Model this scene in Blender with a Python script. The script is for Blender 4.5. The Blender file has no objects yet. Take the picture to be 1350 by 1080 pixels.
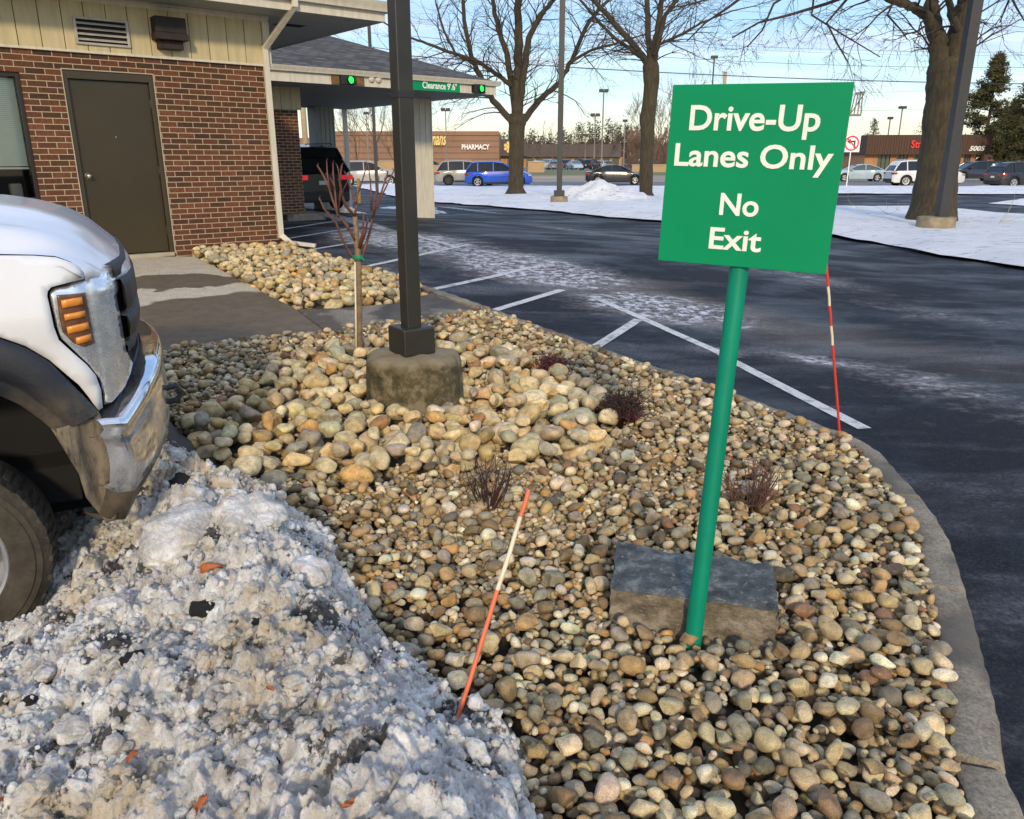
import bpy, bmesh, math, random
import numpy as np
from mathutils import Vector, Matrix, geometry
random.seed(7)
RNG = np.random.default_rng(11)
SC = bpy.context.scene
COL = SC.collection
rad = math.radians
# ------------------------------------------------------------------ camera
CAMZ = 1.62
PITCH = rad(17.5)
FPX = 1040.0
CP, SP = math.cos(PITCH), math.sin(PITCH)
cam_d = bpy.data.cameras.new('camera')
cam = bpy.data.objects.new('camera', cam_d)
COL.objects.link(cam)
cam.location = (0, 0, CAMZ)
cam.rotation_euler = (rad(90) - PITCH, 0, 0)
cam_d.sensor_width = 36
cam_d.lens = FPX / 1350 * 36
cam_d.clip_end = 3000
cam_d.clip_start = 0.05
SC.camera = cam


def ray(u, v):
    dx = (u - 675) / FPX
    dy = (540 - v) / FPX
    return dx, CP + dy * SP, -SP + dy * CP


def at_z(u, v, z=0.0):
    r = ray(u, v)
    t = (z - CAMZ) / r[2]
    return (r[0] * t, r[1] * t)


def at_y(u, v, Y):
    r = ray(u, v)
    t = Y / r[1]
    return Vector((r[0] * t, Y, CAMZ + r[2] * t))


# building frame: a runs along the front wall, b into the building
ANG = rad(39.5)
AX = (math.cos(ANG), math.sin(ANG))
BX = (-AX[1], AX[0])
BC = (-3.3, 11.64)


def ab(a, b):
    return (BC[0] + AX[0] * a + BX[0] * b, BC[1] + AX[1] * a + BX[1] * b)


def H(x, y):
    """height of the plain ground (numpy friendly)"""
    dx = x - BC[0]
    dy = y - BC[1]
    a = dx * AX[0] + dy * AX[1]
    b = dx * BX[0] + dy * BX[1]
    da = np.maximum(np.maximum(-14 - a, a - 4.5), 0)
    db = np.maximum(np.maximum(-b, b - 14), 0)
    d = np.sqrt(da * da + db * db)
    t = np.clip(d / 7.0, 0, 1)
    return 0.42 * (1 - t * t * (3 - 2 * t) * 0.35 - t * 0.65)


def at_h(u, v, dz=0.0):
    z = 0.0
    for _ in range(25):
        p = at_z(u, v, z + dz)
        z = 0.5 * z + 0.5 * float(H(p[0], p[1]))
    return p


ASPH = -0.13
# ------------------------------------------------------------------ noise


def _hash(ix, iy, seed):
    h = (ix.astype(np.int64) * 374761393 + iy.astype(np.int64) * 668265263 + seed * 974634777) & 0xffffffff
    h = ((h ^ (h >> 13)) * 1274126177) & 0xffffffff
    h = h ^ (h >> 16)
    return (h & 0xffff) / 65535.0


def vnoise(x, y, seed=0):
    ix = np.floor(x)
    iy = np.floor(y)
    fx = x - ix
    fy = y - iy
    fx = fx * fx * (3 - 2 * fx)
    fy = fy * fy * (3 - 2 * fy)
    a = _hash(ix, iy, seed)
    b = _hash(ix + 1, iy, seed)
    c = _hash(ix, iy + 1, seed)
    d = _hash(ix + 1, iy + 1, seed)
    return (a * (1 - fx) + b * fx) * (1 - fy) + (c * (1 - fx) + d * fx) * fy


def fbm(x, y, octv=5, seed=0, gain=0.5):
    s = 0
    amp = 1
    tot = 0
    for i in range(octv):
        s = s + amp * vnoise(x * 2 ** i + 17.3 * i, y * 2 ** i - 9.1 * i, seed + i)
        tot += amp
        amp *= gain
    return s / tot


# ------------------------------------------------------------------ objects
def tag(o, label=None, cat=None, group=None, kind=None):
    if label:
        o['label'] = label
    if cat:
        o['category'] = cat
    if group:
        o['group'] = group
    if kind:
        o['kind'] = kind
    return o


def empty(name, loc, rz=0.0, label=None, cat=None, group=None):
    o = bpy.data.objects.new(name, None)
    COL.objects.link(o)
    o.location = loc
    o.rotation_euler = (0, 0, rz)
    o.empty_display_size = 0.1
    return tag(o, label, cat, group)


def mesh_from(name, V, F, mats, smooth=False, mi=None):
    me = bpy.data.meshes.new(name)
    me.from_pydata([tuple(v) for v in V], [], F)
    if not isinstance(mats, (list, tuple)):
        mats = [mats]
    for m in mats:
        me.materials.append(m)
    if mi is not None:
        me.polygons.foreach_set('material_index', mi)
    if smooth:
        me.polygons.foreach_set('use_smooth', [True] * len(me.polygons))
    me.update()
    return me


def inv_of(parent):
    if parent is None:
        return Matrix.Identity(4)
    M = Matrix.Identity(4)
    p = parent
    while p is not None:
        M = (Matrix.Translation(p.location) @ p.rotation_euler.to_matrix().to_4x4()) @ M
        p = p.parent
    return M.inverted()


class MB:
    def __init__(s):
        s.V = []
        s.F = []
        s.M = []
        s.m = 0

    def add(s, V, F):
        n = len(s.V)
        s.V.extend([tuple(v) for v in V])
        for f in F:
            s.F.append(tuple(i + n for i in f))
            s.M.append(s.m)
        return s

    def box(s, x0, x1, y0, y1, z0, z1, M=None):
        V = [Vector((x, y, z)) for z in (z0, z1) for y in (y0, y1) for x in (x0, x1)]
        if M is not None:
            V = [M @ v for v in V]
        return s.add(V, [(0, 2, 3, 1), (4, 5, 7, 6), (0, 1, 5, 4), (2, 6, 7, 3), (0, 4, 6, 2), (1, 3, 7, 5)])

    def beam(s, p, q, w, h, up=(0, 0, 1)):
        p = Vector(p)
        q = Vector(q)
        d = (q - p).normalized()
        x = d.cross(Vector(up))
        if x.length < 1e-4:
            x = d.cross(Vector((1, 0, 0)))
        x.normalize()
        z = x.cross(d)
        V = []
        for c in (p, q):
            for i, j in ((-1, -1), (1, -1), (1, 1), (-1, 1)):
                V.append(c + x * i * w / 2 + z * j * h / 2)
        return s.add(V, [(3, 2, 1, 0), (4, 5, 6, 7), (0, 1, 5, 4), (1, 2, 6, 5), (2, 3, 7, 6), (3, 0, 4, 7)])

    def tube(s, pts, rs, n=8, cap=True):
        pts = [Vector(p) for p in pts]
        if not isinstance(rs, (list, tuple)):
            rs = [rs] * len(pts)
        V = []
        F = []
        ref = None
        for i, p in enumerate(pts):
            if i == 0:
                d = pts[1] - pts[0]
            elif i == len(pts) - 1:
                d = pts[-1] - pts[-2]
            else:
                d = pts[i + 1] - pts[i - 1]
            if d.length < 1e-9:
                d = Vector((0, 0, 1))
            d.normalize()
            if ref is None:
                ref = Vector((1, 0, 0)) if abs(d.x) < 0.8 else Vector((0, 1, 0))
            x = (ref - d * ref.dot(d))
            if x.length < 1e-5:
                x = d.orthogonal()
            x.normalize()
            ref = x
            y = d.cross(x)
            for k in range(n):
                t = 2 * math.pi * k / n
                V.append(p + (x * math.cos(t) + y * math.sin(t)) * rs[i])
        for i in range(len(pts) - 1):
            for k in range(n):
                k2 = (k + 1) % n
                F.append((i * n + k, i * n + k2, (i + 1) * n + k2, (i + 1) * n + k))
        if cap:
            F.append(tuple(range(n - 1, -1, -1)))
            F.append(tuple((len(pts) - 1) * n + k for k in range(n)))
        return s.add(V, F)

    def lathe(s, prof, n=24, M=None, axis='z'):
        """prof: list of (r, h)"""
        V = []
        F = []
        for r, h in prof:
            for k in range(n):
                t = 2 * math.pi * k / n
                v = Vector((r * math.cos(t), r * math.sin(t), h))
                if axis == 'y':
                    v = Vector((v.x, v.z, v.y))
                elif axis == 'x':
                    v = Vector((v.z, v.x, v.y))
                if M is not None:
                    v = M @ v
                V.append(v)
        for i in range(len(prof) - 1):
            for k in range(n):
                k2 = (k + 1) % n
                F.append((i * n + k, i * n + k2, (i + 1) * n + k2, (i + 1) * n + k))
        return s.add(V, F)

    def prism(s, poly, h0, h1, fn):
        """polygon (u,v) extruded between h0 and h1; fn(u,v,h)->xyz"""
        n = len(poly)
        V = [fn(u, v, h0) for u, v in poly] + [fn(u, v, h1) for u, v in poly]
        F = [tuple(range(n)), tuple(range(2 * n - 1, n - 1, -1))]
        for i in range(n):
            j = (i + 1) % n
            F.append((i, i + n, j + n, j))
        return s.add(V, F)

    def grid(s, P):
        """P: 2D list of points"""
        r = len(P)
        c = len(P[0])
        V = [p for row in P for p in row]
        F = [(i * c + j, i * c + j + 1, (i + 1) * c + j + 1, (i + 1) * c + j) for i in range(r - 1) for j in range(c - 1)]
        return s.add(V, F)

    def build(s, name, mat, parent=None, smooth=False, world=False, bevel=0, autosm=None):
        V = s.V
        if world and parent is not None:
            Mi = inv_of(parent)
            V = [Mi @ Vector(v) for v in V]
        me = mesh_from(name, V, s.F, mat, smooth, s.M if isinstance(mat, (list, tuple)) else None)
        bm = bmesh.new()
        bm.from_mesh(me)
        bmesh.ops.recalc_face_normals(bm, faces=bm.faces)
        if bevel > 0:
            es = [e for e in bm.edges if len(e.link_faces) == 2 and e.calc_face_angle(0) > 0.5]
            try:
                bmesh.ops.bevel(bm, geom=es, offset=bevel, segments=2, profile=0.5, affect='EDGES', clamp_overlap=True)
            except Exception:
                pass
        if autosm is not None:
            for f in bm.faces:
                f.smooth = True
            for e in bm.edges:
                if len(e.link_faces) != 2 or e.calc_face_angle(0) > autosm:
                    e.smooth = False
        bm.to_mesh(me)
        bm.free()
        o = bpy.data.objects.new(name, me)
        COL.objects.link(o)
        o.parent = parent
        return o


def copy_tree(o, parent=None):
    c = o.copy()
    COL.objects.link(c)
    c.parent = parent
    for ch in list(o.children):
        copy_tree(ch, c)
    return c


# ------------------------------------------------------------------ materials
class NT:
    def __init__(s, name):
        s.m = bpy.data.materials.new(name)
        s.m.use_nodes = True
        s.t = s.m.node_tree
        s.t.nodes.clear()
        s.out = s.n('ShaderNodeOutputMaterial')
        s.b = s.n('ShaderNodeBsdfPrincipled')
        s.l(s.b.outputs[0], s.out.inputs[0])

    def n(s, ty, **k):
        x = s.t.nodes.new(ty)
        for a, v in k.items():
            setattr(x, a, v)
        return x

    def l(s, a, b):
        s.t.links.new(a, b)

    def val(s, v, sock):
        if hasattr(v, 'is_output'):
            s.l(v, sock)
        else:
            sock.default_value = v

    def co(s, kind='Object'):
        return s.n('ShaderNodeTexCoord').outputs[kind]

    def pos(s):
        return s.n('ShaderNodeNewGeometry').outputs['Position']

    def noise(s, vec, scale, detail=4, rough=0.55, out='Fac'):
        x = s.n('ShaderNodeTexNoise')
        s.l(vec, x.inputs['Vector'])
        x.inputs['Scale'].default_value = scale
        x.inputs['Detail'].default_value = detail
        x.inputs['Roughness'].default_value = rough
        return x.outputs[out]

    def voro(s, vec, scale, feature='F1', out='Distance'):
        x = s.n('ShaderNodeTexVoronoi', feature=feature)
        s.l(vec, x.inputs['Vector'])
        x.inputs['Scale'].default_value = scale
        return x.outputs[out]

    def ramp(s, fac, stops, interp='LINEAR'):
        x = s.n('ShaderNodeValToRGB')
        x.color_ramp.interpolation = interp
        e = x.color_ramp.elements
        while len(e) > 1:
            e.remove(e[0])
        e[0].position = stops[0][0]
        e[0].color = col(stops[0][1])
        for p, c in stops[1:]:
            k = e.new(p)
            k.color = col(c)
        s.l(fac, x.inputs[0])
        return x.outputs[0]

    def mix(s, fac, a, b, mode='MIX'):
        x = s.n('ShaderNodeMix', data_type='RGBA', blend_type=mode)
        s.val(fac, x.inputs[0])
        s.val(a if hasattr(a, 'is_output') else col(a), x.inputs[6])
        s.val(b if hasattr(b, 'is_output') else col(b), x.inputs[7])
        return x.outputs[2]

    def math(s, op, a, b=0.0, clamp=False):
        x = s.n('ShaderNodeMath', operation=op)
        x.use_clamp = clamp
        s.val(a, x.inputs[0])
        s.val(b, x.inputs[1])
        return x.outputs[0]

    def vscale(s, vec, sc, rot=(0, 0, 0), loc=(0, 0, 0)):
        x = s.n('ShaderNodeMapping')
        s.l(vec, x.inputs[0])
        x.inputs['Scale'].default_value = sc
        x.inputs['Rotation'].default_value = rot
        x.inputs['Location'].default_value = loc
        return x.outputs[0]

    def bump(s, h, strength=0.3, dist=0.01, normal=None):
        x = s.n('ShaderNodeBump')
        x.inputs['Strength'].default_value = strength
        x.inputs['Distance'].default_value = dist
        s.l(h, x.inputs['Height'])
        if normal is not None:
            s.l(normal, x.inputs['Normal'])
        return x.outputs[0]

    def set(s, color=None, rough=None, metal=None, normal=None, **kw):
        if color is not None:
            s.val(color if hasattr(color, 'is_output') else col(color), s.b.inputs['Base Color'])
        if rough is not None:
            s.val(rough, s.b.inputs['Roughness'])
        if metal is not None:
            s.val(metal, s.b.inputs['Metallic'])
        if normal is not None:
            s.l(normal, s.b.inputs['Normal'])
        for k, v in kw.items():
            s.val(v, s.b.inputs[k.replace('_', ' ')])
        return s.m


def col(c):
    if isinstance(c, (int, float)):
        return (c, c, c, 1)
    return tuple(c) + ((1,) if len(c) == 3 else ())


def simple(name, c, rough=0.6, metal=0.0, var=0.15, scale=8, bump=0.0, bscale=60, **kw):
    """a slightly mottled one-colour surface"""
    N = NT(name)
    v = N.co('Object')
    n = N.noise(v, scale, 4)
    c0 = tuple(x * (1 - var) for x in c)
    c1 = tuple(min(1, x * (1 + var)) for x in c)
    cc = N.ramp(n, [(0.3, c0), (0.7, c1)])
    nm = None
    if bump:
        nm = N.bump(N.noise(v, bscale, 3), bump, 0.01)
    return N.set(cc, rough, metal, nm, **kw)


def emit(name, c, strength=1.0, base=(0.02, 0.02, 0.02)):
    N = NT(name)
    N.set(base, 0.3)
    N.b.inputs['Emission Color'].default_value = col(c)
    N.b.inputs['Emission Strength'].default_value = strength
    return N.m


def grade(N, c, lo=0.75, hi=1.25, scale=3.0, detail=6, vec=None):
    n = N.noise(vec if vec is not None else N.co('Object'), scale, detail)
    return N.mix(1.0, c, N.ramp(n, [(0.3, lo), (0.7, hi)]), 'MULTIPLY')


MT = {}


def mk_materials():
    # ---- brick
    N = NT('brick')
    v = N.co('Object')
    sx = N.n('ShaderNodeSeparateXYZ')
    N.l(v, sx.inputs[0])
    cx = N.n('ShaderNodeCombineXYZ')
    N.l(N.math('ADD', sx.outputs[0], sx.outputs[1]), cx.inputs[0])
    N.l(sx.outputs[2], cx.inputs[1])
    def brick(mort, c1, c2, m):
        b = N.n('ShaderNodeTexBrick')
        N.l(cx.outputs[0], b.inputs['Vector'])
        b.inputs['Scale'].default_value = 1
        b.inputs['Brick Width'].default_value = 0.203
        b.inputs['Row Height'].default_value = 0.0677
        b.inputs['Mortar Size'].default_value = mort
        b.inputs['Mortar Smooth'].default_value = 0.25
        b.inputs['Color1'].default_value = col(c1)
        b.inputs['Color2'].default_value = col(c2)
        b.inputs['Mortar'].default_value = col(m)
        b.offset = 0.5
        return b
    b = brick(0.0052, (0, 0, 0), (1, 1, 1), (0.5, 0.5, 0.5))
    bc = N.ramp(b.outputs['Color'], [(0.0, (0.065, 0.032, 0.016)), (0.25, (0.105, 0.044, 0.019)), (0.5, (0.145, 0.053, 0.022)),
                                      (0.8, (0.175, 0.060, 0.026)), (1.0, (0.205, 0.078, 0.034))])
    bc = N.mix(1.0, bc, N.ramp(N.noise(v, 30, 5), [(0.3, 0.5), (0.7, 1.0)]), 'MULTIPLY')
    bc = N.mix(1.0, bc, N.ramp(N.noise(v, 1.2, 3), [(0.3, 0.78), (0.7, 1.12)]), 'MULTIPLY')
    mort = N.mix(N.noise(v, 12, 3), (0.34, 0.255, 0.16), (0.56, 0.44, 0.29))
    c = N.mix(b.outputs['Fac'], bc, mort)
    hgt = N.math('SUBTRACT', N.math('MULTIPLY', N.noise(v, 90, 3), 0.4), b.outputs['Fac'])
    MT['brick'] = N.set(c, 0.9, 0, N.bump(hgt, 0.7, 0.006))
    # ---- painted siding
    for nm, c0 in (('siding', (0.55, 0.46, 0.26)), ('trim_cream', (0.62, 0.575, 0.46)), ('soffit_paint', (0.36, 0.38, 0.35))):
        N = NT(nm)
        v = N.co('Object')
        c = N.mix(1.0, c0, N.ramp(N.noise(N.vscale(v, (6, 6, 0.8)), 3, 5), [(0.3, 0.86), (0.7, 1.08)]), 'MULTIPLY')
        MT[nm] = N.set(c, 0.6, 0, N.bump(N.noise(N.vscale(v, (30, 30, 2)), 3, 3), 0.15, 0.004))
    # ---- shingles
    N = NT('shingles')
    v = N.co('Object')
    b = N.n('ShaderNodeTexBrick')
    sx = N.n('ShaderNodeSeparateXYZ')
    N.l(v, sx.inputs[0])
    cx = N.n('ShaderNodeCombineXYZ')
    N.l(N.math('ADD', sx.outputs[0], N.math('MULTIPLY', sx.outputs[1], 0.37)), cx.inputs[0])
    N.l(N.math('MULTIPLY', sx.outputs[2], 3.0), cx.inputs[1])
    N.l(cx.outputs[0], b.inputs['Vector'])
    b.inputs['Scale'].default_value = 1
    b.inputs['Brick Width'].default_value = 0.3
    b.inputs['Row Height'].default_value = 0.14
    b.inputs['Mortar Size'].default_value = 0.012
    b.inputs['Color1'].default_value = col((0.045, 0.043, 0.040))
    b.inputs['Color2'].default_value = col((0.12, 0.115, 0.105))
    b.inputs['Mortar'].default_value = col(0.02)
    c = N.mix(1.0, b.outputs['Color'], N.ramp(N.noise(v, 60, 3), [(0.3, 0.7), (0.7, 1.3)]), 'MULTIPLY')
    MT['shingles'] = N.set(c, 0.95, 0, N.bump(b.outputs['Fac'], -0.5, 0.01))
    # ---- asphalt
    N = NT('asphalt')
    p = N.pos()
    fine = N.noise(p, 75, 5, 0.85)
    vor = N.voro(p, 130)
    base = N.ramp(fine, [(0.32, (0.002, 0.0025, 0.004)), (0.5, (0.007, 0.008, 0.011)), (0.68, (0.052, 0.054, 0.060))])
    base = N.mix(1.0, base, N.ramp(N.noise(p, 22, 6, 0.8), [(0.36, 0.55), (0.64, 1.6)]), 'MULTIPLY')
    big = N.noise(p, 0.35, 5)
    base = N.mix(1.0, base, N.ramp(big, [(0.3, 0.6), (0.7, 1.15)]), 'MULTIPLY')
    # salt and dried dust streaks along the lane
    mp = N.vscale(p, (0.5, 1.5, 1), rot=(0, 0, rad(28)))
    st = N.noise(mp, 0.62, 8, 0.64)
    salt = N.ramp(st, [(0.48, 0.0), (0.64, 1.0)])
    salt = N.math('MULTIPLY', salt, N.ramp(N.noise(p, 40, 4, 0.7), [(0.38, 0.15), (0.66, 1.0)]))
    base = N.mix(N.math('MULTIPLY', salt, 0.62), base, (0.23, 0.24, 0.26))
    # slushy snow left by the plough: a band with its own ragged shape
    sxy = N.n('ShaderNodeSeparateXYZ')
    N.l(p, sxy.inputs[0])
    X, Y = sxy.outputs[0], sxy.outputs[1]

    def band(cx_, cy_, ang, la, lb):
        q = N.n('ShaderNodeMapping', vector_type='TEXTURE')
        N.l(p, q.inputs[0])
        q.inputs['Location'].default_value = (cx_, cy_, 0)
        q.inputs['Rotation'].default_value = (0, 0, ang)
        q.inputs['Scale'].default_value = (la, lb, 100)
        s2 = N.n('ShaderNodeVectorMath', operation='LENGTH')
        N.l(q.outputs[0], s2.inputs[0])
        return N.math('SUBTRACT', 1.0, s2.outputs['Value'])
    masks = []
    for (u0, v0, u1, v1, w, amp) in BANDS:
        p0 = at_h(u0, v0, ASPH)
        p1 = at_h(u1, v1, ASPH)
        cx_, cy_ = (p0[0] + p1[0]) / 2, (p0[1] + p1[1]) / 2
        L = math.hypot(p1[0] - p0[0], p1[1] - p0[1]) / 2
        a_ = math.atan2(p1[1] - p0[1], p1[0] - p0[0])
        masks.append(N.math('MULTIPLY', N.math('MAXIMUM', band(cx_, cy_, a_, L * 1.15, w), 0.0), amp))
    m = masks[0]
    for k in masks[1:]:
        m = N.math('MAXIMUM', m, k)
    nz = N.noise(N.vscale(p, (1, 2.0, 1), rot=(0, 0, rad(35))), 2.4, 9, 0.72)
    sn = N.math('ADD', N.math('MULTIPLY', m, 0.9), N.math('SUBTRACT', nz, 0.5))
    snow = N.ramp(sn, [(0.27, 0.0), (0.40, 1.0)])
    snow = N.math('MULTIPLY', snow, N.ramp(N.noise(p, 9, 8, 0.75), [(0.43, 0.0), (0.54, 1.0)]))
    slush = N.ramp(sn, [(0.06, 0.0), (0.32, 1.0)])
    base = N.mix(N.math('MULTIPLY', slush, N.ramp(N.noise(p, 14, 7, 0.75), [(0.40, 0.0), (0.62, 0.85)])), base, (0.27, 0.25, 0.235))
    snc = N.ramp(N.noise(p, 25, 4), [(0.3, (0.42, 0.42, 0.44)), (0.7, (0.72, 0.74, 0.78))])
    c = N.mix(snow, base, snc)
    # dirt track (brownish grit), long streaks
    dr = N.noise(N.vscale(p, (0.3, 1.6, 1), rot=(0, 0, rad(40)), loc=(3, 1, 0)), 0.7, 6, 0.6)
    dm = band(*DIRT)
    dirt = N.math('MULTIPLY', N.ramp(N.math('ADD', N.math('MULTIPLY', dm, 0.5), dr), [(0.52, 0.0), (0.8, 0.75)]), N.ramp(N.noise(p, 60, 4, 0.8), [(0.4, 0.1), (0.65, 1)]))
    c = N.mix(N.math('MULTIPLY', dirt, N.math('SUBTRACT', 1.0, snow)), c, (0.165, 0.135, 0.10))
    wet = N.noise(N.vscale(p, (0.8, 1.1, 1), rot=(0, 0, rad(35)), loc=(8, 2, 0)), 0.6, 6, 0.6)
    wetm = N.ramp(wet, [(0.49, 0.0), (0.57, 1.0)])
    rg = N.math('SUBTRACT', 0.68, N.math('MULTIPLY', wetm, 0.20))
    rg = N.math('MAXIMUM', rg, N.math('MULTIPLY', snow, 0.7))
    hgt = N.math('ADD', N.math('MULTIPLY', fine, 0.4), N.math('MULTIPLY', snow, 2.5))
    bst = N.bump(hgt, 0.9, 0.007)
    MT['asphalt'] = N.set(c, rg, 0, bst, Specular_IOR_Level=0.16)
    # ---- road further away
    N = NT('road_asphalt')
    p = N.pos()
    c = N.ramp(N.noise(N.vscale(p, (0.2, 1.5, 1)), 0.5, 6), [(0.35, (0.10, 0.10, 0.105)), (0.65, (0.2, 0.185, 0.165))])
    MT['road'] = N.set(c, 0.75)
    N = NT('dusty_road')
    p = N.pos()
    c = N.ramp(N.noise(N.vscale(p, (0.2, 1.5, 1)), 0.6, 6), [(0.35, (0.24, 0.195, 0.14)), (0.65, (0.36, 0.30, 0.22))])
    MT['dusty'] = N.set(c, 0.85)
    # ---- road paint
    N = NT('road_paint')
    p = N.pos()
    w = N.math('MULTIPLY', N.ramp(N.noise(p, 7, 9, 0.8), [(0.36, 0.15), (0.50, 1.0)]), N.ramp(N.noise(p, 80, 5, 0.85), [(0.36, 0.1), (0.50, 1.0)]))
    c = N.mix(w, (0.06, 0.06, 0.06), (0.66, 0.66, 0.62))
    MT['paint'] = N.set(c, 0.6, 0, N.bump(N.noise(p, 170, 2), 0.4, 0.004))
    # ---- concrete kinds
    for nm, ca, cb, wetc in (('walk_dry', (0.44, 0.38, 0.275), (0.58, 0.50, 0.365), (0.105, 0.076, 0.044)),
                             ('walk_wet', (0.17, 0.145, 0.105), (0.26, 0.225, 0.17), (0.080, 0.064, 0.044)),
                             ('kerb_concrete', (0.17, 0.145, 0.105), (0.31, 0.265, 0.19), (0.085, 0.070, 0.048))):
        N = NT(nm)
        p = N.pos()
        c = N.ramp(N.noise(p, 7, 7, 0.65), [(0.3, ca), (0.7, cb)])
        c = N.mix(1.0, c, N.ramp(N.noise(p, 70, 6, 0.85), [(0.36, 0.5), (0.64, 1.45)]), 'MULTIPLY')
        wn = N.noise(p, {'walk_dry': 0.75, 'walk_wet': 1.6, 'kerb_concrete': 1.9}[nm], 4 if nm != 'walk_dry' else 3)
        thr = {'walk_dry': (0.44, 0.47), 'walk_wet': (0.44, 0.50), 'kerb_concrete': (0.48, 0.58)}[nm]
        if nm == 'walk_dry':
            sx = N.n('ShaderNodeSeparateXYZ')
            N.l(p, sx.inputs[0])
            # damp where the melt water runs: the side away from the wall
            bb = N.math('ADD', N.math('MULTIPLY', sx.outputs[0], BX[0]), N.math('MULTIPLY', sx.outputs[1], BX[1]))
            b0 = BC[0] * BX[0] + BC[1] * BX[1]
            wn = N.math('ADD', N.math('MULTIPLY', N.math('SUBTRACT', b0 - 3.05, bb), 0.30), wn)
            e0 = at_h(228, 372)
            q = N.n('ShaderNodeMapping', vector_type='TEXTURE')
            N.l(p, q.inputs[0])
            q.inputs['Location'].default_value = (e0[0], e0[1], 0)
            q.inputs['Rotation'].default_value = (0, 0, rad(15))
            q.inputs['Scale'].default_value = (0.95, 0.44, 100)
            ln_ = N.n('ShaderNodeVectorMath', operation='LENGTH')
            N.l(q.outputs[0], ln_.inputs[0])
            blob = N.math('ADD', N.math('MULTIPLY', N.math('SUBTRACT', 1.0, ln_.outputs['Value']), 0.45), N.math('SUBTRACT', N.noise(p, 1.8, 5), 0.08))
            wn = N.math('MAXIMUM', wn, blob)
        wet = N.ramp(wn, [(thr[0], 0.0), (thr[1], 1.0)])
        wc = N.mix(1.0, wetc, N.ramp(N.noise(p, 8, 6), [(0.3, 0.8), (0.7, 1.35)]), 'MULTIPLY')
        c = N.mix(N.math('MULTIPLY', wet, 0.96 if nm != 'kerb_concrete' else 0.8), c, wc)
        MT[nm] = N.set(c, N.math('SUBTRACT', 0.85, N.math('MULTIPLY', wet, 0.12)), 0, N.bump(N.noise(p, 140, 3, 0.8), 0.45, 0.004))
    # ---- mossy cast base
    N = NT('mossy_concrete')
    v = N.co('Object')
    c = N.ramp(N.noise(v, 9, 7, 0.65), [(0.32, (0.026, 0.022, 0.009)), (0.48, (0.085, 0.068, 0.030)), (0.64, (0.24, 0.19, 0.11))])
    cr = N.voro(N.mix(0.12, v, N.noise(v, 6, 3, out='Color')), 6.5, 'DISTANCE_TO_EDGE')
    c = N.mix(N.math('MULTIPLY', N.ramp(cr, [(0.0, 1.0), (0.012, 0.0)]), 0.22), c, (0.42, 0.36, 0.24))
    sz = N.n('ShaderNodeSeparateXYZ')
    N.l(v, sz.inputs[0])
    top = N.ramp(N.math('ADD', sz.outputs[2], N.math('MULTIPLY', N.noise(v, 12, 4), 0.1)), [(0.36, 0.0), (0.42, 1.0)])
    c = N.mix(N.math('MULTIPLY', top, 0.8), c, (0.27, 0.21, 0.12))  # warm light on top of the base, mixed into its colour
    MT['mossy'] = N.set(c, 0.92, 0, N.bump(N.noise(v, 60, 5, 0.7), 0.6, 0.01))
    # ---- bluestone block
    N = NT('stone_block')
    v = N.co('Object')
    g = N.n('ShaderNodeNewGeometry').outputs['Normal']
    sz = N.n('ShaderNodeSeparateXYZ')
    N.l(g, sz.inputs[0])
    topm = N.ramp(N.math('ADD', sz.outputs[2], N.math('MULTIPLY', N.math('SUBTRACT', N.noise(v, 14, 4), 0.5), 0.5)), [(0.55, 0.0), (0.75, 1.0)])
    ct = N.ramp(N.noise(v, 14, 7, 0.65), [(0.34, (0.030, 0.036, 0.038)), (0.52, (0.085, 0.096, 0.094)), (0.66, (0.22, 0.235, 0.22))])
    cs = N.ramp(N.noise(N.vscale(v, (1, 1, 1.8)), 9, 7, 0.7), [(0.34, (0.075, 0.058, 0.034)), (0.5, (0.18, 0.145, 0.095)), (0.64, (0.34, 0.29, 0.21))])
    c = N.mix(topm, cs, ct)
    fl = N.ramp(N.noise(N.vscale(v, (1, 1, 3)), 30, 8, 0.8), [(0.56, 0.0), (0.63, 1.0)])
    c = N.mix(N.math('MULTIPLY', fl, 0.6), c, (0.40, 0.37, 0.30))
    MT['block'] = N.set(c, 0.85, 0, N.bump(N.noise(v, 25, 8, 0.7), 0.8, 0.02))
    # ---- stones: colour from the object or from the mesh attribute
    for nm in ('stone_obj', 'stone_attr'):
        N = NT(nm)
        if nm == 'stone_obj':
            tint = N.n('ShaderNodeObjectInfo').outputs['Color']
        else:
            a = N.n('ShaderNodeAttribute')
            a.attribute_name = 'tint'
            tint = a.outputs['Color']
        p = N.pos()
        c = N.mix(1.0, tint, N.ramp(N.noise(p, 24, 5, 0.6), [(0.28, 0.50), (0.5, 1.0), (0.72, 1.40)]), 'MULTIPLY')
        sp = N.ramp(N.noise(p, 260, 3, 0.7), [(0.33, 0.62), (0.5, 1.0), (0.70, 1.3)])
        c = N.mix(1.0, c, sp, 'MULTIPLY')
        cr = N.ramp(N.noise(p, 42, 6, 0.7), [(0.60, 0.0), (0.70, 1.0)])
        c = N.mix(N.math('MULTIPLY', cr, 0.5), c, (0.46, 0.41, 0.32))
        st = N.ramp(N.noise(N.vscale(p, (1, 1, 1), loc=(5, 3, 1)), 14, 5, 0.6), [(0.56, 0.0), (0.70, 1.0)])
        c = N.mix(N.math('MULTIPLY', st, 0.3), c, (0.22, 0.135, 0.06))
        MT[nm] = N.set(c, N.ramp(N.noise(p, 18, 3), [(0.3, 0.68), (0.7, 0.92)]), 0, N.bump(N.noise(p, 130, 5, 0.7), 0.35, 0.006))
    MT['soil'] = simple('bed_soil', (0.06, 0.047, 0.03), 0.95, var=0.4, scale=20, bump=0.5)
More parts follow.
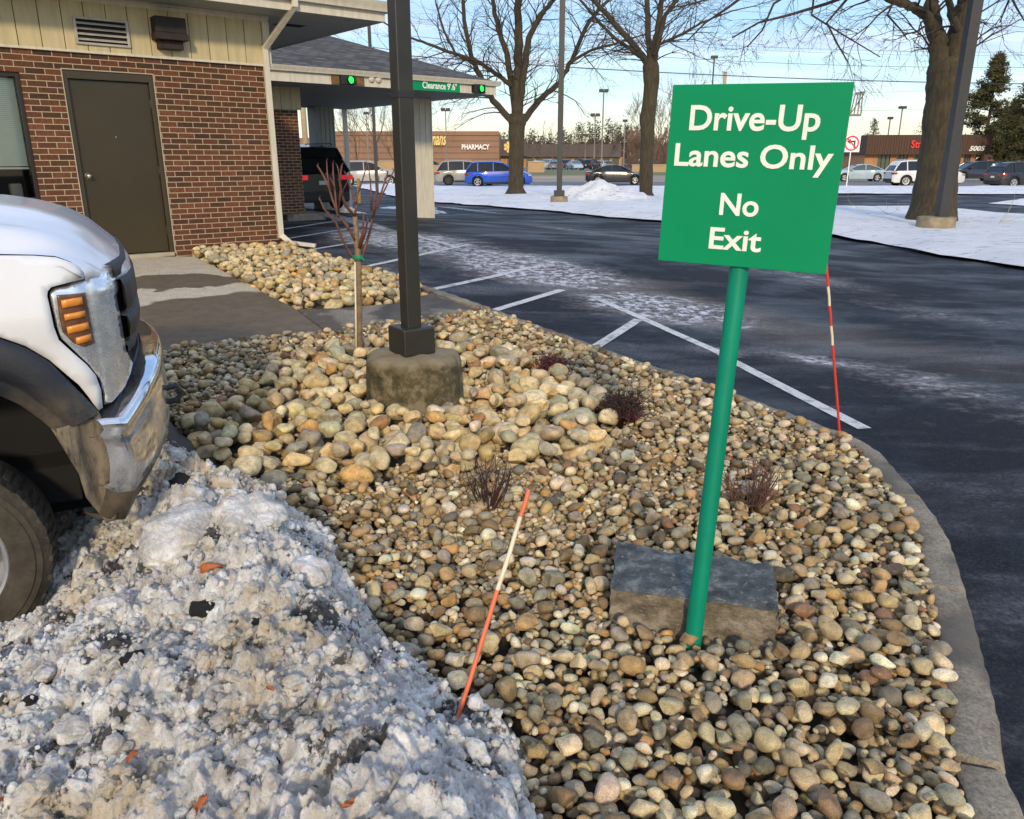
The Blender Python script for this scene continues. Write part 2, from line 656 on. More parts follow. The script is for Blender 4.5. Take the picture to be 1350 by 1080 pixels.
    # ---- snow kinds
    for nm in ('dirty_snow', 'clean_snow', 'snow_chunk'):
        N = NT(nm)
        p = N.pos()
        if nm == 'clean_snow':
            c = N.ramp(N.noise(p, 0.5, 7, 0.65), [(0.3, (0.70, 0.71, 0.73)), (0.6, (0.86, 0.86, 0.86))])
            tw = N.ramp(N.noise(N.vscale(p, (0.6, 2.2, 1)), 3.0, 9, 0.78), [(0.565, 0.0), (0.61, 1.0)])
            c = N.mix(N.math('MULTIPLY', tw, 0.8), c, (0.07, 0.06, 0.05))
            MT[nm] = N.set(c, 0.7, 0, N.bump(N.noise(p, 5, 9, 0.78), 0.9, 0.10))
            continue
        w = 0.72 if nm == 'dirty_snow' else 0.62
        c = N.ramp(N.noise(p, 11, 6, 0.7), [(0.32, (0.40, 0.385, 0.36)), (0.48, (0.66, 0.645, 0.605)), (0.64, (0.93, 0.905, 0.85))])
        d1 = N.ramp(N.noise(p, 1.5, 6, 0.62), [(0.40, 0.0), (0.58, 1.0)])
        d1 = N.math('MULTIPLY', d1, N.ramp(N.noise(p, 20, 6, 0.75), [(0.40, 0.15), (0.58, 1.0)]))
        c = N.mix(N.math('MULTIPLY', d1, 0.62), c, (0.26, 0.21, 0.145))
        d3 = N.ramp(N.noise(N.vscale(p, (1, 1, 1), loc=(2, 9, 0)), 2.6, 7, 0.66), [(0.50, 0.0), (0.60, 1.0)])
        c = N.mix(N.math('MULTIPLY', d3, 0.68), c, (0.50, 0.40, 0.25))
        d2 = N.ramp(N.noise(N.vscale(p, (1, 1, 1), loc=(7, 3, 2)), 4.2, 8, 0.72), [(0.535, 0.0), (0.575, 1.0)])
        if nm == 'dirty_snow':
            c = N.mix(N.math('MULTIPLY', d2, 0.93), c, (0.022, 0.018, 0.014))
        spk = N.ramp(N.noise(p, 150, 4, 0.75), [(0.56, 0.0), (0.66, 1.0)])
        c = N.mix(N.math('MULTIPLY', spk, 0.45), c, (0.06, 0.05, 0.04))
        MT[nm] = N.set(c, 0.55, 0, N.bump(N.math('ADD', N.noise(p, 45, 7, 0.72), N.math('MULTIPLY', N.voro(p, 60), 0.5)), 0.8, 0.014), Specular_IOR_Level=0.5, Subsurface_Weight=0.25, Subsurface_Scale=0.02)
    # ---- bark
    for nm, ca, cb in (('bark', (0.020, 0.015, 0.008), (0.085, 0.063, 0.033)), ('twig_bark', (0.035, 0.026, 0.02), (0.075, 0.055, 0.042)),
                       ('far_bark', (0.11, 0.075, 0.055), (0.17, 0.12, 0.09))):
        N = NT(nm)
        v = N.co('Object')
        fv = N.vscale(v, (9, 9, 1.6))
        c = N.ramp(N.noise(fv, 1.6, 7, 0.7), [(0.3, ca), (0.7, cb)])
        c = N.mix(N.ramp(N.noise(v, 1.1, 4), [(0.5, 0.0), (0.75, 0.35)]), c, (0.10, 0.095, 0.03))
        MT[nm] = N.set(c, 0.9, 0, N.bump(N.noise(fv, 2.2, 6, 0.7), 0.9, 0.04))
    MT['sapling_bark'] = simple('sapling_bark', (0.13, 0.050, 0.032), 0.6, var=0.45, scale=14, bump=0.3)
    MT['sapling_trunk'] = simple('sapling_trunk', (0.20, 0.135, 0.075), 0.7, var=0.45, scale=22, bump=0.4)
    MT['red_twig'] = simple('red_twig', (0.062, 0.027, 0.021), 0.6, var=0.4, scale=20)
    MT['brown_twig'] = simple('brown_twig', (0.12, 0.052, 0.032), 0.7, var=0.4, scale=20)
    MT['heather_leaf'] = simple('heather_leaf', (0.105, 0.022, 0.030), 0.7, var=0.5, scale=40)
    MT['heather_dark'] = simple('heather_dark', (0.045, 0.035, 0.018), 0.7, var=0.5, scale=40)
    # ---- metals, paints
    MT['post_bronze'] = simple('post_bronze', (0.026, 0.024, 0.017), 0.42, 0.0, 0.18, 6, 0.06, 90)
    MT['pole_dark'] = simple('pole_dark', (0.028, 0.028, 0.028), 0.5)
    MT['pole_grey'] = simple('pole_grey', (0.19, 0.17, 0.155), 0.5)
    MT['base_stone'] = simple('base_concrete', (0.26, 0.21, 0.125), 0.9, var=0.35, scale=5, bump=0.4)
    N = NT('sign_green')
    v = N.co('Object')
    c = N.mix(1.0, (0.0, 0.262, 0.098), N.ramp(N.noise(v, 3, 3), [(0.3, 0.94), (0.7, 1.05)]), 'MULTIPLY')
    sp = N.ramp(N.noise(v, 55, 4, 0.8), [(0.74, 0.0), (0.77, 1.0)])
    c = N.mix(N.math('MULTIPLY', sp, 0.5), c, (0.3, 0.4, 0.3))
    MT['sign_green'] = N.set(c, 0.5, 0, None, Specular_IOR_Level=0.22)
    N = NT('pole_green')
    v = N.co('Object')
    c = N.mix(1.0, (0.0, 0.225, 0.125), N.ramp(N.noise(N.vscale(v, (4, 4, 0.7)), 6, 5), [(0.3, 0.85), (0.7, 1.12)]), 'MULTIPLY')
    ch = N.ramp(N.noise(v, 60, 5, 0.75), [(0.70, 0.0), (0.74, 1.0)])
    c = N.mix(N.math('MULTIPLY', ch, 0.5), c, (0.02, 0.06, 0.04))
    MT['pole_green'] = N.set(c, 0.5, Specular_IOR_Level=0.25)
    MT['letter_cream'] = simple('letter_cream', (0.86, 0.86, 0.74), 0.5, var=0.04)
    MT['white_paint'] = simple('white_paint', (0.75, 0.74, 0.70), 0.5, var=0.06)
    MT['letter_white'] = simple('letter_white', (0.85, 0.83, 0.78), 0.5, var=0.03)
    MT['letter_red'] = simple('letter_red', (0.75, 0.02, 0.02), 0.5, var=0.05)
    MT['letter_yellow'] = simple('letter_yellow', (0.80, 0.60, 0.20), 0.5, var=0.05)
    MT['stake_orange'] = simple('stake_orange', (0.72, 0.155, 0.06), 0.5, var=0.15, scale=30)
    MT['stake_white'] = simple('stake_white', (0.72, 0.62, 0.42), 0.5, var=0.08, scale=30)
    MT['stake_red'] = simple('stake_red', (0.62, 0.04, 0.02), 0.5, var=0.1)
    MT['wire_black'] = simple('wire_black', (0.02, 0.02, 0.02), 0.6)
    MT['door_paint'] = simple('door_paint', (0.040, 0.028, 0.009), 0.42, var=0.12, scale=1.5)
    MT['frame_paint'] = simple('frame_paint', (0.046, 0.034, 0.014), 0.45, var=0.1, scale=2)
    MT['window_frame'] = simple('window_frame', (0.022, 0.014, 0.009), 0.4, var=0.1)
    MT['chrome_knob'] = simple('steel_knob', (0.62, 0.60, 0.52), 0.28, 0.9, 0.1)
    MT['louver'] = simple('louver_metal', (0.42, 0.39, 0.33), 0.5, 0.2, 0.15)
    MT['dark_box'] = simple('rusty_box', (0.022, 0.014, 0.011), 0.7, var=0.4)
    MT['dark_void'] = simple('dark_void', (0.008, 0.008, 0.008), 0.9)
    MT['plywood'] = simple('plywood', (0.17, 0.09, 0.035), 0.8, var=0.3, scale=12)
    MT['blind'] = simple('blind_slats', (0.80, 0.86, 0.66), 0.5, var=0.04)
    MT['sill_stone'] = simple('sill_stone', (0.40, 0.35, 0.25), 0.8, var=0.1)
    N = NT('window_glass')
    tr = N.n('ShaderNodeBsdfTransparent')
    gl = N.n('ShaderNodeBsdfGlossy')
    gl.inputs['Roughness'].default_value = 0.02
    fr = N.n('ShaderNodeFresnel')
    fr.inputs['IOR'].default_value = 1.5
    mx = N.n('ShaderNodeMixShader')
    N.l(fr.outputs[0], mx.inputs[0])
    N.l(tr.outputs[0], mx.inputs[1])
    N.l(gl.outputs[0], mx.inputs[2])
    N.l(mx.outputs[0], N.out.inputs[0])
    MT['clear_glass'] = N.m
    N = NT('tinted_glass')
    MT['car_glass'] = N.set((0.012, 0.016, 0.018), 0.1, 0, None, Specular_IOR_Level=0.5)
    N = NT('pale_glass')
    MT['pale_glass'] = N.set((0.06, 0.09, 0.08), 0.08, 0, None, Specular_IOR_Level=1.0)
    MT['tyre'] = simple('tyre_rubber', (0.014, 0.013, 0.012), 0.85, var=0.35, scale=12, bump=0.3)
    MT['alloy'] = simple('alloy_rim', (0.5, 0.5, 0.5), 0.35, 0.7, 0.1)
    MT['dark_rim'] = simple('dark_rim', (0.04, 0.04, 0.04), 0.5, 0.3, 0.1)
    MT['plastic_black'] = simple('plastic_black', (0.018, 0.018, 0.019), 0.55, var=0.2)
    MT['red_lamp'] = emit('red_lamp', (0.9, 0.02, 0.03), 0.55, (0.45, 0.01, 0.015))
    MT['red_lens'] = simple('red_lens', (0.42, 0.015, 0.02), 0.25, var=0.1)
    MT['green_lamp'] = emit('green_lamp', (0.02, 1.0, 0.08), 2.2, (0.0, 0.3, 0.02))
    for nm, c in (('car_blue', (0.006, 0.085, 0.55)), ('car_silver', (0.36, 0.34, 0.30)), ('car_dark', (0.028, 0.028, 0.027)),
                  ('car_black', (0.008, 0.008, 0.009)), ('car_paleblue', (0.36, 0.46, 0.50)), ('car_white', (0.72, 0.72, 0.70)),
                  ('car_navy', (0.016, 0.022, 0.035)), ('car_red', (0.35, 0.02, 0.02)), ('car_grey', (0.16, 0.17, 0.18))):
        MT[nm] = simple(nm, c, 0.25, 0.0, 0.1, 2, Coat_Weight=0.6)
    # ---- truck
    N = NT('truck_paint')
    v = N.co('Object')
    c = N.mix(1.0, (0.74, 0.75, 0.77), N.ramp(N.noise(v, 2.5, 4), [(0.3, 0.93), (0.7, 1.03)]), 'MULTIPLY')
    sz = N.n('ShaderNodeSeparateXYZ')
    N.l(v, sz.inputs[0])
    low = N.ramp(sz.outputs[2], [(0.0, 1.0), (0.5, 0.9), (1.0, 0.12)])
    low = N.math('MULTIPLY', N.ramp(N.math('SUBTRACT', 1.42, sz.outputs[2]), [(0.0, 0.0), (0.25, 0.35), (0.6, 1.0)]), N.ramp(N.noise(v, 9, 6, 0.7), [(0.3, 0.35), (0.7, 1.0)]))
    c = N.mix(N.math('MULTIPLY', low, 0.6), c, (0.50, 0.43, 0.31))
    MT['truck_paint'] = N.set(c, N.math('ADD', 0.22, N.math('MULTIPLY', low, 0.3)), 0, None, Coat_Weight=0.5)
    N = NT('road_grime_plastic')
    v = N.co('Object')
    g = N.ramp(N.noise(N.vscale(v, (1, 1, 1)), 7, 7, 0.7), [(0.3, 0.0), (0.62, 1.0)])
    sz = N.n('ShaderNodeSeparateXYZ')
    N.l(v, sz.inputs[0])
    low = N.ramp(N.math('SUBTRACT', 1.02, sz.outputs[2]), [(0.0, 0.05), (0.10, 0.6), (0.3, 1.0)])
    c = N.mix(N.math('MULTIPLY', g, low), (0.008, 0.011, 0.018), (0.15, 0.115, 0.07))
    MT['flare'] = N.set(c, 0.42, 0, N.bump(N.noise(v, 80, 4), 0.2, 0.004))
    N = NT('mud_plastic')
    v = N.co('Object')
    g = N.ramp(N.noise(N.vscale(v, (3, 3, 0.7)), 7, 7, 0.75), [(0.34, 0.0), (0.56, 1.0)])
    c = N.mix(g, (0.03, 0.027, 0.022), (0.185, 0.15, 0.10))
    MT['mud'] = N.set(c, 0.7, 0, N.bump(N.noise(v, 60, 6, 0.7), 0.5, 0.006))
    N = NT('dirty_chrome')
    v = N.co('Object')
    g = N.ramp(N.noise(N.vscale(v, (1, 1, 0.8)), 7, 8, 0.72), [(0.40, 0.0), (0.68, 1.0)])
    sz = N.n('ShaderNodeSeparateXYZ')
    N.l(v, sz.inputs[0])
    g = N.math('MULTIPLY', g, N.ramp(N.math('SUBTRACT', 0.98, sz.outputs[2]), [(0.0, 0.1), (0.12, 0.5), (0.4, 0.95)]))
    c = N.mix(g, (0.80, 0.82, 0.84), (0.30, 0.255, 0.185))
    MT['chrome'] = N.set(c, N.math('ADD', 0.07, N.math('MULTIPLY', g, 0.35)), N.math('SUBTRACT', 1.0, N.math('MULTIPLY', g, 0.7)),
                         N.bump(N.noise(v, 5, 3), 0.12, 0.02))
    N = NT('headlight_silver')
    v = N.co('Object')
    g = N.ramp(N.noise(N.vscale(v, (1, 1, 2)), 9, 8, 0.72), [(0.42, 0.0), (0.66, 1.0)])
    c = N.mix(N.math('MULTIPLY', g, 0.6), (0.88, 0.91, 0.92), (0.36, 0.32, 0.24))
    MT['hl_silver'] = N.set(c, N.math('ADD', 0.13, N.math('MULTIPLY', g, 0.4)), 0.8, N.bump(N.noise(v, 14, 3), 0.2, 0.01), Coat_Weight=0.7)
    MT['amber'] = simple('amber_bar', (0.75, 0.27, 0.03), 0.3, var=0.15, scale=30, Coat_Weight=0.5)
    MT['amber_dark'] = simple('amber_lens', (0.13, 0.055, 0.022), 0.3, var=0.5, scale=26, Coat_Weight=0.5)
    MT['muddy_tyre'] = simple('muddy_tyre', (0.046, 0.037, 0.025), 0.9, var=0.45, scale=14, bump=0.5)
    # far places
    MT['store_brick'] = simple('store_brick', (0.29, 0.165, 0.10), 0.9, var=0.12, scale=0.12)
    MT['store_grey'] = simple('store_grey', (0.105, 0.088, 0.080), 0.9, var=0.1, scale=0.1)
    MT['tan_wall'] = simple('tan_wall', (0.46, 0.31, 0.16), 0.9, var=0.15, scale=0.3)
    N = NT('brown_metal')
    v = N.co('Object')
    wv = N.n('ShaderNodeTexWave')
    N.l(v, wv.inputs['Vector'])
    wv.inputs['Scale'].default_value = 1.6
    wv.inputs['Distortion'].default_value = 0.0
    c = N.ramp(wv.outputs['Fac'], [(0.0, (0.040, 0.018, 0.010)), (0.5, (0.095, 0.045, 0.024))])
    MT['brown_metal'] = N.set(c, 0.7)
    MT['orange_brick'] = simple('orange_brick', (0.46, 0.225, 0.10), 0.9, var=0.15, scale=1.5)
    MT['green_pane'] = simple('green_pane', (0.08, 0.11, 0.085), 0.2, var=0.2)
    N = NT('lawn')
    p = N.pos()
    c = N.ramp(N.noise(p, 0.6, 8, 0.7), [(0.3, (0.085, 0.11, 0.030)), (0.7, (0.19, 0.19, 0.075))])
    MT['lawn'] = N.set(c, 0.95)
    MT['pine'] = simple('pine_needles', (0.075, 0.070, 0.022), 0.9, var=0.5, scale=1.2)
    MT['pine_far'] = simple('far_pine_needles', (0.050, 0.060, 0.040), 0.9, var=0.4, scale=0.5)
    MT['brush'] = simple('brush', (0.155, 0.095, 0.07), 0.95, var=0.3, scale=0.4)
    MT['leaf_orange'] = simple('leaf_orange', (0.42, 0.12, 0.03), 0.7, var=0.35, scale=40)
    MT['asphalt_lump'] = simple('asphalt_lump', (0.018, 0.016, 0.014), 0.9, var=0.4, scale=40, bump=0.8, bscale=90)
    MT['bollard'] = simple('bollard_yellow', (0.30, 0.19, 0.04), 0.6, var=0.3)
    MT['wood_pole'] = simple('wood_pole', (0.42, 0.32, 0.19), 0.85, var=0.2)
    MT['tie_green'] = simple('tie_green', (0.01, 0.20, 0.09), 0.5)


BANDS = [  # u0,v0,u1,v1 (photo), half width m, strength
    (440, 300, 660, 350, 1.5, 0.85), (580, 325, 850, 392, 1.35, 0.95), (740, 378, 1030, 436, 1.05, 0.85), (970, 455, 1200, 495, 0.35, 0.50), (1100, 470, 1420, 560, 0.55, 0.40),
    (1110, 395, 1420, 440, 0.6, 0.30), (640, 288, 960, 340, 0.9, 0.33), (940, 335, 1200, 400, 0.8, 0.33),
    (1150, 322, 1360, 352, 0.20, 1.6), (400, 276, 540, 312, 0.35, 1.2), (560, 270, 680, 284, 0.35, 0.75),
    (480, 345, 570, 375, 0.35, 0.35), (900, 455, 1010, 470, 0.2, 0.45)]
_d0 = at_h(690, 350, ASPH)
_d1 = at_h(1250, 470, ASPH)
DIRT = ((_d0[0] + _d1[0]) / 2, (_d0[1] + _d1[1]) / 2, math.atan2(_d1[1] - _d0[1], _d1[0] - _d0[0]), 5.0, 1.0)
mk_materials()
# ================================================================== light and sky
SUN_EL = rad(24)
SUN_DIR = Vector((-0.03, 0.99, 0)).normalized()          # horizontal direction the light travels
SUN_DIR = Vector((SUN_DIR.x * math.cos(SUN_EL), SUN_DIR.y * math.cos(SUN_EL), -math.sin(SUN_EL)))


def mk_world():
    w = bpy.data.worlds.new('World')
    SC.world = w
    w.use_nodes = True
    t = w.node_tree
    t.nodes.clear()
    N = NT.__new__(NT)
    N.t = t
    out = N.n('ShaderNodeOutputWorld')
    bg = N.n('ShaderNodeBackground')
    N.l(bg.outputs[0], out.inputs[0])
    sky = N.n('ShaderNodeTexSky')
    sky.sky_type = 'NISHITA'
    sky.sun_disc = False
    sky.sun_elevation = SUN_EL
    to = -SUN_DIR
    sky.sun_rotation = math.atan2(to.x, to.y)
    sky.dust_density = 1.2
    sky.ozone_density = 1.3
    sky.air_density = 1.0
    tc = N.n('ShaderNodeTexCoord').outputs['Generated']
    sx = N.n('ShaderNodeSeparateXYZ')
    N.l(tc, sx.inputs[0])
    z = N.math('MAXIMUM', sx.outputs[2], 0.0)
    # warm pale air near the horizon, then blue
    grad = N.ramp(z, [(0.0, (9.3, 8.0, 5.6)), (0.035, (8.6, 8.5, 6.3)), (0.075, (5.6, 8.0, 7.7)), (0.14, (3.6, 5.9, 8.3)), (0.3, (3.0, 4.9, 8.3)), (1.0, (2.4, 3.8, 7.0))])
    c = N.mix(0.75, sky.outputs[0], grad)
    # clouds: layered streaks on a flat deck seen in perspective
    zz = N.math('ADD', z, 0.07)
    cx = N.n('ShaderNodeCombineXYZ')
    N.l(N.math('DIVIDE', sx.outputs[0], zz), cx.inputs[0])
    N.l(N.math('DIVIDE', sx.outputs[1], zz), cx.inputs[1])
    mp = N.vscale(cx.outputs[0], (0.32, 0.9, 1), rot=(0, 0, rad(12)), loc=(1.3, 0.4, 0))
    n1 = N.noise(mp, 0.9, 9, 0.60)
    m = N.ramp(n1, [(0.42, 0.0), (0.60, 1.0)])
    fade = N.ramp(z, [(0.03, 0.0), (0.10, 0.85), (0.5, 1.0)])
    m = N.math('MULTIPLY', m, fade)
    shade = N.ramp(N.noise(mp, 2.2, 6, 0.6), [(0.38, (3.9, 4.5, 6.6)), (0.56, (6.6, 7.1, 8.4)), (0.74, (9.4, 9.2, 8.8))])
    c = N.mix(N.math('MULTIPLY', m, 0.85), c, shade)
    N.l(c, bg.inputs[0])
    bg.inputs[1].default_value = 0.142


mk_world()
sun_d = bpy.data.lights.new('sun', 'SUN')
sun_d.energy = 2.5
sun_d.angle = rad(5)
sun_d.color = (1.0, 0.81, 0.55)
sun = bpy.data.objects.new('sun', sun_d)
COL.objects.link(sun)
sun.rotation_euler = SUN_DIR.to_track_quat('-Z', 'Y').to_euler()
sun.location = (-5, -10, 20)
SC.view_settings.view_transform = 'Standard'
SC.view_settings.look = 'None'
SC.view_settings.exposure = 0.1
SC.view_settings.gamma = 1.0
SC.cycles.use_denoising = True
SC.cycles.max_bounces = 6
SC.cycles.use_adaptive_sampling = True
SC.cycles.adaptive_threshold = 0.02

# ================================================================== ground


def arrays_mesh(name, V, F, mat, smooth=True, parent=None, kind=None):
    me = bpy.data.meshes.new(name)
    V = np.asarray(V, dtype=np.float32)
    F = np.asarray(F, dtype=np.int32)
    me.vertices.add(len(V))
    me.vertices.foreach_set('co', V.ravel())
    k = F.shape[1]
    me.loops.add(F.size)
    me.loops.foreach_set('vertex_index', F.ravel())
    me.polygons.add(len(F))
    me.polygons.foreach_set('loop_start', np.arange(len(F), dtype=np.int32) * k)
    me.polygons.foreach_set('loop_total', np.full(len(F), k, dtype=np.int32))
    me.polygons.foreach_set('use_smooth', np.full(len(F), smooth))
    me.update(calc_edges=True)
    for m in (mat if isinstance(mat, list) else [mat]):
        me.materials.append(m)
    o = bpy.data.objects.new(name, me)
    COL.objects.link(o)
    o.parent = parent
    if kind:
        o['kind'] = kind
    return o


def grid_faces(nx, ny):
    i = np.arange(nx - 1)
    j = np.arange(ny - 1)
    I, J = np.meshgrid(i, j, indexing='ij')
    a = (I * ny + J).ravel()
    return np.stack([a, a + ny, a + ny + 1, a + 1], 1)


def axis(lo, near0, near1, hi, step, g=1.22):
    c = list(np.arange(near0, near1, step))
    s = step
    x = near1
    while x < hi:
        c.append(x)
        s *= g
        x += s
    c.append(hi)
    s = step
    x = near0 - step
    pre = []
    while x > lo:
        pre.append(x)
        s *= g
        x -= s
    pre.append(lo)
    return np.array(pre[::-1] + c)


gx = axis(-900, -16, 16, 900, 0.5)
gy = axis(-60, -6, 40, 1500, 0.5)
GX, GY = np.meshgrid(gx, gy, indexing='ij')
GZ = H(GX, GY) + ASPH
arrays_mesh('ground', np.stack([GX.ravel(), GY.ravel(), GZ.ravel()], 1), grid_faces(len(gx), len(gy)), MT['asphalt'], kind='structure')


def inside(poly, x, y):
    P = np.asarray(poly)
    r = np.zeros(np.shape(x), dtype=bool)
    j = len(P) - 1
    for i in range(len(P)):
        xi, yi = P[i]
        xj, yj = P[j]
        c = ((yi > y) != (yj > y)) & (x < (xj - xi) * (y - yi) / (yj - yi + 1e-12) + xi)
        r ^= c
        j = i
    return r


def dist_poly(poly, x, y, closed=True):
    P = np.asarray(poly, dtype=float)
    d = np.full(np.shape(x), 1e9)
    n = len(P)
    for i in range(n if closed else n - 1):
        a = P[i]
        b = P[(i + 1) % n]
        ab_ = b - a
        L = ab_ @ ab_ + 1e-12
        t = np.clip(((x - a[0]) * ab_[0] + (y - a[1]) * ab_[1]) / L, 0, 1)
        d = np.minimum(d, np.hypot(x - a[0] - t * ab_[0], y - a[1] - t * ab_[1]))
    return d


def cdt(poly, step, jitter=0.0, seed=1):
    """fine polygon outline + interior grid -> (xy array, faces, boundary flag)"""
    rg = np.random.default_rng(seed)
    out = []
    n = len(poly)
    for i in range(n):
        a = np.array(poly[i], float)
        b = np.array(poly[(i + 1) % n], float)
        k = max(1, int(np.hypot(*(b - a)) / step))
        for q in range(k):
            p = a + (b - a) * q / k
            if jitter and q:
                p = p + rg.uniform(-jitter, jitter, 2)
            out.append(tuple(p))
    P = np.array(out)
    xs = np.arange(P[:, 0].min(), P[:, 0].max(), step)
    ys = np.arange(P[:, 1].min(), P[:, 1].max(), step)
    X, Y = np.meshgrid(xs, ys, indexing='ij')
    X = X.ravel() + rg.uniform(-.2, .2, X.size) * step
    Y = Y.ravel() + rg.uniform(-.2, .2, Y.size) * step
    k = inside(out, X, Y) & (dist_poly(out, X, Y) > step * 0.4)
    pts = [Vector(p) for p in out] + [Vector((x, y)) for x, y in zip(X[k], Y[k])]
    nb = len(out)
    r = geometry.delaunay_2d_cdt(pts, [], [list(range(nb))], 1, 1e-5)
    xy = np.array([(v.x, v.y) for v in r[0]])
    return xy, [tuple(f) for f in r[2]], out


def sheet(name, poly, dz, mat, step=0.5, kind='structure', fn=None, jitter=0, smooth=True, skirt=0.0, parent=None):
    xy, F, out = cdt(poly, step, jitter)
    x, y = xy[:, 0], xy[:, 1]
    z = H(x, y) + dz
    if fn is not None:
        z = z + fn(x, y, dist_poly(out, x, y))
    V = np.stack([x, y, z], 1)
    V = [tuple(v) for v in V]
    if skirt:
        n0 = len(V)
        cnt = {}
        for f in F:
            for i in range(len(f)):
                e = (f[i], f[(i + 1) % len(f)])
                cnt[tuple(sorted(e))] = cnt.get(tuple(sorted(e)), 0) + 1
        F = list(F)
        mp = {}
        for f in list(F):
            for i in range(len(f)):
                a_, b_ = f[i], f[(i + 1) % len(f)]
                if cnt[tuple(sorted((a_, b_)))] == 1:
                    for q in (a_, b_):
                        if q not in mp:
                            mp[q] = len(V)
                            V.append((V[q][0], V[q][1], V[q][2] - skirt))
                    F.append((b_, a_, mp[a_], mp[b_]))
    me = mesh_from(name, V, F, mat, smooth=smooth and not skirt)
    bm = bmesh.new()
    bm.from_mesh(me)
    bmesh.ops.recalc_face_normals(bm, faces=bm.faces)
    up = sum((f.normal.z for f in bm.faces))
    if up < 0:
        bmesh.ops.reverse_faces(bm, faces=bm.faces)
    if skirt:
        bmesh.ops.bevel(bm, geom=[e for e in bm.edges if len(e.link_faces) == 2 and e.calc_face_angle(0) > 0.8], offset=0.012, segments=2, profile=0.5, affect='EDGES')
    bm.to_mesh(me)
    bm.free()
    o = bpy.data.objects.new(name, me)
    COL.objects.link(o)
    o.parent = parent
    if kind:
        o['kind'] = kind
    return o


# ---- walkway slabs
slab1 = [at_h(*p) for p in ((431, 438), (387, 405), (331, 377), (257, 338), (170, 339))]
slab1 += [ab(-4.6, -0.02), ab(-5.4, -3.9), at_h(-40, 520), at_h(213, 467)]
sheet('walkway', slab1, 0.0, MT['walk_dry'], 0.4, skirt=0.14)
slab2 = [at_h(*p) for p in ((391, 405.5), (434, 437), (527, 427), (590, 419), (642, 413), (573, 384), (553, 389), (527, 397), (450, 404))]
sheet('walkway', slab2, -0.015, MT['walk_wet'], 0.3, skirt=0.12)

# ---- kerb round the bed
KO = [(1356, 1110), (1350, 1070), (1326, 1015), (1315, 940), (1295, 860), (1275, 785), (1250, 710), (1217, 660), (1185, 625), (1150, 590), (1085, 562),
      (1000, 531), (900, 495), (770, 451), (700, 426), (640, 404), (600, 390), (573, 381), (520, 365), (470, 350), (430, 340), (398, 331)]
ko = [np.array(at_h(*p)) for p in KO]
ko = [ko[0] + (ko[0] - ko[1]) * 6] + ko


def resample(P, step):
    P = [np.array(p, float) for p in P]
    # Catmull-Rom then even spacing
    Q = [2 * P[0] - P[1]] + P + [2 * P[-1] - P[-2]]
    S = []
    for i in range(1, len(Q) - 2):
        for t in np.linspace(0, 1, 14, endpoint=False):
            a, b, c, d = Q[i - 1], Q[i], Q[i + 1], Q[i + 2]
            S.append(0.5 * ((2 * b) + (-a + c) * t + (2 * a - 5 * b + 4 * c - d) * t * t + (-a + 3 * b - 3 * c + d) * t ** 3))
    S.append(Q[-2])
    S = np.array(S)
    L = np.concatenate([[0], np.cumsum(np.hypot(*(S[1:] - S[:-1]).T))])
    n = int(L[-1] / step)
    s = np.linspace(0, L[-1], n + 1)
    return np.stack([np.interp(s, L, S[:, 0]), np.interp(s, L, S[:, 1])], 1), s


kc, ks = resample(ko, 0.06)
kt = np.gradient(kc, axis=0)
kt /= np.linalg.norm(kt, axis=1)[:, None]
kn = np.stack([-kt[:, 1], kt[:, 0]], 1)        # left of travel = inside the bed
KW = 0.135
kin = kc + kn * KW


def kerb_piece(i0, i1, c=kc, nrm=kn, w=KW, mat=None, top=0.012, seed=0):
    m = MB()
    rows = []
    for fi in [i0 + 0.11, i0 + 0.22] + list(range(i0 + 1, i1)) + [i1 - 0.22, i1 - 0.11]:
        i = int(fi)
        fr_ = fi - i
        p = c[i] * (1 - fr_) + c[min(i + 1, len(c) - 1)] * fr_
        n = nrm[i]
        z = float(H(p[0], p[1])) + top + 0.004 * math.sin(i * 1.7 + seed)
        wig = 0.003 * math.sin(i * 2.9 + seed)
        inset = 0.02 if fi in (i0 + 0.11, i1 - 0.11) else 0.0
        prof = [(-0.012, -0.22), (-0.004 + wig, -0.03), (0.006 + wig, -0.008), (0.022, 0.0), (w - 0.015, 0.0), (w - 0.003, -0.01), (w + 0.0, -0.12)]
        rows.append([(p[0] + n[0] * a, p[1] + n[1] * a, z + b - inset) for a, b in prof])
    m.grid(rows)
    m.add(rows[0], [tuple(range(len(rows[0])))])
    m.add(rows[-1], [tuple(range(len(rows[-1])))])
    o = m.build('kerb', mat or MT['kerb_concrete'], None, autosm=0.7)
    o['kind'] = 'structure'
    return o


def near_i(u, v):
    p = np.array(at_h(u, v))
    return int(np.argmin(np.hypot(*(kc - p).T)))


cuts = [near_i(1326, 1015), near_i(1275, 785), near_i(1217, 660)]
i = cuts[0]
while i > 15:
    i -= 15
    cuts.append(i)
i = cuts[2]
while i < len(kc) - 15:
    i += 15
    cuts.append(i)
cuts = sorted(set(cuts + [0, len(kc) - 1]))
for q in range(len(cuts) - 1):
    if cuts[q + 1] - cuts[q] > 2:
        kerb_piece(cuts[q], cuts[q + 1], seed=q)

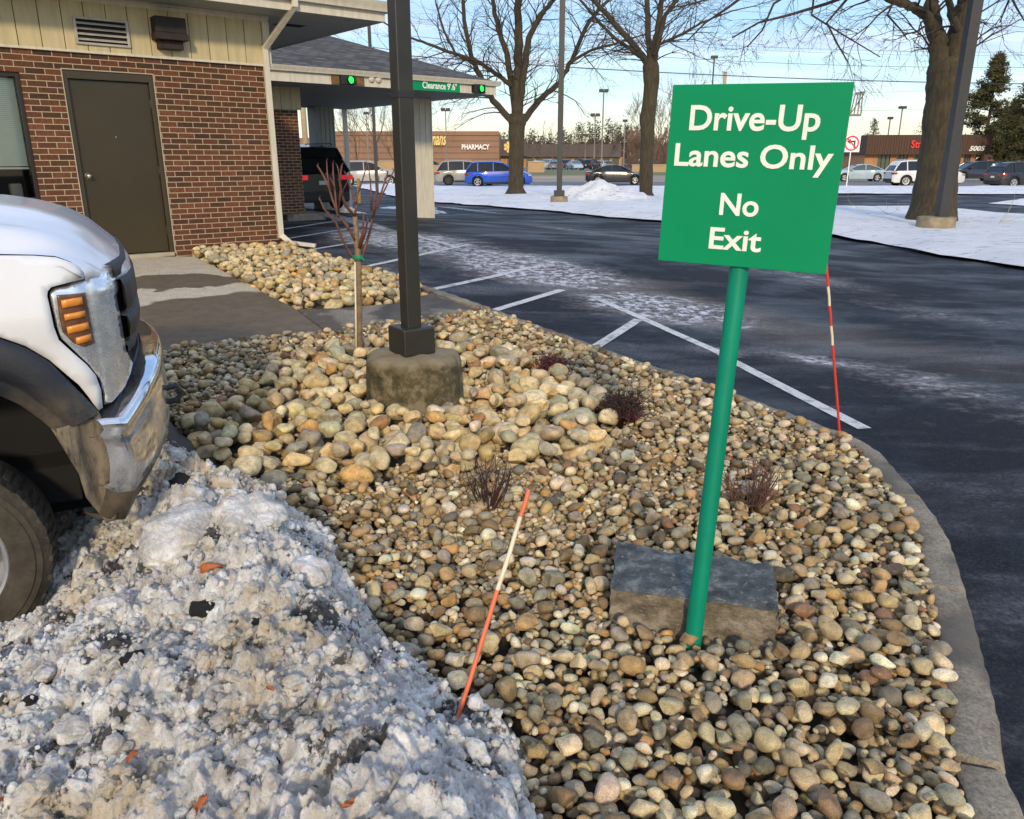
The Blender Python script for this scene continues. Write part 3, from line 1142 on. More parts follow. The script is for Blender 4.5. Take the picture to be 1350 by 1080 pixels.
# left kerb between the bed and the truck bay, mostly under the snow
lk, _ = resample([np.array(at_z(*p, 0)) for p in ((222, 548), (243, 574), (312, 622))] + [np.array((-0.6, 2.62)), np.array((0.25, 1.3)), np.array((0.7, 0.6))], 0.06)
lt = np.gradient(lk, axis=0)
lt /= np.linalg.norm(lt, axis=1)[:, None]
ln = np.stack([lt[:, 1], -lt[:, 0]], 1) * 1.0
_mk = NT('wet_kerb')
_mk.set(_mk.ramp(_mk.noise(_mk.pos(), 60, 4), [(0.3, (0.028, 0.023, 0.019)), (0.7, (0.07, 0.058, 0.048))]), 0.6)
lk0 = lk + ln * 0.02
kerb_piece(0, len(lk) - 1, lk0, ln, 0.15, _mk.m, 0.0, 3)

# ---- stones' soil
inner = [tuple(p) for p in kin[::4]]
kin_end = int(np.argmin(np.hypot(*(kc - np.array(at_h(640, 408))).T)))
bed = [tuple(p) for p in kin[:kin_end:3]]
bed += [at_h(*p) for p in ((590, 420), (527, 428), (431, 440), (300, 455), (213, 468))]
bed += [at_h(150, 520)] + [tuple(p) for p in lk]
bed = bed + [(0.9, 0.6)]
sheet('bed_soil', bed, -0.075, MT['soil'], 0.3)
k0 = int(np.argmin(np.hypot(*(kc - np.array(at_h(573, 381))).T)))
bed2 = [at_h(*p) for p in ((258, 337), (331, 376), (387, 403.5), (450, 403), (527, 396), (556, 387))]
bed2 += [tuple(p) for p in kin[k0::4]]
bed2 += [ab(0.1, -0.05), ab(-1.3, -0.02)]
sheet('bed_soil', bed2, -0.05, MT['soil'], 0.3)

# ---- painted lines


def line(px, w, name='road_marking', dz=ASPH + 0.005):
    P = [np.array(at_h(*p, dz)) for p in px]
    V = []
    F = []
    pts = []
    for i in range(len(P) - 1):
        n = max(1, int(np.hypot(*(P[i + 1] - P[i])) / 0.3))
        for k in range(n):
            pts.append(P[i] + (P[i + 1] - P[i]) * k / n)
    pts.append(P[-1])
    pts = np.array(pts)
    t = np.gradient(pts, axis=0)
    t /= np.linalg.norm(t, axis=1)[:, None]
    nn = np.stack([-t[:, 1], t[:, 0]], 1)
    for i, p in enumerate(pts):
        for s in (-1, 1):
            q = p + nn[i] * s * w / 2
            V.append((q[0], q[1], float(H(q[0], q[1])) + dz))
        if i:
            F.append((2 * i - 2, 2 * i - 1, 2 * i + 1, 2 * i))
    o = bpy.data.objects.new(name, mesh_from(name, V, F, MT['paint']))
    COL.objects.link(o)
    o['kind'] = 'structure'


line([(782, 391), (846, 419), (945, 463), (1140, 565)], 0.105)
line([(782, 459), (842, 421)], 0.105)
line([(645, 411), (741, 382)], 0.105)
line([(563, 383), (652, 364), (700, 352)], 0.105)
line([(374, 292), (424, 285)], 0.10)
line([(374, 302), (452, 290)], 0.10)
line([(376, 315), (475, 299)], 0.10)
line([(398, 331), (522, 311)], 0.10)
line([(551, 312), (603, 327)], 0.10)
line([(480, 352), (620, 322)], 0.10)

# ---- snow islands


def snow_relief(x, y, d):
    e = np.clip(d / 0.7, 0, 1)
    e = e * e * (3 - 2 * e)
    return -0.10 * (1 - e) + e * (fbm(x * 0.5, y * 0.5, 4, 5) - 0.5) * 0.16 + (fbm(x * 2.5, y * 2.5, 3, 8) - 0.5) * 0.04


isl = [at_z(*p, -0.08) for p in ((440, 238), (469, 246), (520, 259), (570, 266), (650, 272), (739, 279), (792, 285), (870, 291), (1000, 301), (1100, 310), (1200, 328), (1350, 352), (1560, 388),
                                (1600, 300), (1350, 284), (1272, 277), (1180, 273), (1103, 274), (1060, 268), (1035, 258), (1000, 249.5), (900, 247), (650, 247), (560, 246), (469, 236))]
sheet('snow', isl, 0.03, MT['clean_snow'], 0.45, fn=snow_relief, jitter=0.14)
isl2 = [at_z(*p, -0.08) for p in ((1045, 255), (1200, 255.5), (1500, 257), (1700, 258), (1700, 247.5), (1350, 247), (1045, 246.5))]
sheet('snow', isl2, 0.03, MT['clean_snow'], 0.8, fn=snow_relief, jitter=0.2)
isl3 = [at_z(*p, -0.1) for p in ((1303, 268), (1350, 271), (1450, 274), (1450, 263), (1350, 262))]
sheet('snow', isl3, 0.0, MT['clean_snow'], 0.5, fn=snow_relief, jitter=0.1)
# kerb edge of the island (dark line before the snow in the gutter)
# ---- road, verge
def rect_sheet(name, x0, x1, y0, y1, z, mat, slope=0.0):
    n = 24
    V = []
    F = []
    for i in range(n + 1):
        x = x0 + (x1 - x0) * i / n
        V += [(x, y0 + slope * x, z), (x, y1 + slope * x, z)]
        if i:
            F.append((2 * i - 2, 2 * i, 2 * i + 1, 2 * i - 1))
    o = bpy.data.objects.new(name, mesh_from(name, V, F, mat))
    COL.objects.link(o)
    o['kind'] = 'structure'


rect_sheet('road', -160, 160, 56.5, 71, ASPH + 0.006, MT['road'])
rect_sheet('road', -160, 160, 71, 88, ASPH + 0.010, MT['dusty'])
rect_sheet('verge', -150, 34, 88, 135, ASPH + 0.25, MT['lawn'])
_m = MB()
for a_, b_, z0, z1 in ((-150, 34, ASPH, ASPH + 0.25),):
    _m.add([(-150, 86.5, ASPH), (34, 86.5, ASPH), (34, 88, ASPH + 0.25), (-150, 88, ASPH + 0.25), (35, 135, ASPH)], [(0, 1, 2, 3)])
    _m.add([(34, 86.5, ASPH), (35.5, 88, ASPH), (35.5, 135, ASPH), (34, 135, ASPH + 0.25), (34, 88, ASPH + 0.25)], [(0, 1, 4), (1, 2, 3, 4)])
_o = _m.build('verge', MT['dusty'])
_o['kind'] = 'structure'
rect_sheet('far_lot', -260, 260, 135, 700, ASPH + 0.02, MT['road'])
rect_sheet('far_lot', 35.6, 260, 88, 135, ASPH + 0.016, MT['road'])

# ================================================================== river stones
PAL = [((0.40, 0.31, 0.18), 5), ((0.50, 0.42, 0.28), 4.5), ((0.28, 0.25, 0.185), 4), ((0.20, 0.14, 0.075), 4.5), ((0.35, 0.235, 0.11), 4),
       ((0.17, 0.155, 0.115), 2.5), ((0.42, 0.24, 0.09), 1.2), ((0.60, 0.54, 0.40), 2), ((0.24, 0.14, 0.08), 1), ((0.10, 0.082, 0.055), 1.5)]
PW = np.array([6, 5, 4, 3, 2.6, 1.6, 0.4, 2, 0.5, 0.5])
PW = PW / PW.sum()
PC = np.array([c for c, _ in PAL])
PALB = np.array([(0.52, 0.40, 0.20), (0.58, 0.475, 0.28), (0.46, 0.40, 0.26), (0.42, 0.30, 0.14), (0.54, 0.34, 0.13), (0.33, 0.30, 0.22), (0.62, 0.54, 0.36), (0.36, 0.20, 0.08)])
PBW = np.array([5, 6, 6, 2, 0.8, 3, 2.5, 0.3])
PBW = PBW / PBW.sum()


def ico(sub):
    bm = bmesh.new()
    bmesh.ops.create_icosphere(bm, subdivisions=sub, radius=1)
    V = np.array([v.co[:] for v in bm.verts])
    F = np.array([[v.index for v in f.verts] for f in bm.faces])
    bm.free()
    return V, F


def stone_shape(V, rg, ang=0.5):
    P = V.copy()
    for _ in range(rg.integers(5, 12)):
        n = rg.normal(size=3)
        n /= np.linalg.norm(n)
        d = rg.uniform(0.50, 0.88)
        s = P @ n
        ex = np.maximum(s - d, 0)
        P -= np.outer(ex * rg.uniform(0.55, 0.9) * (0.5 + ang), n)
    # low frequency lumps
    for _ in range(4):
        k = rg.normal(size=3) * 1.6
        ph = rg.uniform(0, 6)
        P += P * (0.045 * np.sin(P @ k + ph))[:, None]
    for _ in range(3):
        k = rg.normal(size=3) * 5
        ph = rg.uniform(0, 6)
        P += P * (0.012 * np.sin(P @ k + ph))[:, None]
    return P / np.abs(P).max(0)


NV = 28
_rg = np.random.default_rng(3)
IC3 = ico(4)
IC2 = ico(3)
IC1 = ico(2)
_st = _rg.integers(0, 1 << 30, NV)
SH = {l: [stone_shape(ic[0], np.random.default_rng(int(s)), 0.3 + 0.35 * (k_ % 3)) for k_, s in enumerate(_st)] for l, ic in ((4, IC3), (3, IC2), (2, IC1))}
IF = {4: IC3[1], 3: IC2[1], 2: IC1[1]}

G = 0.0125
HX0, HX1, HY0, HY1 = -4.6, 3.0, 1.2, 13.0
hx = np.arange(HX0, HX1, G)
hy = np.arange(HY0, HY1, G)
HMX, HMY = np.meshgrid(hx, hy, indexing='ij')
HB = H(HMX, HMY)
HM = HB - 0.075


def block(poly, z):
    k = inside(poly, HMX, HMY)
    HM[k] = np.maximum(HM[k], HB[k] + z)


# things standing in the bed keep stones off
PB = (-0.68, 5.24)
SPB = (0.628, 2.375)
BLK = [(0.352, 2.50), (0.905, 2.345), (0.985, 2.665), (0.425, 2.87)]
block([(PB[0] + 0.29 * math.cos(t), PB[1] + 0.29 * math.sin(t)) for t in np.linspace(0, 6.28, 20)], 0.5)
block(BLK, 0.16)


def view_ok(x, y, m=0.35):
    d = y * CP + 1.62 * SP
    u = FPX * x / d
    h = y * SP - 1.62 * CP
    v = FPX * h / d
    mm = m * FPX / d
    return (np.abs(u) < 675 + mm) & (v > -540 - mm) & (y > 1.2)


STN = []


def deposit(poly, n, rfun, lim, fl=(0.5, 0.85), big=False, zmask=None, seed=1, pen=0.12, colf=None):
    rg = np.random.default_rng(seed)
    P = np.array(poly)
    lo = P.min(0)
    hi = P.max(0)
    X = rg.uniform(lo[0], hi[0], n * 3)
    Y = rg.uniform(lo[1], hi[1], n * 3)
    k = inside(poly, X, Y) & view_ok(X, Y)
    if zmask is not None:
        k &= zmask(X, Y)
    X = X[k][:n]
    Y = Y[k][:n]
    cnt = 0
    for x, y in zip(X, Y):
        r = rfun(rg, x, y)
        a = r
        b = r * rg.uniform(0.55, 0.95)
        c = r * rg.uniform(*fl)
        yaw = rg.uniform(0, math.pi)
        R = int(a / G) + 1
        ix = int((x - HX0) / G)
        iy = int((y - HY0) / G)
        if ix - R < 0 or iy - R < 0 or ix + R >= len(hx) or iy + R >= len(hy):
            continue
        sl = (slice(ix - R, ix + R + 1), slice(iy - R, iy + R + 1))
        gx_ = HMX[sl] - x
        gy_ = HMY[sl] - y
        cu, su = math.cos(yaw), math.sin(yaw)
        q = ((gx_ * cu + gy_ * su) / a) ** 2 + ((-gx_ * su + gy_ * cu) / b) ** 2
        ins = q < 1
        rt = np.sqrt(np.maximum(1 - q, 0)) * c
        if not ins.any():
            continue
        zc = (HM[sl] + rt * 0.9)[ins].max() - pen * c
        top = zc + c
        gz = float(H(x, y))
        if top > gz + lim(x, y, r):
            continue
        HM[sl] = np.where(ins, np.maximum(HM[sl], zc + rt * 0.92), HM[sl])
        STN.append((x, y, zc, a, b, c, yaw, big, rg.integers(NV), rg.normal(0, 0.22), rg.normal(0, 0.22), rg.random(), rg.random()))
        cnt += 1
    return cnt


COB = [at_h(*p, 0.05) for p in ((238, 560), (285, 534), (325, 512), (355, 494), (400, 476), (440, 458), (480, 452), (530, 450), (600, 452), (650, 456), (680, 470), (715, 486), (760, 505), (806, 530), (812, 560),
                                 (790, 580), (740, 600), (690, 612), (640, 612), (590, 622), (520, 616), (470, 632), (400, 628), (350, 632), (300, 612), (270, 590))]
cobmound = lambda x, y, r: 0.135 + 0.04 * fbm(np.array([x * 2.0]), np.array([y * 2.0]), 2, 3)[0]
ncob = deposit(COB, 5200, lambda rg, x, y: 0.070 * math.exp(rg.normal(0, 0.22)) + 0.010, cobmound, (0.55, 0.8), True, seed=2, pen=0.05)
ncob2 = deposit(bed2, 6500, lambda rg, x, y: 0.062 * math.exp(rg.normal(0, 0.25)) + 0.008, lambda x, y, r: 0.13, (0.55, 0.8), True, seed=4, pen=0.05)


def small_r(rg, x, y):
    s = 0.0245 if y < 5.2 else 0.0265
    return min(0.054, s * math.exp(rg.normal(0, 0.26)) + 0.003)


lims = lambda x, y, r: 0.035 + 0.03 * vnoise(np.array([x * 3.0]), np.array([y * 3.0]), 9)[0] + (0.035 if r > 0.038 else 0)
n1 = deposit(bed, 52000, small_r, lims, (0.5, 0.8), False, seed=5)
n2 = deposit(bed, 26000, lambda rg, x, y: 0.019 * math.exp(rg.normal(0, 0.25)), lambda x, y, r: 0.03 + 0.03 * vnoise(np.array([x * 3.0]), np.array([y * 3.0]), 9)[0], (0.5, 0.8), False, seed=6)
n2 += deposit(bed, 9000, lambda rg, x, y: 0.014 * math.exp(rg.normal(0, 0.22)), lambda x, y, r: 0.045, (0.5, 0.8), False, seed=16)
n3 = deposit(bed2, 3000, lambda rg, x, y: 0.03 * math.exp(rg.normal(0, 0.25)), lambda x, y, r: 0.05, (0.5, 0.8), False, seed=7)
print('stones', ncob, ncob2, n1, n2, n3)


def stone_col(s):
    rg = np.random.default_rng(int(s[11] * 1e9))
    x, y = s[0], s[1]
    if s[7]:
        c = PALB[rg.choice(len(PALB), p=PBW)]
    else:
        c = PC[rg.choice(len(PC), p=PW)]
    c = c * rg.uniform(0.8, 1.2) * (np.array([1.05, 0.98, 0.86]) if s[7] else np.array([1.12, 1.07, 0.94])) * (1 + rg.normal(0, 0.03, 3))
    return np.clip(c, 0.02, 0.75)


def stone_mat3(s):
    x, y, zc, a, b, c, yaw, big, vi, t1, t2 = s[:11]
    return (Matrix.Rotation(yaw, 3, 'Z') @ Matrix.Rotation(t1, 3, 'X') @ Matrix.Rotation(t2, 3, 'Y'))


def depth_of(s):
    return s[1] * CP - (s[2] - CAMZ) * SP


order = sorted(range(len(STN)), key=lambda i: -STN[i][3] / depth_of(STN[i]))


def vis_stone(s):
    # near the top of the pile there
    ix = int((s[0] - HX0) / G)
    iy = int((s[1] - HY0) / G)
    d = depth_of(s)
    u = FPX * s[0] / d
    h = s[1] * SP + (s[2] - CAMZ) * CP
    v = FPX * h / d
    return HM[ix, iy] < s[2] + s[5] * 1.05 and abs(u) < 675 and abs(v) < 540


# ---- snow heap footprint (needed to hide stones below)
SNOWB = [at_z(*p, 0.0) for p in ((196, 560), (215, 590), (245, 590), (285, 612), (330, 640), (365, 650), (402, 678), (440, 715), (465, 765), (490, 808), (535, 865), (590, 925), (640, 965), (690, 1015), (705, 1060), (725, 1110), (760, 1200))]
SNOWP = SNOWB + [(0.1, 0.5), (-4.0, 0.5), (-4.2, 3.0), (-3.0, 4.3)]


def blocks(x, y, sc, seed):
    """broken slabs: every cell has its own height, steep edges between cells"""
    X = x * sc + 0.8 * (fbm(x * sc * 0.7, y * sc * 0.7, 2, seed + 9) - 0.5)
    Y = y * sc + 0.8 * (fbm(x * sc * 0.7 + 31, y * sc * 0.7, 2, seed + 19) - 0.5)
    ix = np.floor(X)
    iy = np.floor(Y)
    f1 = np.full(np.shape(X), 9.0)
    f2 = np.full(np.shape(X), 9.0)
    hh = np.zeros(np.shape(X))
    for i in (-1, 0, 1):
        for j in (-1, 0, 1):
            cx_ = ix + i + 0.15 + 0.7 * _hash(ix + i, iy + j, seed)
            cy_ = iy + j + 0.15 + 0.7 * _hash(ix + i, iy + j, seed + 1)
            d_ = np.hypot(X - cx_, Y - cy_)
            hv = _hash(ix + i, iy + j, seed + 2) ** 1.6 + 0.45 * ((X - cx_) * (_hash(ix + i, iy + j, seed + 3) - 0.5) + (Y - cy_) * (_hash(ix + i, iy + j, seed + 4) - 0.5)) * 2
            near = d_ < f1
            f2 = np.where(near, f1, np.minimum(f2, d_))
            hh = np.where(near, hv, hh)
            f1 = np.where(near, d_, f1)
    e = np.clip((f2 - f1) / 0.22, 0, 1)
    return hh * e * (2 - e)


def snow_h(x, y):
    """height of the heap surface above z=0"""
    d = dist_poly(SNOWB, x, y, closed=False)
    ins = inside(SNOWP, x, y)
    d = np.where(ins, d, -d) + 0.10 * (fbm(x * 4, y * 4, 4, 77) - 0.5)
    base = -0.15
    ridge = 0.14 * np.exp(-((d - 0.42) / 0.30) ** 2) + 0.14 * np.clip(d / 0.3, 0, 1)
    far = np.clip((d - 0.9) / 1.0, 0, 1)
    hgt = 0.20 + ridge - 0.15 - 0.20 * far
    edge = np.clip((d + 0.02) / 0.10, 0, 1)
    edge = edge * (2 - edge)
    # wheel rut and under-truck hollow
    L = 0.0
    w = np.clip((0.95 - np.hypot((x + 2.25), (y - 2.85) * 0.8)) / 0.5, 0, 1)
    hgt = hgt - 0.20 * w
    yb = np.clip((y - 3.1) / 0.7, 0, 1)
    hgt = hgt - 0.14 * yb
    n = fbm(x * 2.2, y * 2.2, 3, 21) - 0.5
    b1 = 1 - np.abs(2 * fbm(x * 5.5, y * 5.5, 3, 31) - 1)
    b2 = np.abs(2 * fbm(x * 15, y * 15, 4, 41) - 1)
    b3 = np.abs(2 * fbm(x * 48, y * 48, 3, 51) - 1)
    rough = 0.16 * n + 0.075 * (b1 - 0.7) - 0.090 * (b2 - 0.25) - 0.030 * (b3 - 0.25)
    z = hgt * edge + rough * (0.4 + 0.6 * edge)
    z = z + (0.048 * blocks(x, y, 7.0, 3) + 0.022 * blocks(x, y, 21.0, 5) - 0.025) * edge
    return np.where(edge > 0, z, -0.3) - 0.12 * (1 - edge)


buried = lambda s: inside(SNOWP, np.array([s[0]]), np.array([s[1]]))[0] and dist_poly(SNOWB, np.array([s[0]]), np.array([s[1]]), False)[0] > 0.12
keep = [i for i in order if not buried(STN[i])]
indiv = []
nb = ns = 0
for i in keep:
    s = STN[i]
    if not vis_stone(s):
        continue
    if s[7] and nb < 300:
        indiv.append(i)
        nb += 1
    elif not s[7] and ns < 300:
        indiv.append(i)
        ns += 1
    if nb >= 300 and ns >= 300:
        break
indset = set(indiv)
smesh = []
for vi in range(NV):
    me = bpy.data.meshes.new('river_stone')
    Vv, Ff = SH[3][vi], IF[3]
    me.from_pydata([tuple(v) for v in Vv], [], [tuple(int(q) for q in f) for f in Ff])
    me.polygons.foreach_set('use_smooth', [True] * len(me.polygons))
    me.materials.append(MT['stone_obj'])
    me.update()
    smesh.append(me)
for i in indiv:
    s = STN[i]
    nm = 'cobble' if s[7] else 'river_stone'
    o = bpy.data.objects.new(nm, smesh[s[8]])
    COL.objects.link(o)
    o.location = (s[0], s[1], s[2])
    o.scale = (s[3], s[4], s[5])
    o.rotation_euler = stone_mat3(s).to_euler()
    c = stone_col(s)
    o.color = (c[0], c[1], c[2], 1)
    if s[7]:
        tag(o, 'large rounded buff cobble lying among the cobbles round the lamp post or by the wall', 'cobble', 'large buff cobbles')
    else:
        tag(o, 'small water-worn stone in the gravel bed in front of the cobbles', 'stone', 'small river stones in the bed')


def merge_stones(name, idx, lab, cat):
    Vs = []
    Fs = []
    Cs = []
    n = 0
    for i in idx:
        s = STN[i]
        big_px = s[3] / depth_of(s) * FPX * 2
        lod = 3 if big_px > 30 else 2
        V = SH[lod][s[8]] * np.array([s[3], s[4], s[5]])
        R = np.array(stone_mat3(s))
        V = V @ R.T + np.array([s[0], s[1], s[2]])
        Vs.append(V)
        Fs.append(IF[lod] + n)
        n += len(V)
        c = stone_col(s)
        Cs.append(np.tile(np.array([c[0], c[1], c[2], 1.0]), (len(V), 1)))
    V = np.concatenate(Vs)
    F = np.concatenate(Fs)
    C = np.concatenate(Cs)
    o = arrays_mesh(name, V, F, MT['stone_attr'])
    at = o.data.attributes.new('tint', 'FLOAT_COLOR', 'POINT')
    at.data.foreach_set('color', C.astype(np.float32).ravel())
    tag(o, lab, cat, None, 'stuff')
    print(name, len(idx), len(V))
    return o


merge_stones('river_gravel', [i for i in keep if i not in indset and not STN[i][7]], 'mixed tan and grey river gravel filling the planting bed', 'gravel')
rest_big = [i for i in keep if i not in indset and STN[i][7]]
if rest_big:
    merge_stones('cobble_fill', rest_big, 'buff cobbles packed between the larger cobbles in the beds', 'cobbles')

# ================================================================== snow heap
sx0, sx1, sy0, sy1 = -2.9, 0.55, 1.0, 4.35
gs = 0.0075
ax_ = np.arange(sx0, sx1, gs)
ay_ = np.arange(sy0, sy1, gs)
SX, SY = np.meshgrid(ax_, ay_, indexing='ij')
SZ = snow_h(SX, SY)
Vv = np.stack([SX.ravel(), SY.ravel(), SZ.ravel()], 1)
Ff = grid_faces(len(ax_), len(ay_))
ok = (SZ.ravel() > -0.2)
Ff = Ff[ok[Ff].any(1)]
used, invx = np.unique(Ff, return_inverse=True)
o = arrays_mesh('ploughed_snow', Vv[used], invx.reshape(Ff.shape), MT['dirty_snow'])
tag(o, 'dirty lumpy heap of ploughed snow in front of the truck', 'snow', None, 'stuff')


def snow_zs(x, y):
    i = int(np.clip((x - sx0) / gs, 0, SZ.shape[0] - 1))
    j = int(np.clip((y - sy0) / gs, 0, SZ.shape[1] - 1))
    return float(SZ[i, j])


def chunk_shape(seed, sub=3, rough=0.25):
    rg = np.random.default_rng(seed)
    V, F = ico(sub)
    P = V * rg.uniform(0.7, 1.0, 3)
    for _ in range(5):
        n = rg.normal(size=3)
        n /= np.linalg.norm(n)
        d = rg.uniform(0.5, 0.85)
        ex = np.maximum(P @ n - d, 0)
        P -= np.outer(ex * 0.7, n)
    f = 0
    for k_ in range(14):
        k = rg.normal(size=3) * (2.2 + k_ * 0.9)
        f = f + np.sin(V @ k + rg.uniform(0, 6)) * rough / (1.6 + k_ * 0.55)
    return P * (1 + f * 0.5)[:, None], F


CH = [chunk_shape(100 + i, 4, 0.34) for i in range(8)]
CHS = [chunk_shape(200 + i, 2) for i in range(8)]
rg = np.random.default_rng(77)
# small crumbs: one uncountable scatter
Vs, Fs = [], []
n = 0
cand = 0
while cand < 11000:
    x = rg.uniform(-2.6, 0.3)
    y = rg.uniform(1.15, 4.0)
    if not inside(SNOWP, np.array([x]), np.array([y]))[0] or not view_ok(np.array([x]), np.array([y]), 0.1)[0]:
        cand += 0.2
        continue
    cand += 1
    r = 0.0058 * math.exp(rg.normal(0, 0.62))
    r = min(r, 0.038)
    V, F = CHS[rg.integers(8)]
    R = np.array(Matrix.Rotation(rg.uniform(0, 6), 3, 'Z') @ Matrix.Rotation(rg.uniform(0, 6), 3, 'X'))
    z = snow_zs(x, y)
    Vs.append((V * r) @ R.T + np.array([x, y, z + r * 0.25]))
    Fs.append(F + n)
    n += len(V)
o = arrays_mesh('snow_crumbs', np.concatenate(Vs), np.concatenate(Fs), MT['snow_chunk'], smooth=False)
tag(o, 'loose crumbs of ice scattered over the ploughed snow', 'snow crumbs', None, 'stuff')
chm = []
for V, F in CH:
    me = bpy.data.meshes.new('ice_chunk')
    me.from_pydata([tuple(v) for v in V], [], [tuple(int(q) for q in f) for f in F])
    me.polygons.foreach_set('use_smooth', [True] * len(me.polygons))
    me.materials.append(MT['snow_chunk'])
    me.update()
    chm.append(me)


def place_on_snow(u, v):
    z = 0.1
    for _ in range(12):
        p = at_z(u, v, z)
        z = 0.5 * z + 0.5 * max(-0.15, snow_zs(p[0], p[1]))
    return p[0], p[1], z


def snow_chunk(u, v, wpx, lab=None, grp='ice chunks on the snow heap', flat=0.75):
    x, y, z = place_on_snow(u, v)
    d = y * CP - (z - CAMZ) * SP
    r = wpx / 2 / FPX * d
    o = bpy.data.objects.new('ice_chunk', chm[rg.integers(8)])
    COL.objects.link(o)
    o.location = (x, y, z + r * 0.15)
    o.scale = (r, r, r * flat)
    o.rotation_euler = (rg.uniform(-.4, .4), rg.uniform(-.4, .4), rg.uniform(0, 6))
    tag(o, lab or 'fist-sized lump of grubby ice lying on the ploughed snow', 'ice chunk', grp)


snow_chunk(240, 715, 100, 'biggest tan-stained lump of frozen snow, on the heap below the bumper')
snow_chunk(330, 690, 95, 'broad tan-stained lump at the top of the snow ridge by the gravel')
snow_chunk(252, 660, 62, 'brown-stained lump of ice directly below the chrome bumper')
snow_chunk(98, 968, 62, 'pale domed ice lump near the bottom left of the snow heap')
snow_chunk(408, 758, 66, 'sandy brown lump capping the snow ridge beside the gravel')
snow_chunk(45, 1050, 50, 'pale rounded ice lump at the bottom left corner beside a leaf')
for u, v, w in ((150, 800, 44), (178, 800, 26), (115, 838, 38), (125, 858, 30), (142, 872, 26), (193, 845, 22), (62, 888, 34), (205, 1000 - 130, 30), (300, 832, 40), (230, 808, 34), (248, 828, 30), (335, 782, 28),
                (297, 955, 36), (205, 1055, 40), (230, 1035, 40), (260, 1015, 34), (348, 1015, 30), (390, 900, 34), (430, 845, 30), (452, 1035, 36), (90, 1000, 34), (135, 1000, 36), (165, 985, 26), (180, 930, 28),
                (275, 875, 28), (320, 900, 30), (360, 860, 24), (410, 960, 30), (470, 900, 28), (520, 960, 24), (560, 1010, 30), (600, 1000, 22), (500, 1040, 24), (20, 960, 28), (65, 930, 22), (350, 950, 20),
                (190, 720, 30), (155, 775, 26), (290, 750, 26), (370, 730, 30), (240, 1070, 34), (320, 1060, 30), (150, 1040, 30), (400, 1020, 22), (290, 1000, 20), (225, 900, 22), (100, 905, 26), (350, 820, 20),
                (270, 625, 34), (300, 640, 36), (315, 660, 30), (230, 605, 34), (560, 930, 16), (665, 968, 14), (250, 576, 12), (445, 800, 22), (480, 850, 20)):
    snow_chunk(u + rg.uniform(-3, 3), v + rg.uniform(-3, 3), w * rg.uniform(0.85, 1.15))
# dark lumps of broken asphalt
lm = []
for i in range(3):
    V, F = chunk_shape(300 + i, 3, 0.35)
    me = bpy.data.meshes.new('asphalt_lump')
    me.from_pydata([tuple(v) for v in V], [], [tuple(int(q) for q in f) for f in F])
    me.polygons.foreach_set('use_smooth', [True] * len(me.polygons))
    me.materials.append(MT['asphalt_lump'])
    me.update()
    lm.append(me)
for u, v, w, lab in ((175, 873, 34, 'black asphalt lump in the middle left of the snow heap'), (265, 803, 40, 'black crumbly asphalt lump below the orange leaf'), (38, 925, 26, 'black asphalt lump nearest the tyre at the left edge'),
                     (118, 923, 22, 'small black asphalt lump right of the one at the left edge'), (338, 820, 16, 'small black pebble of asphalt on the right of the ridge'), (364, 1004, 15, 'small black stone low on the snow near the bottom'),
                     (60, 908, 24, 'ragged black asphalt crumb beside the left edge lumps'), (372, 686, 16, 'black lump at the very top of the snow ridge'), (240, 636, 40, 'black lump frozen into the ice below the bumper')):
    x, y, z = place_on_snow(u, v)
    r = w / 2 / FPX * (y * CP - (z - CAMZ) * SP)
    o = bpy.data.objects.new('asphalt_lump', lm[rg.integers(3)])
    COL.objects.link(o)
    o.location = (x, y, z + r * 0.1)
    o.scale = (r, r, r * 0.6)
    o.rotation_euler = (0.2, 0.1, rg.uniform(0, 6))
    tag(o, lab, 'asphalt lump', 'dark lumps in the snow')
# dead leaves
for k, (u, v, w, lab) in enumerate(((284, 762, 30, 'curled orange dead leaf on the snow heap, the largest and highest'), (178, 1004, 20, 'rust brown dead leaf in the lower middle of the snow'),
                                    (358, 919, 12, 'small rust brown leaf on the right of the snow heap'), (462, 1070, 22, 'brown leaf scrap at the bottom edge of the snow'), (6, 1066, 22, 'brown dead leaf in the bottom left corner'),
                                    (598, 972, 16, 'dark red leaf scrap at the foot of the orange stake'), (268, 1070, 26, 'tan leaf scrap at the bottom centre of the snow'))):
    x, y, z = place_on_snow(u, v)
    r = w / 2 / FPX * (y * CP - (z - CAMZ) * SP)
    m = MB()
    rows = []
    for a in range(7):
        t = a / 6
        wd = (math.sin(math.pi * (0.06 + 0.9 * t)) ** 0.8) * (0.55 + 0.18 * math.sin(9 * t + k))
        rows.append([((t - 0.5) * 2 * r, s * wd * r, r * (0.35 * abs(s) + 0.25 * math.sin(3 * t + s + k) + 0.3)) for s in (-1, -0.5, 0, 0.5, 1)])
    m.grid(rows)
    m.tube([(-r, 0, 0.3 * r), (-1.3 * r, 0.1 * r, 0.5 * r)], r * 0.04, 4)
    o = m.build('dead_leaf', MT['leaf_orange'], None, smooth=True)
    sm = o.modifiers.new('t', 'SOLIDIFY')
    sm.thickness = 0.0008
    o.location = (x, y - 0.01, z + 0.022)
    o.rotation_euler = (0.3, -0.2, k * 1.3)
    tag(o, lab, 'leaf', 'dead leaves on the snow')
# ================================================================== bank building
def onw(u, v, bb):
    r = ray(u, v)
    t = (bb + BC[0] * BX[0] + BC[1] * BX[1]) / (r[0] * BX[0] + r[1] * BX[1])
    x, y = r[0] * t - BC[0], r[1] * t - BC[1]
    return x * AX[0] + y * AX[1], CAMZ + r[2] * t


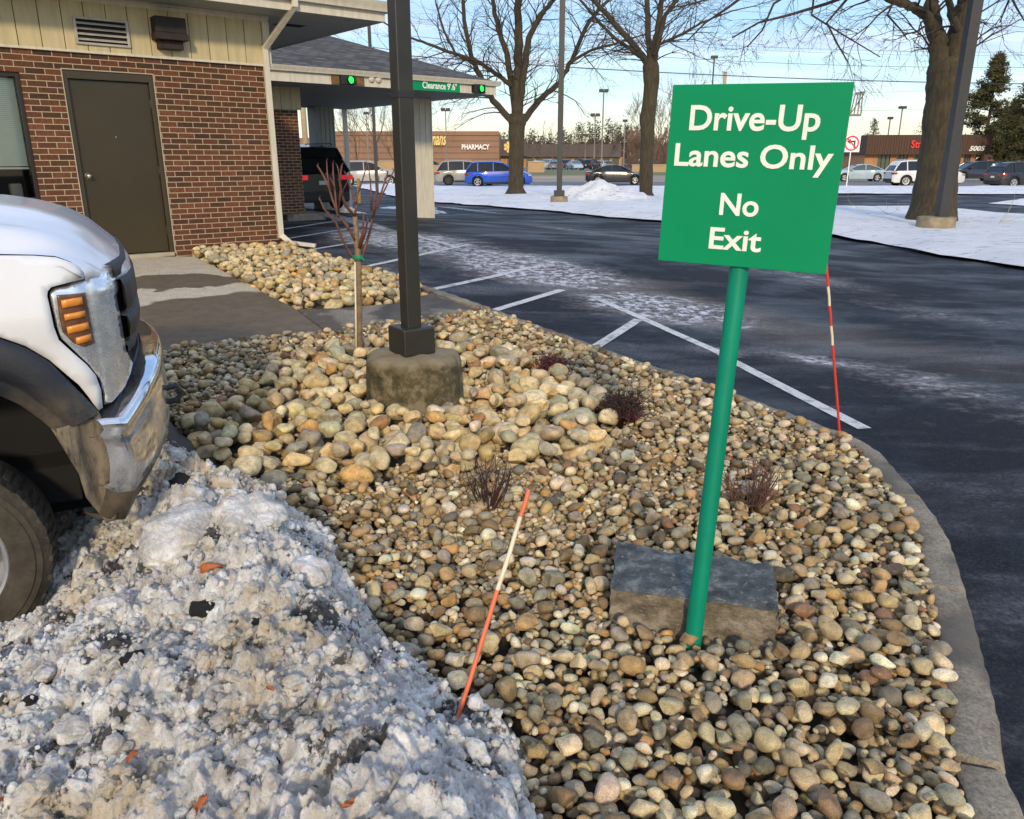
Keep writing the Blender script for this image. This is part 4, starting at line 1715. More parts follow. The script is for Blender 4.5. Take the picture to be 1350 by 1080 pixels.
bank = empty('bank_building', (BC[0], BC[1], 0.0), ANG, 'brick and cream-sided bank branch at the left with a brown steel door and overhanging eave', 'building')
FZ = 0.30
T0, T1 = 2.84, 3.46
W0, W1, WZ0, WZ1 = -4.9, -3.0, 1.146, 2.586
D0, D1, DZ = -2.562, -1.545, 2.645
m = MB()
for a0, a1, z0, z1 in ((-14, W0, FZ, T0), (W0, W1, FZ, WZ0), (W0, W1, WZ1, T0), (W1, D0, FZ, T0), (D0, D1, DZ, T0), (D1, 0, FZ, T0)):
    m.box(a0, a1, 0, 0.2, z0, z1)
m.box(-0.2, 0, 0.2, 16, FZ, T0)
m.box(-14, -13.8, 0.2, 16, FZ, T0)
m.box(-14, 0, 15.9, 16.1, FZ, T0)
# teller bay under the canopy
m.box(-0.0, 3.56, 6.8, 7.0, FZ, 2.72)
m.box(3.36, 3.56, 7.0, 15.8, FZ, 2.72)
m.build('brick_wall', MT['brick'], bank)
m = MB()
a = -14.0
while a < -0.02:
    a2 = min(a + 0.238, 0.0)
    m.box(a + 0.003, a2 - 0.004, -0.022, 0.0, T0 + 0.02, T1)
    a += 0.24
b_ = 0.0
while b_ < 15.9:
    m.box(-0.0, 0.022, b_ + 0.003, b_ + 0.234, T0 + 0.02, T1)
    b_ += 0.24
a = 0.05
while a < 3.5:
    m.box(a + 0.003, a + 0.234, 6.775, 6.8, 2.72, 3.2)
    a += 0.24
m.build('siding', MT['siding'], bank, bevel=0.002)
m = MB()
m.box(-14, -0.001, 0.0, 0.15, T0, T1)
m.box(-0.15, -0.001, 0.15, 16, T0, T1)
m.box(0.0, 3.5, 6.8, 6.95, 2.72, 3.2)
m.build('sheathing', MT['dark_void'], bank)
m = MB()
m.box(-14, 0.03, -0.034, 0.0, T0 - 0.005, T0 + 0.022)
m.box(-14, 0.02, -0.032, -0.022, T1 - 0.07, T1)
m.box(-0.07, 0.024, -0.036, -0.022, T0 + 0.022, T1 - 0.07)
m.box(-14, 0.03, -0.05, -0.032, T1 - 0.03, T1)
m.build('trim_board', MT['trim_cream'], bank, bevel=0.003)
# eave
EB, EA = -0.70, 1.43
m = MB()
k = 0
b0 = EB + 0.02
while b0 < 15.5:
    b1 = b0 + 0.30
    if b0 < 0:
        m.box(-14, EA - 0.02, b0 + 0.002, min(b1, 0) - 0.003, T1, T1 + 0.02)
        b0 = min(b1, 0)
    else:
        m.box(0.0, EA - 0.02, b0 + 0.002, b1 - 0.003, T1, T1 + 0.02)
        b0 = b1
m.build('soffit', MT['soffit_paint'], bank)
m = MB()
m.box(0.35, 0.75, 0.35, 0.55, T1 - 0.004, T1)
m.build('soffit_vent', MT['dark_void'], bank)
m = MB()
m.box(-14, EA, EB, EB + 0.02, T1 - 0.012, T1 + 0.20)
m.box(EA - 0.02, EA, EB + 0.02, 16, T1 - 0.012, T1 + 0.20)
m.build('fascia', MT['trim_cream'], bank, bevel=0.003)


def gutter(m, p, q, z, out, hgt=0.12, d=0.11):
    """K-style gutter from p to q (xy), out = outward xy unit"""
    prof = [(0.0, 0.0), (0.0, -hgt), (d * 0.6, -hgt), (d * 0.72, -hgt * 0.55), (d * 0.98, -hgt * 0.25), (d, -0.012), (d + 0.006, 0.0), (d - 0.01, 0.0), (d - 0.012, -0.02)]
    rows = [[(c[0] + out[0] * a, c[1] + out[1] * a, z + b) for a, b in prof] for c in (p, q)]
    m.grid(rows)
    m.add(rows[0][:7], [tuple(range(7))])
    m.add(rows[1][:7], [tuple(range(7))])


m = MB()
gutter(m, (-14, EB - 0.001), (EA + 0.1, EB - 0.001), T1 + 0.225, (0, -1))
gutter(m, (EA + 0.001, EB), (EA + 0.001, 16), T1 + 0.225, (1, 0))
m.build('gutter', MT['trim_cream'], bank, autosm=0.6)
m = MB()
m.add([(-14.2, EB, T1 + .21), (EA, EB, T1 + .21), (EA, 16.5, T1 + .21), (-14.2, 16.5, T1 + .21), (-9, 7.5, 6.2), (-5.5, 7.5, 6.2)],
      [(0, 1, 5, 4), (1, 2, 5), (2, 3, 4, 5), (3, 0, 4), (0, 3, 2, 1)])
m.build('roof', MT['shingles'], bank)
# downspout
g0 = onw(392, -6, EB - 0.05)
g1 = onw(389, 12, EB - 0.05)
w1 = (-0.065, 3.06)
m = MB()


def spout(m, pts, w=0.075, h=0.055):
    for i in range(len(pts) - 1):
        up = (0, -1, 0) if abs(pts[i + 1][2] - pts[i][2]) > 0.05 else (0, 0, 1)
        m.beam(pts[i], pts[i + 1], w, h, up)


spout(m, [(g1[0], EB - 0.05, 3.60), (g1[0], EB - 0.05, g1[1] + 0.02)])
spout(m, [(g1[0], EB - 0.05, g1[1] + 0.04), (w1[0], -0.05, w1[1])])
spout(m, [(w1[0], -0.05, w1[1] + 0.03), (w1[0], -0.05, 0.56)])
spout(m, [(w1[0], -0.05, 0.60), (0.03, -0.12, 0.49)])
m.beam((0.0, -0.10, 0.50), (0.32, -0.34, 0.45), 0.10, 0.05)
m.build('downspout', MT['trim_cream'], bank, bevel=0.006)
# door
door = MB()
door.box(-2.508, -1.600, 0.055, 0.10, 0.475, 2.545)
dl = door.build('door', MT['door_paint'], bank, bevel=0.003)
m = MB()
m.box(D0 - 0.0, -2.512, 0.012, 0.16, 0.44, DZ)
m.box(-1.596, D1, 0.012, 0.16, 0.44, DZ)
m.box(-2.512, -1.596, 0.012, 0.16, 2.55, DZ)
m.box(-2.512, -2.50, 0.10, 0.14, 0.44, 2.55)
m.build('door_frame', MT['frame_paint'], dl, bevel=0.004)
m = MB()
m.box(D0 - 0.012, D0, -0.004, 0.01, 0.44, DZ + 0.01)
m.box(D1, D1 + 0.012, -0.004, 0.01, 0.44, DZ + 0.01)
m.box(D0, D1, -0.004, 0.01, DZ, DZ + 0.012)
m.build('caulk_line', MT['sill_stone'], dl)
m = MB()
m.lathe([(0.0, -0.085), (0.018, -0.083), (0.027, -0.07), (0.030, -0.055), (0.024, -0.04), (0.013, -0.03), (0.012, -0.008), (0.034, -0.006), (0.036, 0.0)], 20, Matrix.Translation((-2.445, 0.055, 1.44)), axis='y')
m.build('knob', MT['chrome_knob'], dl, smooth=True)
m = MB()
m.lathe([(0.0, -0.008), (0.006, -0.006), (0.008, 0.0)], 10, Matrix.Translation((-2.06, 0.055, 1.90)), axis='y')
m.build('viewer', MT['chrome_knob'], dl)
m = MB()
for z in (0.75, 1.5, 2.3):
    m.tube([(-1.598, 0.046, z - 0.05), (-1.598, 0.046, z + 0.05)], 0.009, 8)
m.build('hinge', MT['frame_paint'], dl)
m = MB()
m.box(D0 + 0.01, D1 - 0.01, -0.03, 0.15, 0.415, 0.462)
m.build('threshold', MT['sill_stone'], dl, bevel=0.005)
# window
m = MB()
fw = 0.045
m.box(W0, W0 + fw, 0.03, 0.12, WZ0, WZ1)
m.box(W1 - fw, W1, 0.03, 0.12, WZ0, WZ1)
m.box(W0 + fw, W1 - fw, 0.03, 0.12, WZ1 - 0.05, WZ1)
m.box(W0 + fw, W1 - fw, 0.03, 0.12, WZ0, WZ0 + 0.06)
win = m.build('window', MT['window_frame'], bank, bevel=0.003)
m = MB()
m.add([(W0 + fw, 0.07, WZ0 + 0.06), (W1 - fw, 0.07, WZ0 + 0.06), (W1 - fw, 0.07, WZ1 - 0.05), (W0 + fw, 0.07, WZ1 - 0.05)], [(0, 1, 2, 3)])
m.build('pane', MT['clear_glass'], win)
m = MB()
z = 1.56
while z < WZ1 - 0.06:
    m.add([(W0 + 0.06, 0.125, z), (W1 - 0.055, 0.125, z), (W1 - 0.055, 0.137, z + 0.021), (W0 + 0.06, 0.137, z + 0.021)], [(0, 1, 2, 3)])
    z += 0.0215
m.box(W0 + 0.06, W1 - 0.055, 0.115, 0.14, 1.525, 1.548)
m.tube([(W1 - 0.42, 0.11, WZ1 - 0.1), (W1 - 0.42, 0.11, 1.53)], 0.003, 5)
m.build('blind', MT['blind'], win)
m = MB()
m.box(W0, W1, -0.03, 0.12, WZ0 - 0.05, WZ0 - 0.001)
m.build('sill', MT['window_frame'], win, bevel=0.004)
m = MB()
m.box(W0 - 0.3, W1 + 0.3, 2.2, 2.25, 0.5, 2.9)
m.box(W0 - 0.3, W1 + 0.3, 0.2, 2.2, 0.7, 0.72)
m.build('room_wall', MT['frame_paint'], win)
m = MB()
m.box(-3.75, -3.35, 0.5, 0.7, 1.0, 1.42)
m.box(-3.25, -3.12, 0.35, 0.5, 1.0, 1.36)
m.build('desk_items', MT['sill_stone'], win, bevel=0.02)
# louvre vent
m = MB()
x0, x1, z0, z1 = -2.372, -1.768, 2.928, 3.226
m.box(x0, x0 + 0.03, -0.05, -0.022, z0, z1)
m.box(x1 - 0.03, x1, -0.05, -0.022, z0, z1)
m.box(x0 + 0.03, x1 - 0.03, -0.05, -0.022, z1 - 0.025, z1)
m.box(x0 + 0.03, x1 - 0.03, -0.05, -0.022, z0, z0 + 0.025)
vent = m.build('vent_grille', MT['louver'], bank, bevel=0.002)
m = MB()
m.box(x0 + 0.03, x1 - 0.03, -0.026, -0.0225, z0 + 0.025, z1 - 0.025)
m.build('vent_opening', MT['dark_void'], vent)
m = MB()
for i in range(4):
    z = z0 + 0.05 + i * 0.058
    m.add([(x0 + 0.03, -0.048, z), (x1 - 0.03, -0.048, z), (x1 - 0.03, -0.028, z + 0.022), (x0 + 0.03, -0.028, z + 0.022)], [(0, 1, 2, 3)])
    m.box(x0 + 0.03, x1 - 0.03, -0.050, -0.047, z - 0.004, z + 0.004)
m.build('louvre', MT['louver'], vent)
# exhaust hood
m = MB()
m.box(-1.50, -1.13, -0.21, -0.022, 3.12, 3.30)
m.box(-1.51, -1.12, -0.225, -0.022, 3.04, 3.12)
m.box(-1.46, -1.17, -0.15, -0.022, 2.94, 3.04)
m.build('exhaust_hood', MT['dark_box'], bank, bevel=0.008)

# ================================================================== canopy
FB = 5.7
can = empty('drive_through_canopy', (BC[0], BC[1], 0.0), ANG, 'hip-roofed drive-through canopy on tall columns beside the bank', 'canopy')
CA0, CA1, CB1 = 1.9, 8.45, 13.4
m = MB()
m.box(CA0, CA1, FB, FB + 0.03, 3.205, 3.42)
m.box(CA1 - 0.03, CA1, FB + 0.03, CB1, 3.205, 3.42)
m.box(CA0, CA1 - 0.03, CB1 - 0.03, CB1, 3.205, 3.42)
m.build('fascia', MT['trim_cream'], can, bevel=0.004)
m = MB()
gutter(m, (CA0, FB - 0.001), (CA1 + 0.1, FB - 0.001), 3.52, (0, -1), 0.11, 0.11)
gutter(m, (CA1 + 0.001, FB), (CA1 + 0.001, CB1), 3.52, (1, 0), 0.11, 0.11)
m.build('gutter', MT['trim_cream'], can, autosm=0.6)
m = MB()
b0 = FB + 0.03
while b0 < CB1 - 0.1:
    m.box(CA0, CA1 - 0.03, b0 + 0.006, min(b0 + 0.29, CB1 - 0.03), 3.205, 3.225)
    b0 += 0.30
m.build('soffit', MT['soffit_paint'], can)
m = MB()
rz = 3.50
m.add([(-1.5, FB - 0.05, rz), (CA1 + 0.06, FB - 0.05, rz), (CA1 + 0.06, CB1 + 0.05, rz), (-1.5, CB1 + 0.05, rz), (-1.5, 9.55, 4.95), (4.6, 9.55, 4.95)],
      [(0, 1, 5, 4), (1, 2, 5), (2, 3, 4, 5), (0, 3, 2, 1)])
m.build('roof', MT['shingles'], can)


def column(a0, a1, b0, z0, z1=3.205, mat='trim_cream', w=None):
    w = w or (a1 - a0)
    m = MB()
    m.box(a0, a1, b0, b0 + w, z0, z1)
    n = 4
    for i in range(1, n):
        x = a0 + (a1 - a0) * i / n
        m.box(x - 0.012, x + 0.012, b0 - 0.012, b0, z0, z1)
    m.box(a0 - 0.01, a0 + 0.03, b0 - 0.014, b0, z0, z1)
    m.box(a1 - 0.03, a1 + 0.01, b0 - 0.014, b0, z0, z1)
    return m.build('column', MT[mat], can, bevel=0.003)


cA = onw(541, 230, 7.8)[0]
cB = onw(571, 230, 7.8)[0]
column(cA, cB, 7.8, 0.02)
cC = onw(418, 170, 12.4)[0]
cD = onw(441, 170, 12.4)[0]
column(cC, cD, 12.4, 0.0, mat='soffit_paint')
cE = onw(453, 170, 13.3)[0]
m = MB()
m.box(cE, cE + 0.13, 13.25, 13.35, 0.0, 3.2)
m.build('downspout', MT['trim_cream'], can, bevel=0.005)

# island kerbs under canopy
m = MB()
m.box(3.0, 3.95, 6.55, 13.5, 0.05, 0.44)
o = m.build('kerb', MT['kerb_concrete'], None, bevel=0.02)
o.location = (BC[0], BC[1], 0)
o.rotation_euler = (0, 0, ANG)
o['kind'] = 'structure'


def text(name, body, size, mat, M, parent=None, ext=0.004, shear=0.0, off=0.0, align='CENTER', sx=1.0):
    cu = bpy.data.curves.new(name, 'FONT')
    cu.body = body
    cu.size = size
    cu.extrude = ext
    cu.shear = shear
    cu.offset = off
    cu.align_x = align
    cu.resolution_u = 4
    t = bpy.data.objects.new(name, cu)
    dg = bpy.context.evaluated_depsgraph_get()
    COL.objects.link(t)
    bpy.context.view_layer.update()
    me = bpy.data.meshes.new_from_object(t.evaluated_get(bpy.context.evaluated_depsgraph_get()))
    bpy.data.objects.remove(t)
    me.materials.clear()
    me.materials.append(mat)
    me.transform(M @ Matrix.Diagonal((sx, 1, 1, 1)))
    o = bpy.data.objects.new(name, me)
    COL.objects.link(o)
    o.parent = parent
    return o


UP = Matrix.Rotation(rad(90), 4, 'X')          # text standing in the local xz plane, facing -y
# clearance sign
s = empty('clearance_sign', (*ab(6.64, FB), 3.2), ANG, 'green clearance height sign on the canopy fascia', 'sign')
m = MB()
m.box(-0.67, 0.67, -0.03, -0.002, 0.0, 0.235)
m.build('panel', MT['sign_green'], s, bevel=0.003)
text('lettering', "Clearance 9'.6\"", 0.205, MT['letter_white'], Matrix.Translation((0.08, -0.032, 0.055)) @ UP, s, 0.002, 0, 0.004, sx=0.80)


def signal(a, z, pw, wood, lab):
    s = empty('lane_signal', (*ab(a, FB), z), ANG, lab, 'signal light', 'lane signals on the canopy')
    m = MB()
    m.box(-pw[0], pw[1], -0.028, -0.002, -0.09, 0.09)
    m.build('panel', MT['plywood'] if wood else MT['dark_void'], s)
    m = MB()
    m.box(-0.20 if wood else -0.16, 0.16, -0.13, -0.028, -0.105, 0.10)
    m.build('housing', MT['plastic_black'], s, bevel=0.01)
    m = MB()
    m.lathe([(0.085, -0.19), (0.09, -0.13)], 20, Matrix.Translation((0.03, 0, 0)), axis='y')
    m.build('hood', MT['plastic_black'], s)
    m = MB()
    m.lathe([(0.0, -0.155), (0.04, -0.15), (0.065, -0.14), (0.072, -0.131)], 20, Matrix.Translation((0.03, 0, 0)), axis='y')
    m.build('lens', MT['green_lamp'], s, smooth=True)


signal(4.26, 3.31, (0.38, 0.42), True, 'lit green lane signal on a brown board, left end of the canopy fascia')
signal(7.86, 3.32, (0.18, 0.16), False, 'lit green lane signal at the far corner of the canopy fascia')
for dx, lab in ((4.87, 'left one of two round white lamps on the canopy fascia'), (5.05, 'right one of two round white lamps on the canopy fascia')):
    m = MB()
    m.lathe([(0.0, -0.06), (0.05, -0.055), (0.075, -0.03), (0.08, 0.0)], 16, axis='y')
    o = m.build('round_lamp', MT['trim_cream'], None, smooth=True)
    o.location = (*ab(dx, FB), 3.37)
    o.rotation_euler = (0, 0, ANG)
    tag(o, lab, 'lamp', 'round lamps on the fascia')
# bollard
bp = at_h(474, 268, ASPH)
bb = empty('bollard', (bp[0], bp[1], float(H(*bp)) + ASPH), 0, 'weathered yellow bollard by the drive-through lane', 'bollard')
m = MB()
m.lathe([(0.075, -0.05), (0.075, 0.98), (0.06, 1.03), (0.0, 1.05)], 16)
m.build('tube', MT['bollard'], bb, autosm=0.8)

# ================================================================== near lamp post
lp = empty('lamp_post', (PB[0], PB[1], 0.0), 0, 'dark bronze square lamp post on a round mossy concrete base amid cobbles', 'lamp post')
m = MB()
n = 64
rows = []
prof = [(0.335, -0.1), (0.335, 0.05), (0.330, 0.15), (0.325, 0.25), (0.322, 0.31), (0.312, 0.345), (0.29, 0.365), (0.24, 0.376), (0.15, 0.38), (0.0, 0.382)]
for r, z in prof:
    row = []
    for k in range(n + 1):
        t = 2 * math.pi * (k % n) / n
        q = 1 + 0.022 * math.sin(3 * t + 1) + 0.012 * math.sin(7 * t) + 0.006 * math.sin(17 * t + z * 20)
        row.append((r * q * math.cos(t), r * q * math.sin(t), z + (0.006 * math.sin(5 * t) if 0.3 < z < 0.39 and r > 0 else 0)))
    rows.append(row)
m.grid(rows)
m.build('base', MT['mossy'], lp, smooth=True)
Rz = Matrix.Rotation(rad(35), 4, 'Z')
m = MB()
m.box(-0.118, 0.118, -0.118, 0.118, 0.376, 0.56, Rz)
m.build('base_cover', MT['post_bronze'], lp, bevel=0.012)
m = MB()
m.box(-0.053, 0.053, -0.053, 0.053, 0.5, 6.2, Rz)
m.build('post', MT['post_bronze'], lp, bevel=0.008)
m = MB()
m.box(-0.058, 0.058, -0.058, 0.058, 1.99, 2.03, Rz)
m.build('strap', MT['plastic_black'], lp)
m = MB()
m.box(0.053, 0.063, -0.03, 0.03, 0.85, 1.02, Rz)
m.build('hand_hole_cover', MT['plastic_black'], lp, bevel=0.003)
m = MB()
m.box(-0.3, 0.3, -0.17, 0.17, 6.18, 6.34, Rz)
m.build('lamp_head', MT['post_bronze'], lp, bevel=0.03)

# ================================================================== green sign
sg = empty('drive_up_sign', (SPB[0], SPB[1], 0.0), 0, 'square green Drive-Up Lanes Only No Exit sign on a leaning green pole', 'sign')
c = [Vector((0.497, 2.616, 1.843)), Vector((0.955, 2.369, 1.83)), Vector((0.935, 2.366, 1.296)), Vector((0.477, 2.613, 1.31))]
ctr = (c[0] + c[1] + c[2] + c[3]) / 4
ex = ((c[1] - c[0]) + (c[2] - c[3])).normalized()
ez = ((c[0] - c[3]) + (c[1] - c[2]))
ez = (ez - ex * ez.dot(ex)).normalized()
ey = ez.cross(ex)           # away from viewer
wS = ((c[1] - c[0]).length + (c[2] - c[3]).length) / 4
hS = ((c[0] - c[3]).length + (c[1] - c[2]).length) / 4
MS = Matrix((ex.to_4d(), ey.to_4d(), ez.to_4d(), (0, 0, 0, 1))).transposed()
MS = Matrix(((ex.x, ey.x, ez.x, ctr.x - SPB[0]), (ex.y, ey.y, ez.y, ctr.y - SPB[1]), (ex.z, ey.z, ez.z, ctr.z), (0, 0, 0, 1)))
m = MB()
m.box(-wS, wS, 0.0, 0.006, -hS, hS, MS)
m.build('panel', MT['sign_green'], sg, bevel=0.0015)
q = 2 * hS


def fit_text(body, cx_, base, width, cap):
    """lettering sized on the panel: centre, baseline, width and capital height in metres"""
    cu = bpy.data.curves.new('probe', 'FONT')
    for tx in ('E', body):
        cu.body = tx
        cu.offset = 0.020
        t = bpy.data.objects.new('probe', cu)
        COL.objects.link(t)
        bpy.context.view_layer.update()
        me = bpy.data.meshes.new_from_object(t.evaluated_get(bpy.context.evaluated_depsgraph_get()))
        xs = [v.co.x for v in me.vertices]
        ys_ = [v.co.y for v in me.vertices]
        if tx == 'E':
            caph = max(ys_) - min(ys_)
        else:
            wid = max(xs) - min(xs)
            x0 = min(xs)
        bpy.data.objects.remove(t)
        bpy.data.meshes.remove(me)
    sz = cap / caph
    sxx = width / (wid * sz)
    M_ = MS @ Matrix.Translation((cx_ - width / 2 - x0 * sz * sxx, -0.0015, -hS + base)) @ UP
    text('lettering', body, sz, MT['letter_cream'], M_, sg, 0.0008, 0.0, 0.020 * sz, align='LEFT', sx=sxx)


W2 = 2 * wS
fit_text('Drive-Up', -0.011 * W2, 0.757 * q, 0.734 * W2, 0.136 * q)
fit_text('Lanes Only', -0.000 * W2, 0.559 * q, 0.900 * W2, 0.126 * q)
fit_text('No', -0.033 * W2, 0.293 * q, 0.228 * W2, 0.124 * q)
fit_text('Exit', -0.034 * W2, 0.097 * q, 0.309 * W2, 0.124 * q)
m = MB()
d = MS @ Vector((-0.004, 0.040, -hS))
m.tube([-0.12 * d, Vector((0, 0, 0)), d * 0.5, d * 1.22], 0.0295, 28)
m.build('pole', MT['pole_green'], sg, autosm=0.8)
m = MB()
for zz in (-hS + 0.12, -hS + 0.27):
    m.lathe([(0.0, -0.004), (0.007, -0.004), (0.008, 0.0)], 6, MS @ Matrix.Translation((0, 0.038, zz)), axis='y')
m.build('bolt', MT['alloy'], sg)

# ================================================================== bluestone block
bm = bmesh.new()
N1, N2, N3 = 60, 26, 16
bc = [Vector((*p, 0)) for p in BLK]


def blk(u, v, w):
    p = bc[0].lerp(bc[1], u).lerp(bc[3].lerp(bc[2], u), v)
    z = -0.05 + w * (0.205 + 0.012 * u)
    off = (fbm(np.array([u * 6 + 3]), np.array([v * 3 + w * 4]), 5, 61)[0] - 0.5)
    off2 = (fbm(np.array([u * 18 + w * 9]), np.array([v * 9 + w * 9]), 4, 71)[0] - 0.5)
    nx = (v - 0.5)
    f = Vector((0, 1, 0)) * (off * 0.030 + off2 * 0.018) * (-1 if v < 0.02 else (1 if v > 0.98 else 0))
    # ragged arris: front edge chipped
    if w > 0.98:
        z += off * 0.022 + off2 * 0.008 - 0.010 * (v < 0.05) - 0.006 * (v > 0.95)
    if u < 0.01 or u > 0.99:
        f += Vector((1, 0, 0)) * off2 * 0.018
    if v < 0.02:
        f += Vector((0.02, 0.03, 0)) * (w - 0.2)
    p = p + f
    return (p.x, p.y, z)


m = MB()
L = lambda n: [i / n for i in range(n + 1)]
m.grid([[blk(u, v, 1) for v in L(N2)] for u in L(N1)])
m.grid([[blk(u, 0, w) for w in L(N3)] for u in L(N1)])
m.grid([[blk(u, 1, w) for w in L(N3)] for u in L(N1)])
m.grid([[blk(0, v, w) for w in L(N3)] for v in L(N2)])
m.grid([[blk(1, v, w) for w in L(N3)] for v in L(N2)])
o = m.build('stone_block', MT['block'], None, smooth=False)
bm = bmesh.new()
bm.from_mesh(o.data)
bmesh.ops.remove_doubles(bm, verts=bm.verts, dist=0.0008)
bmesh.ops.recalc_face_normals(bm, faces=bm.faces)
for f in bm.faces:
    f.smooth = True
for e in bm.edges:
    if len(e.link_faces) != 2 or e.calc_face_angle(0) > 0.9:
        e.smooth = False
bm.to_mesh(o.data)
bm.free()
tag(o, 'rough-hewn rectangular dark grey stone block behind the foot of the green sign', 'stone block')

# ================================================================== stakes


def stake(name, pts, cuts, mats, r, lab, cat, tip=None):
    p0 = pts[0]
    s = empty(name, p0, 0, lab, cat)
    a = Vector(p0)
    b = Vector(pts[1])
    for (t0, t1), mt, pn in zip(cuts, mats[0], mats[1]):
        m = MB()
        m.tube([a.lerp(b, t0) - a, a.lerp(b, (t0 + t1) / 2) - a + Vector((0.002, 0, 0)), a.lerp(b, t1) - a], r, 12)
        m.build(pn, MT[mt], s, autosm=0.8)


x, y, z = place_on_snow(597, 968)
b1 = Vector((x, y, z))
r_ = ray(697, 646)
top = Vector((r_[0], r_[1], r_[2])) * 2.38 + Vector((0, 0, CAMZ))
ext = (b1 - top).normalized() * 0.12
d_ = (top - b1)


def frac(u, v):
    # parameter along the stake nearest to the pixel
    best = 0
    bd = 1e9
    for k in range(401):
        t = k / 400
        q_ = b1 + d_ * t
        dd = q_.y * CP - (q_.z - CAMZ) * SP
        vv = 540 - FPX * (q_.y * SP + (q_.z - CAMZ) * CP) / dd
        if abs(vv - v) < bd:
            bd = abs(vv - v)
            best = t
    return best


f1, f2 = frac(656, 778), frac(687, 682)
stake('marker_stake', [tuple(b1), tuple(top)], [(-0.12, f1), (f1, f2), (f2, 1.0)], (('stake_orange', 'stake_white', 'stake_orange'), ('lower_section', 'reflective_band', 'upper_section')), 0.0068,
      'faded orange marker stake with one cream band leaning out of the snow', 'marker stake')
rb = at_z(1107, 575, 0.03)
rtop = at_y(1085.5, 300, rb[1] + 0.02)
b1 = Vector((rb[0], rb[1], 0.03))
d_ = rtop - b1
ff = [frac(0, v) for v in (455, 430, 403, 378)]
stake('marker_stake', [tuple(b1), tuple(rtop)], [(-0.06, ff[0]), (ff[0], ff[1]), (ff[1], ff[2]), (ff[2], ff[3]), (ff[3], 1.0)],
      (('stake_red', 'stake_white', 'stake_red', 'stake_white', 'stake_red'), ('lower_section', 'reflective_band', 'middle_section', 'reflective_band', 'upper_section')), 0.0075,
      'thin red and white striped marker stake by the kerb behind the green sign', 'marker stake')

# ================================================================== sapling
sb = at_h(473, 471, 0)
SY_ = sb[1]
sap = empty('sapling', (sb[0], sb[1], float(H(*sb))), 0, 'small pruned bare sapling with upright reddish branches tied to a cane', 'tree')


def spx(x, y):
    return 400 + x / 3.857, 200 + y / 3.857


def pt(x, y, off=0.0):
    u, v = spx(x, y)
    return at_y(u, v, SY_ + off)


m = MB()
trunk = [pt(283, 1060), pt(284, 900, .01), pt(281, 700, 0), pt(279, 560, 0.0), pt(270, 430, 0.02), pt(262, 330, 0.0)]
trunk[0].z -= 0.1
m.tube(trunk, [0.030, 0.027, 0.026, 0.027, 0.021, 0.019], 12)
m.build('trunk', MT['sapling_trunk'], sap, smooth=True, world=True)
m = MB()
m.tube([pt(267, 1050, -0.035) - Vector((0, 0, .1)), pt(262, 560, -0.03)], 0.0075, 8)
m.build('cane', MT['stake_white'], sap, smooth=True, world=True)
for yy in (537, 1013):
    m = MB()
    c0 = pt(277, yy, -0.01)
    m.lathe([(0.042, -0.02), (0.045, 0.0), (0.042, 0.02)], 12, Matrix.Translation(c0))
    m.tube([c0 + Vector((0.03, -0.03, 0)), c0 + Vector((0.06, -0.05, -0.02))], 0.008, 5)
    m.build('tie', MT['tie_green'], sap, world=True)
BR = [([(278, 560), (240, 525), (200, 450), (165, 360), (125, 315), (105, 290), (80, 235)], 0.012, -0.10),
      ([(262, 450), (225, 380), (175, 320), (150, 250), (125, 170), (95, 110), (70, 70)], 0.012, 0.10),
      ([(262, 330), (215, 275), (195, 215), (185, 150), (195, 70)], 0.012, -0.14),
      ([(175, 330), (165, 260), (160, 200), (152, 120), (150, 55)], 0.009, 0.18),
      ([(262, 320), (272, 265), (240, 190), (215, 110)], 0.010, 0.12),
      ([(290, 560), (310, 500), (340, 400), (360, 300), (395, 210), (430, 105)], 0.012, 0.10),
      ([(350, 340), (375, 270), (415, 190), (460, 95)], 0.009, -0.06),
      ([(345, 300), (345, 220), (340, 150), (330, 65)], 0.008, 0.0),
      ([(285, 490), (310, 430), (322, 370), (330, 340)], 0.010, -0.12),
      ([(281, 490), (300, 420), (304, 370), (305, 320)], 0.010, -0.02),
      ([(178, 310), (190, 180), (178, 100), (172, 70)], 0.007, -0.05),
      ([(135, 190), (122, 120), (118, 45)], 0.007, 0.05),
      ([(160, 180), (135, 130)], 0.006, 0.1), ([(355, 300), (362, 250), (372, 200), (385, 130)], 0.007, 0.16),
      ([(262, 260), (285, 190), (305, 130), (325, 60)], 0.008, 0.2), ([(225, 400), (228, 372)], 0.010, 0.0),
      ([(205, 265), (190, 230), (205, 190), (240, 120)], 0.006, -0.2)]
for k, (P, r, off) in enumerate(BR):
    m = MB()
    n = len(P)
    pp = [pt(x_, y_, off * (i / (n - 1)) ** 0.8) for i, (x_, y_) in enumerate(P)]
    rs = [r * (1 - 0.5 * i / (n - 1)) * (1.12 if i % 2 else 1.0) for i in range(n)]
    m.tube(pp, rs, 7)
    for i in range(1, n):
        m.tube([pp[i], pp[i] + Vector((0.012 * (-1) ** i, -0.004, 0.016))], [rs[i] * 0.9, rs[i] * 0.4], 5)
    m.build('branch', MT['sapling_bark'], sap, smooth=True, world=True)


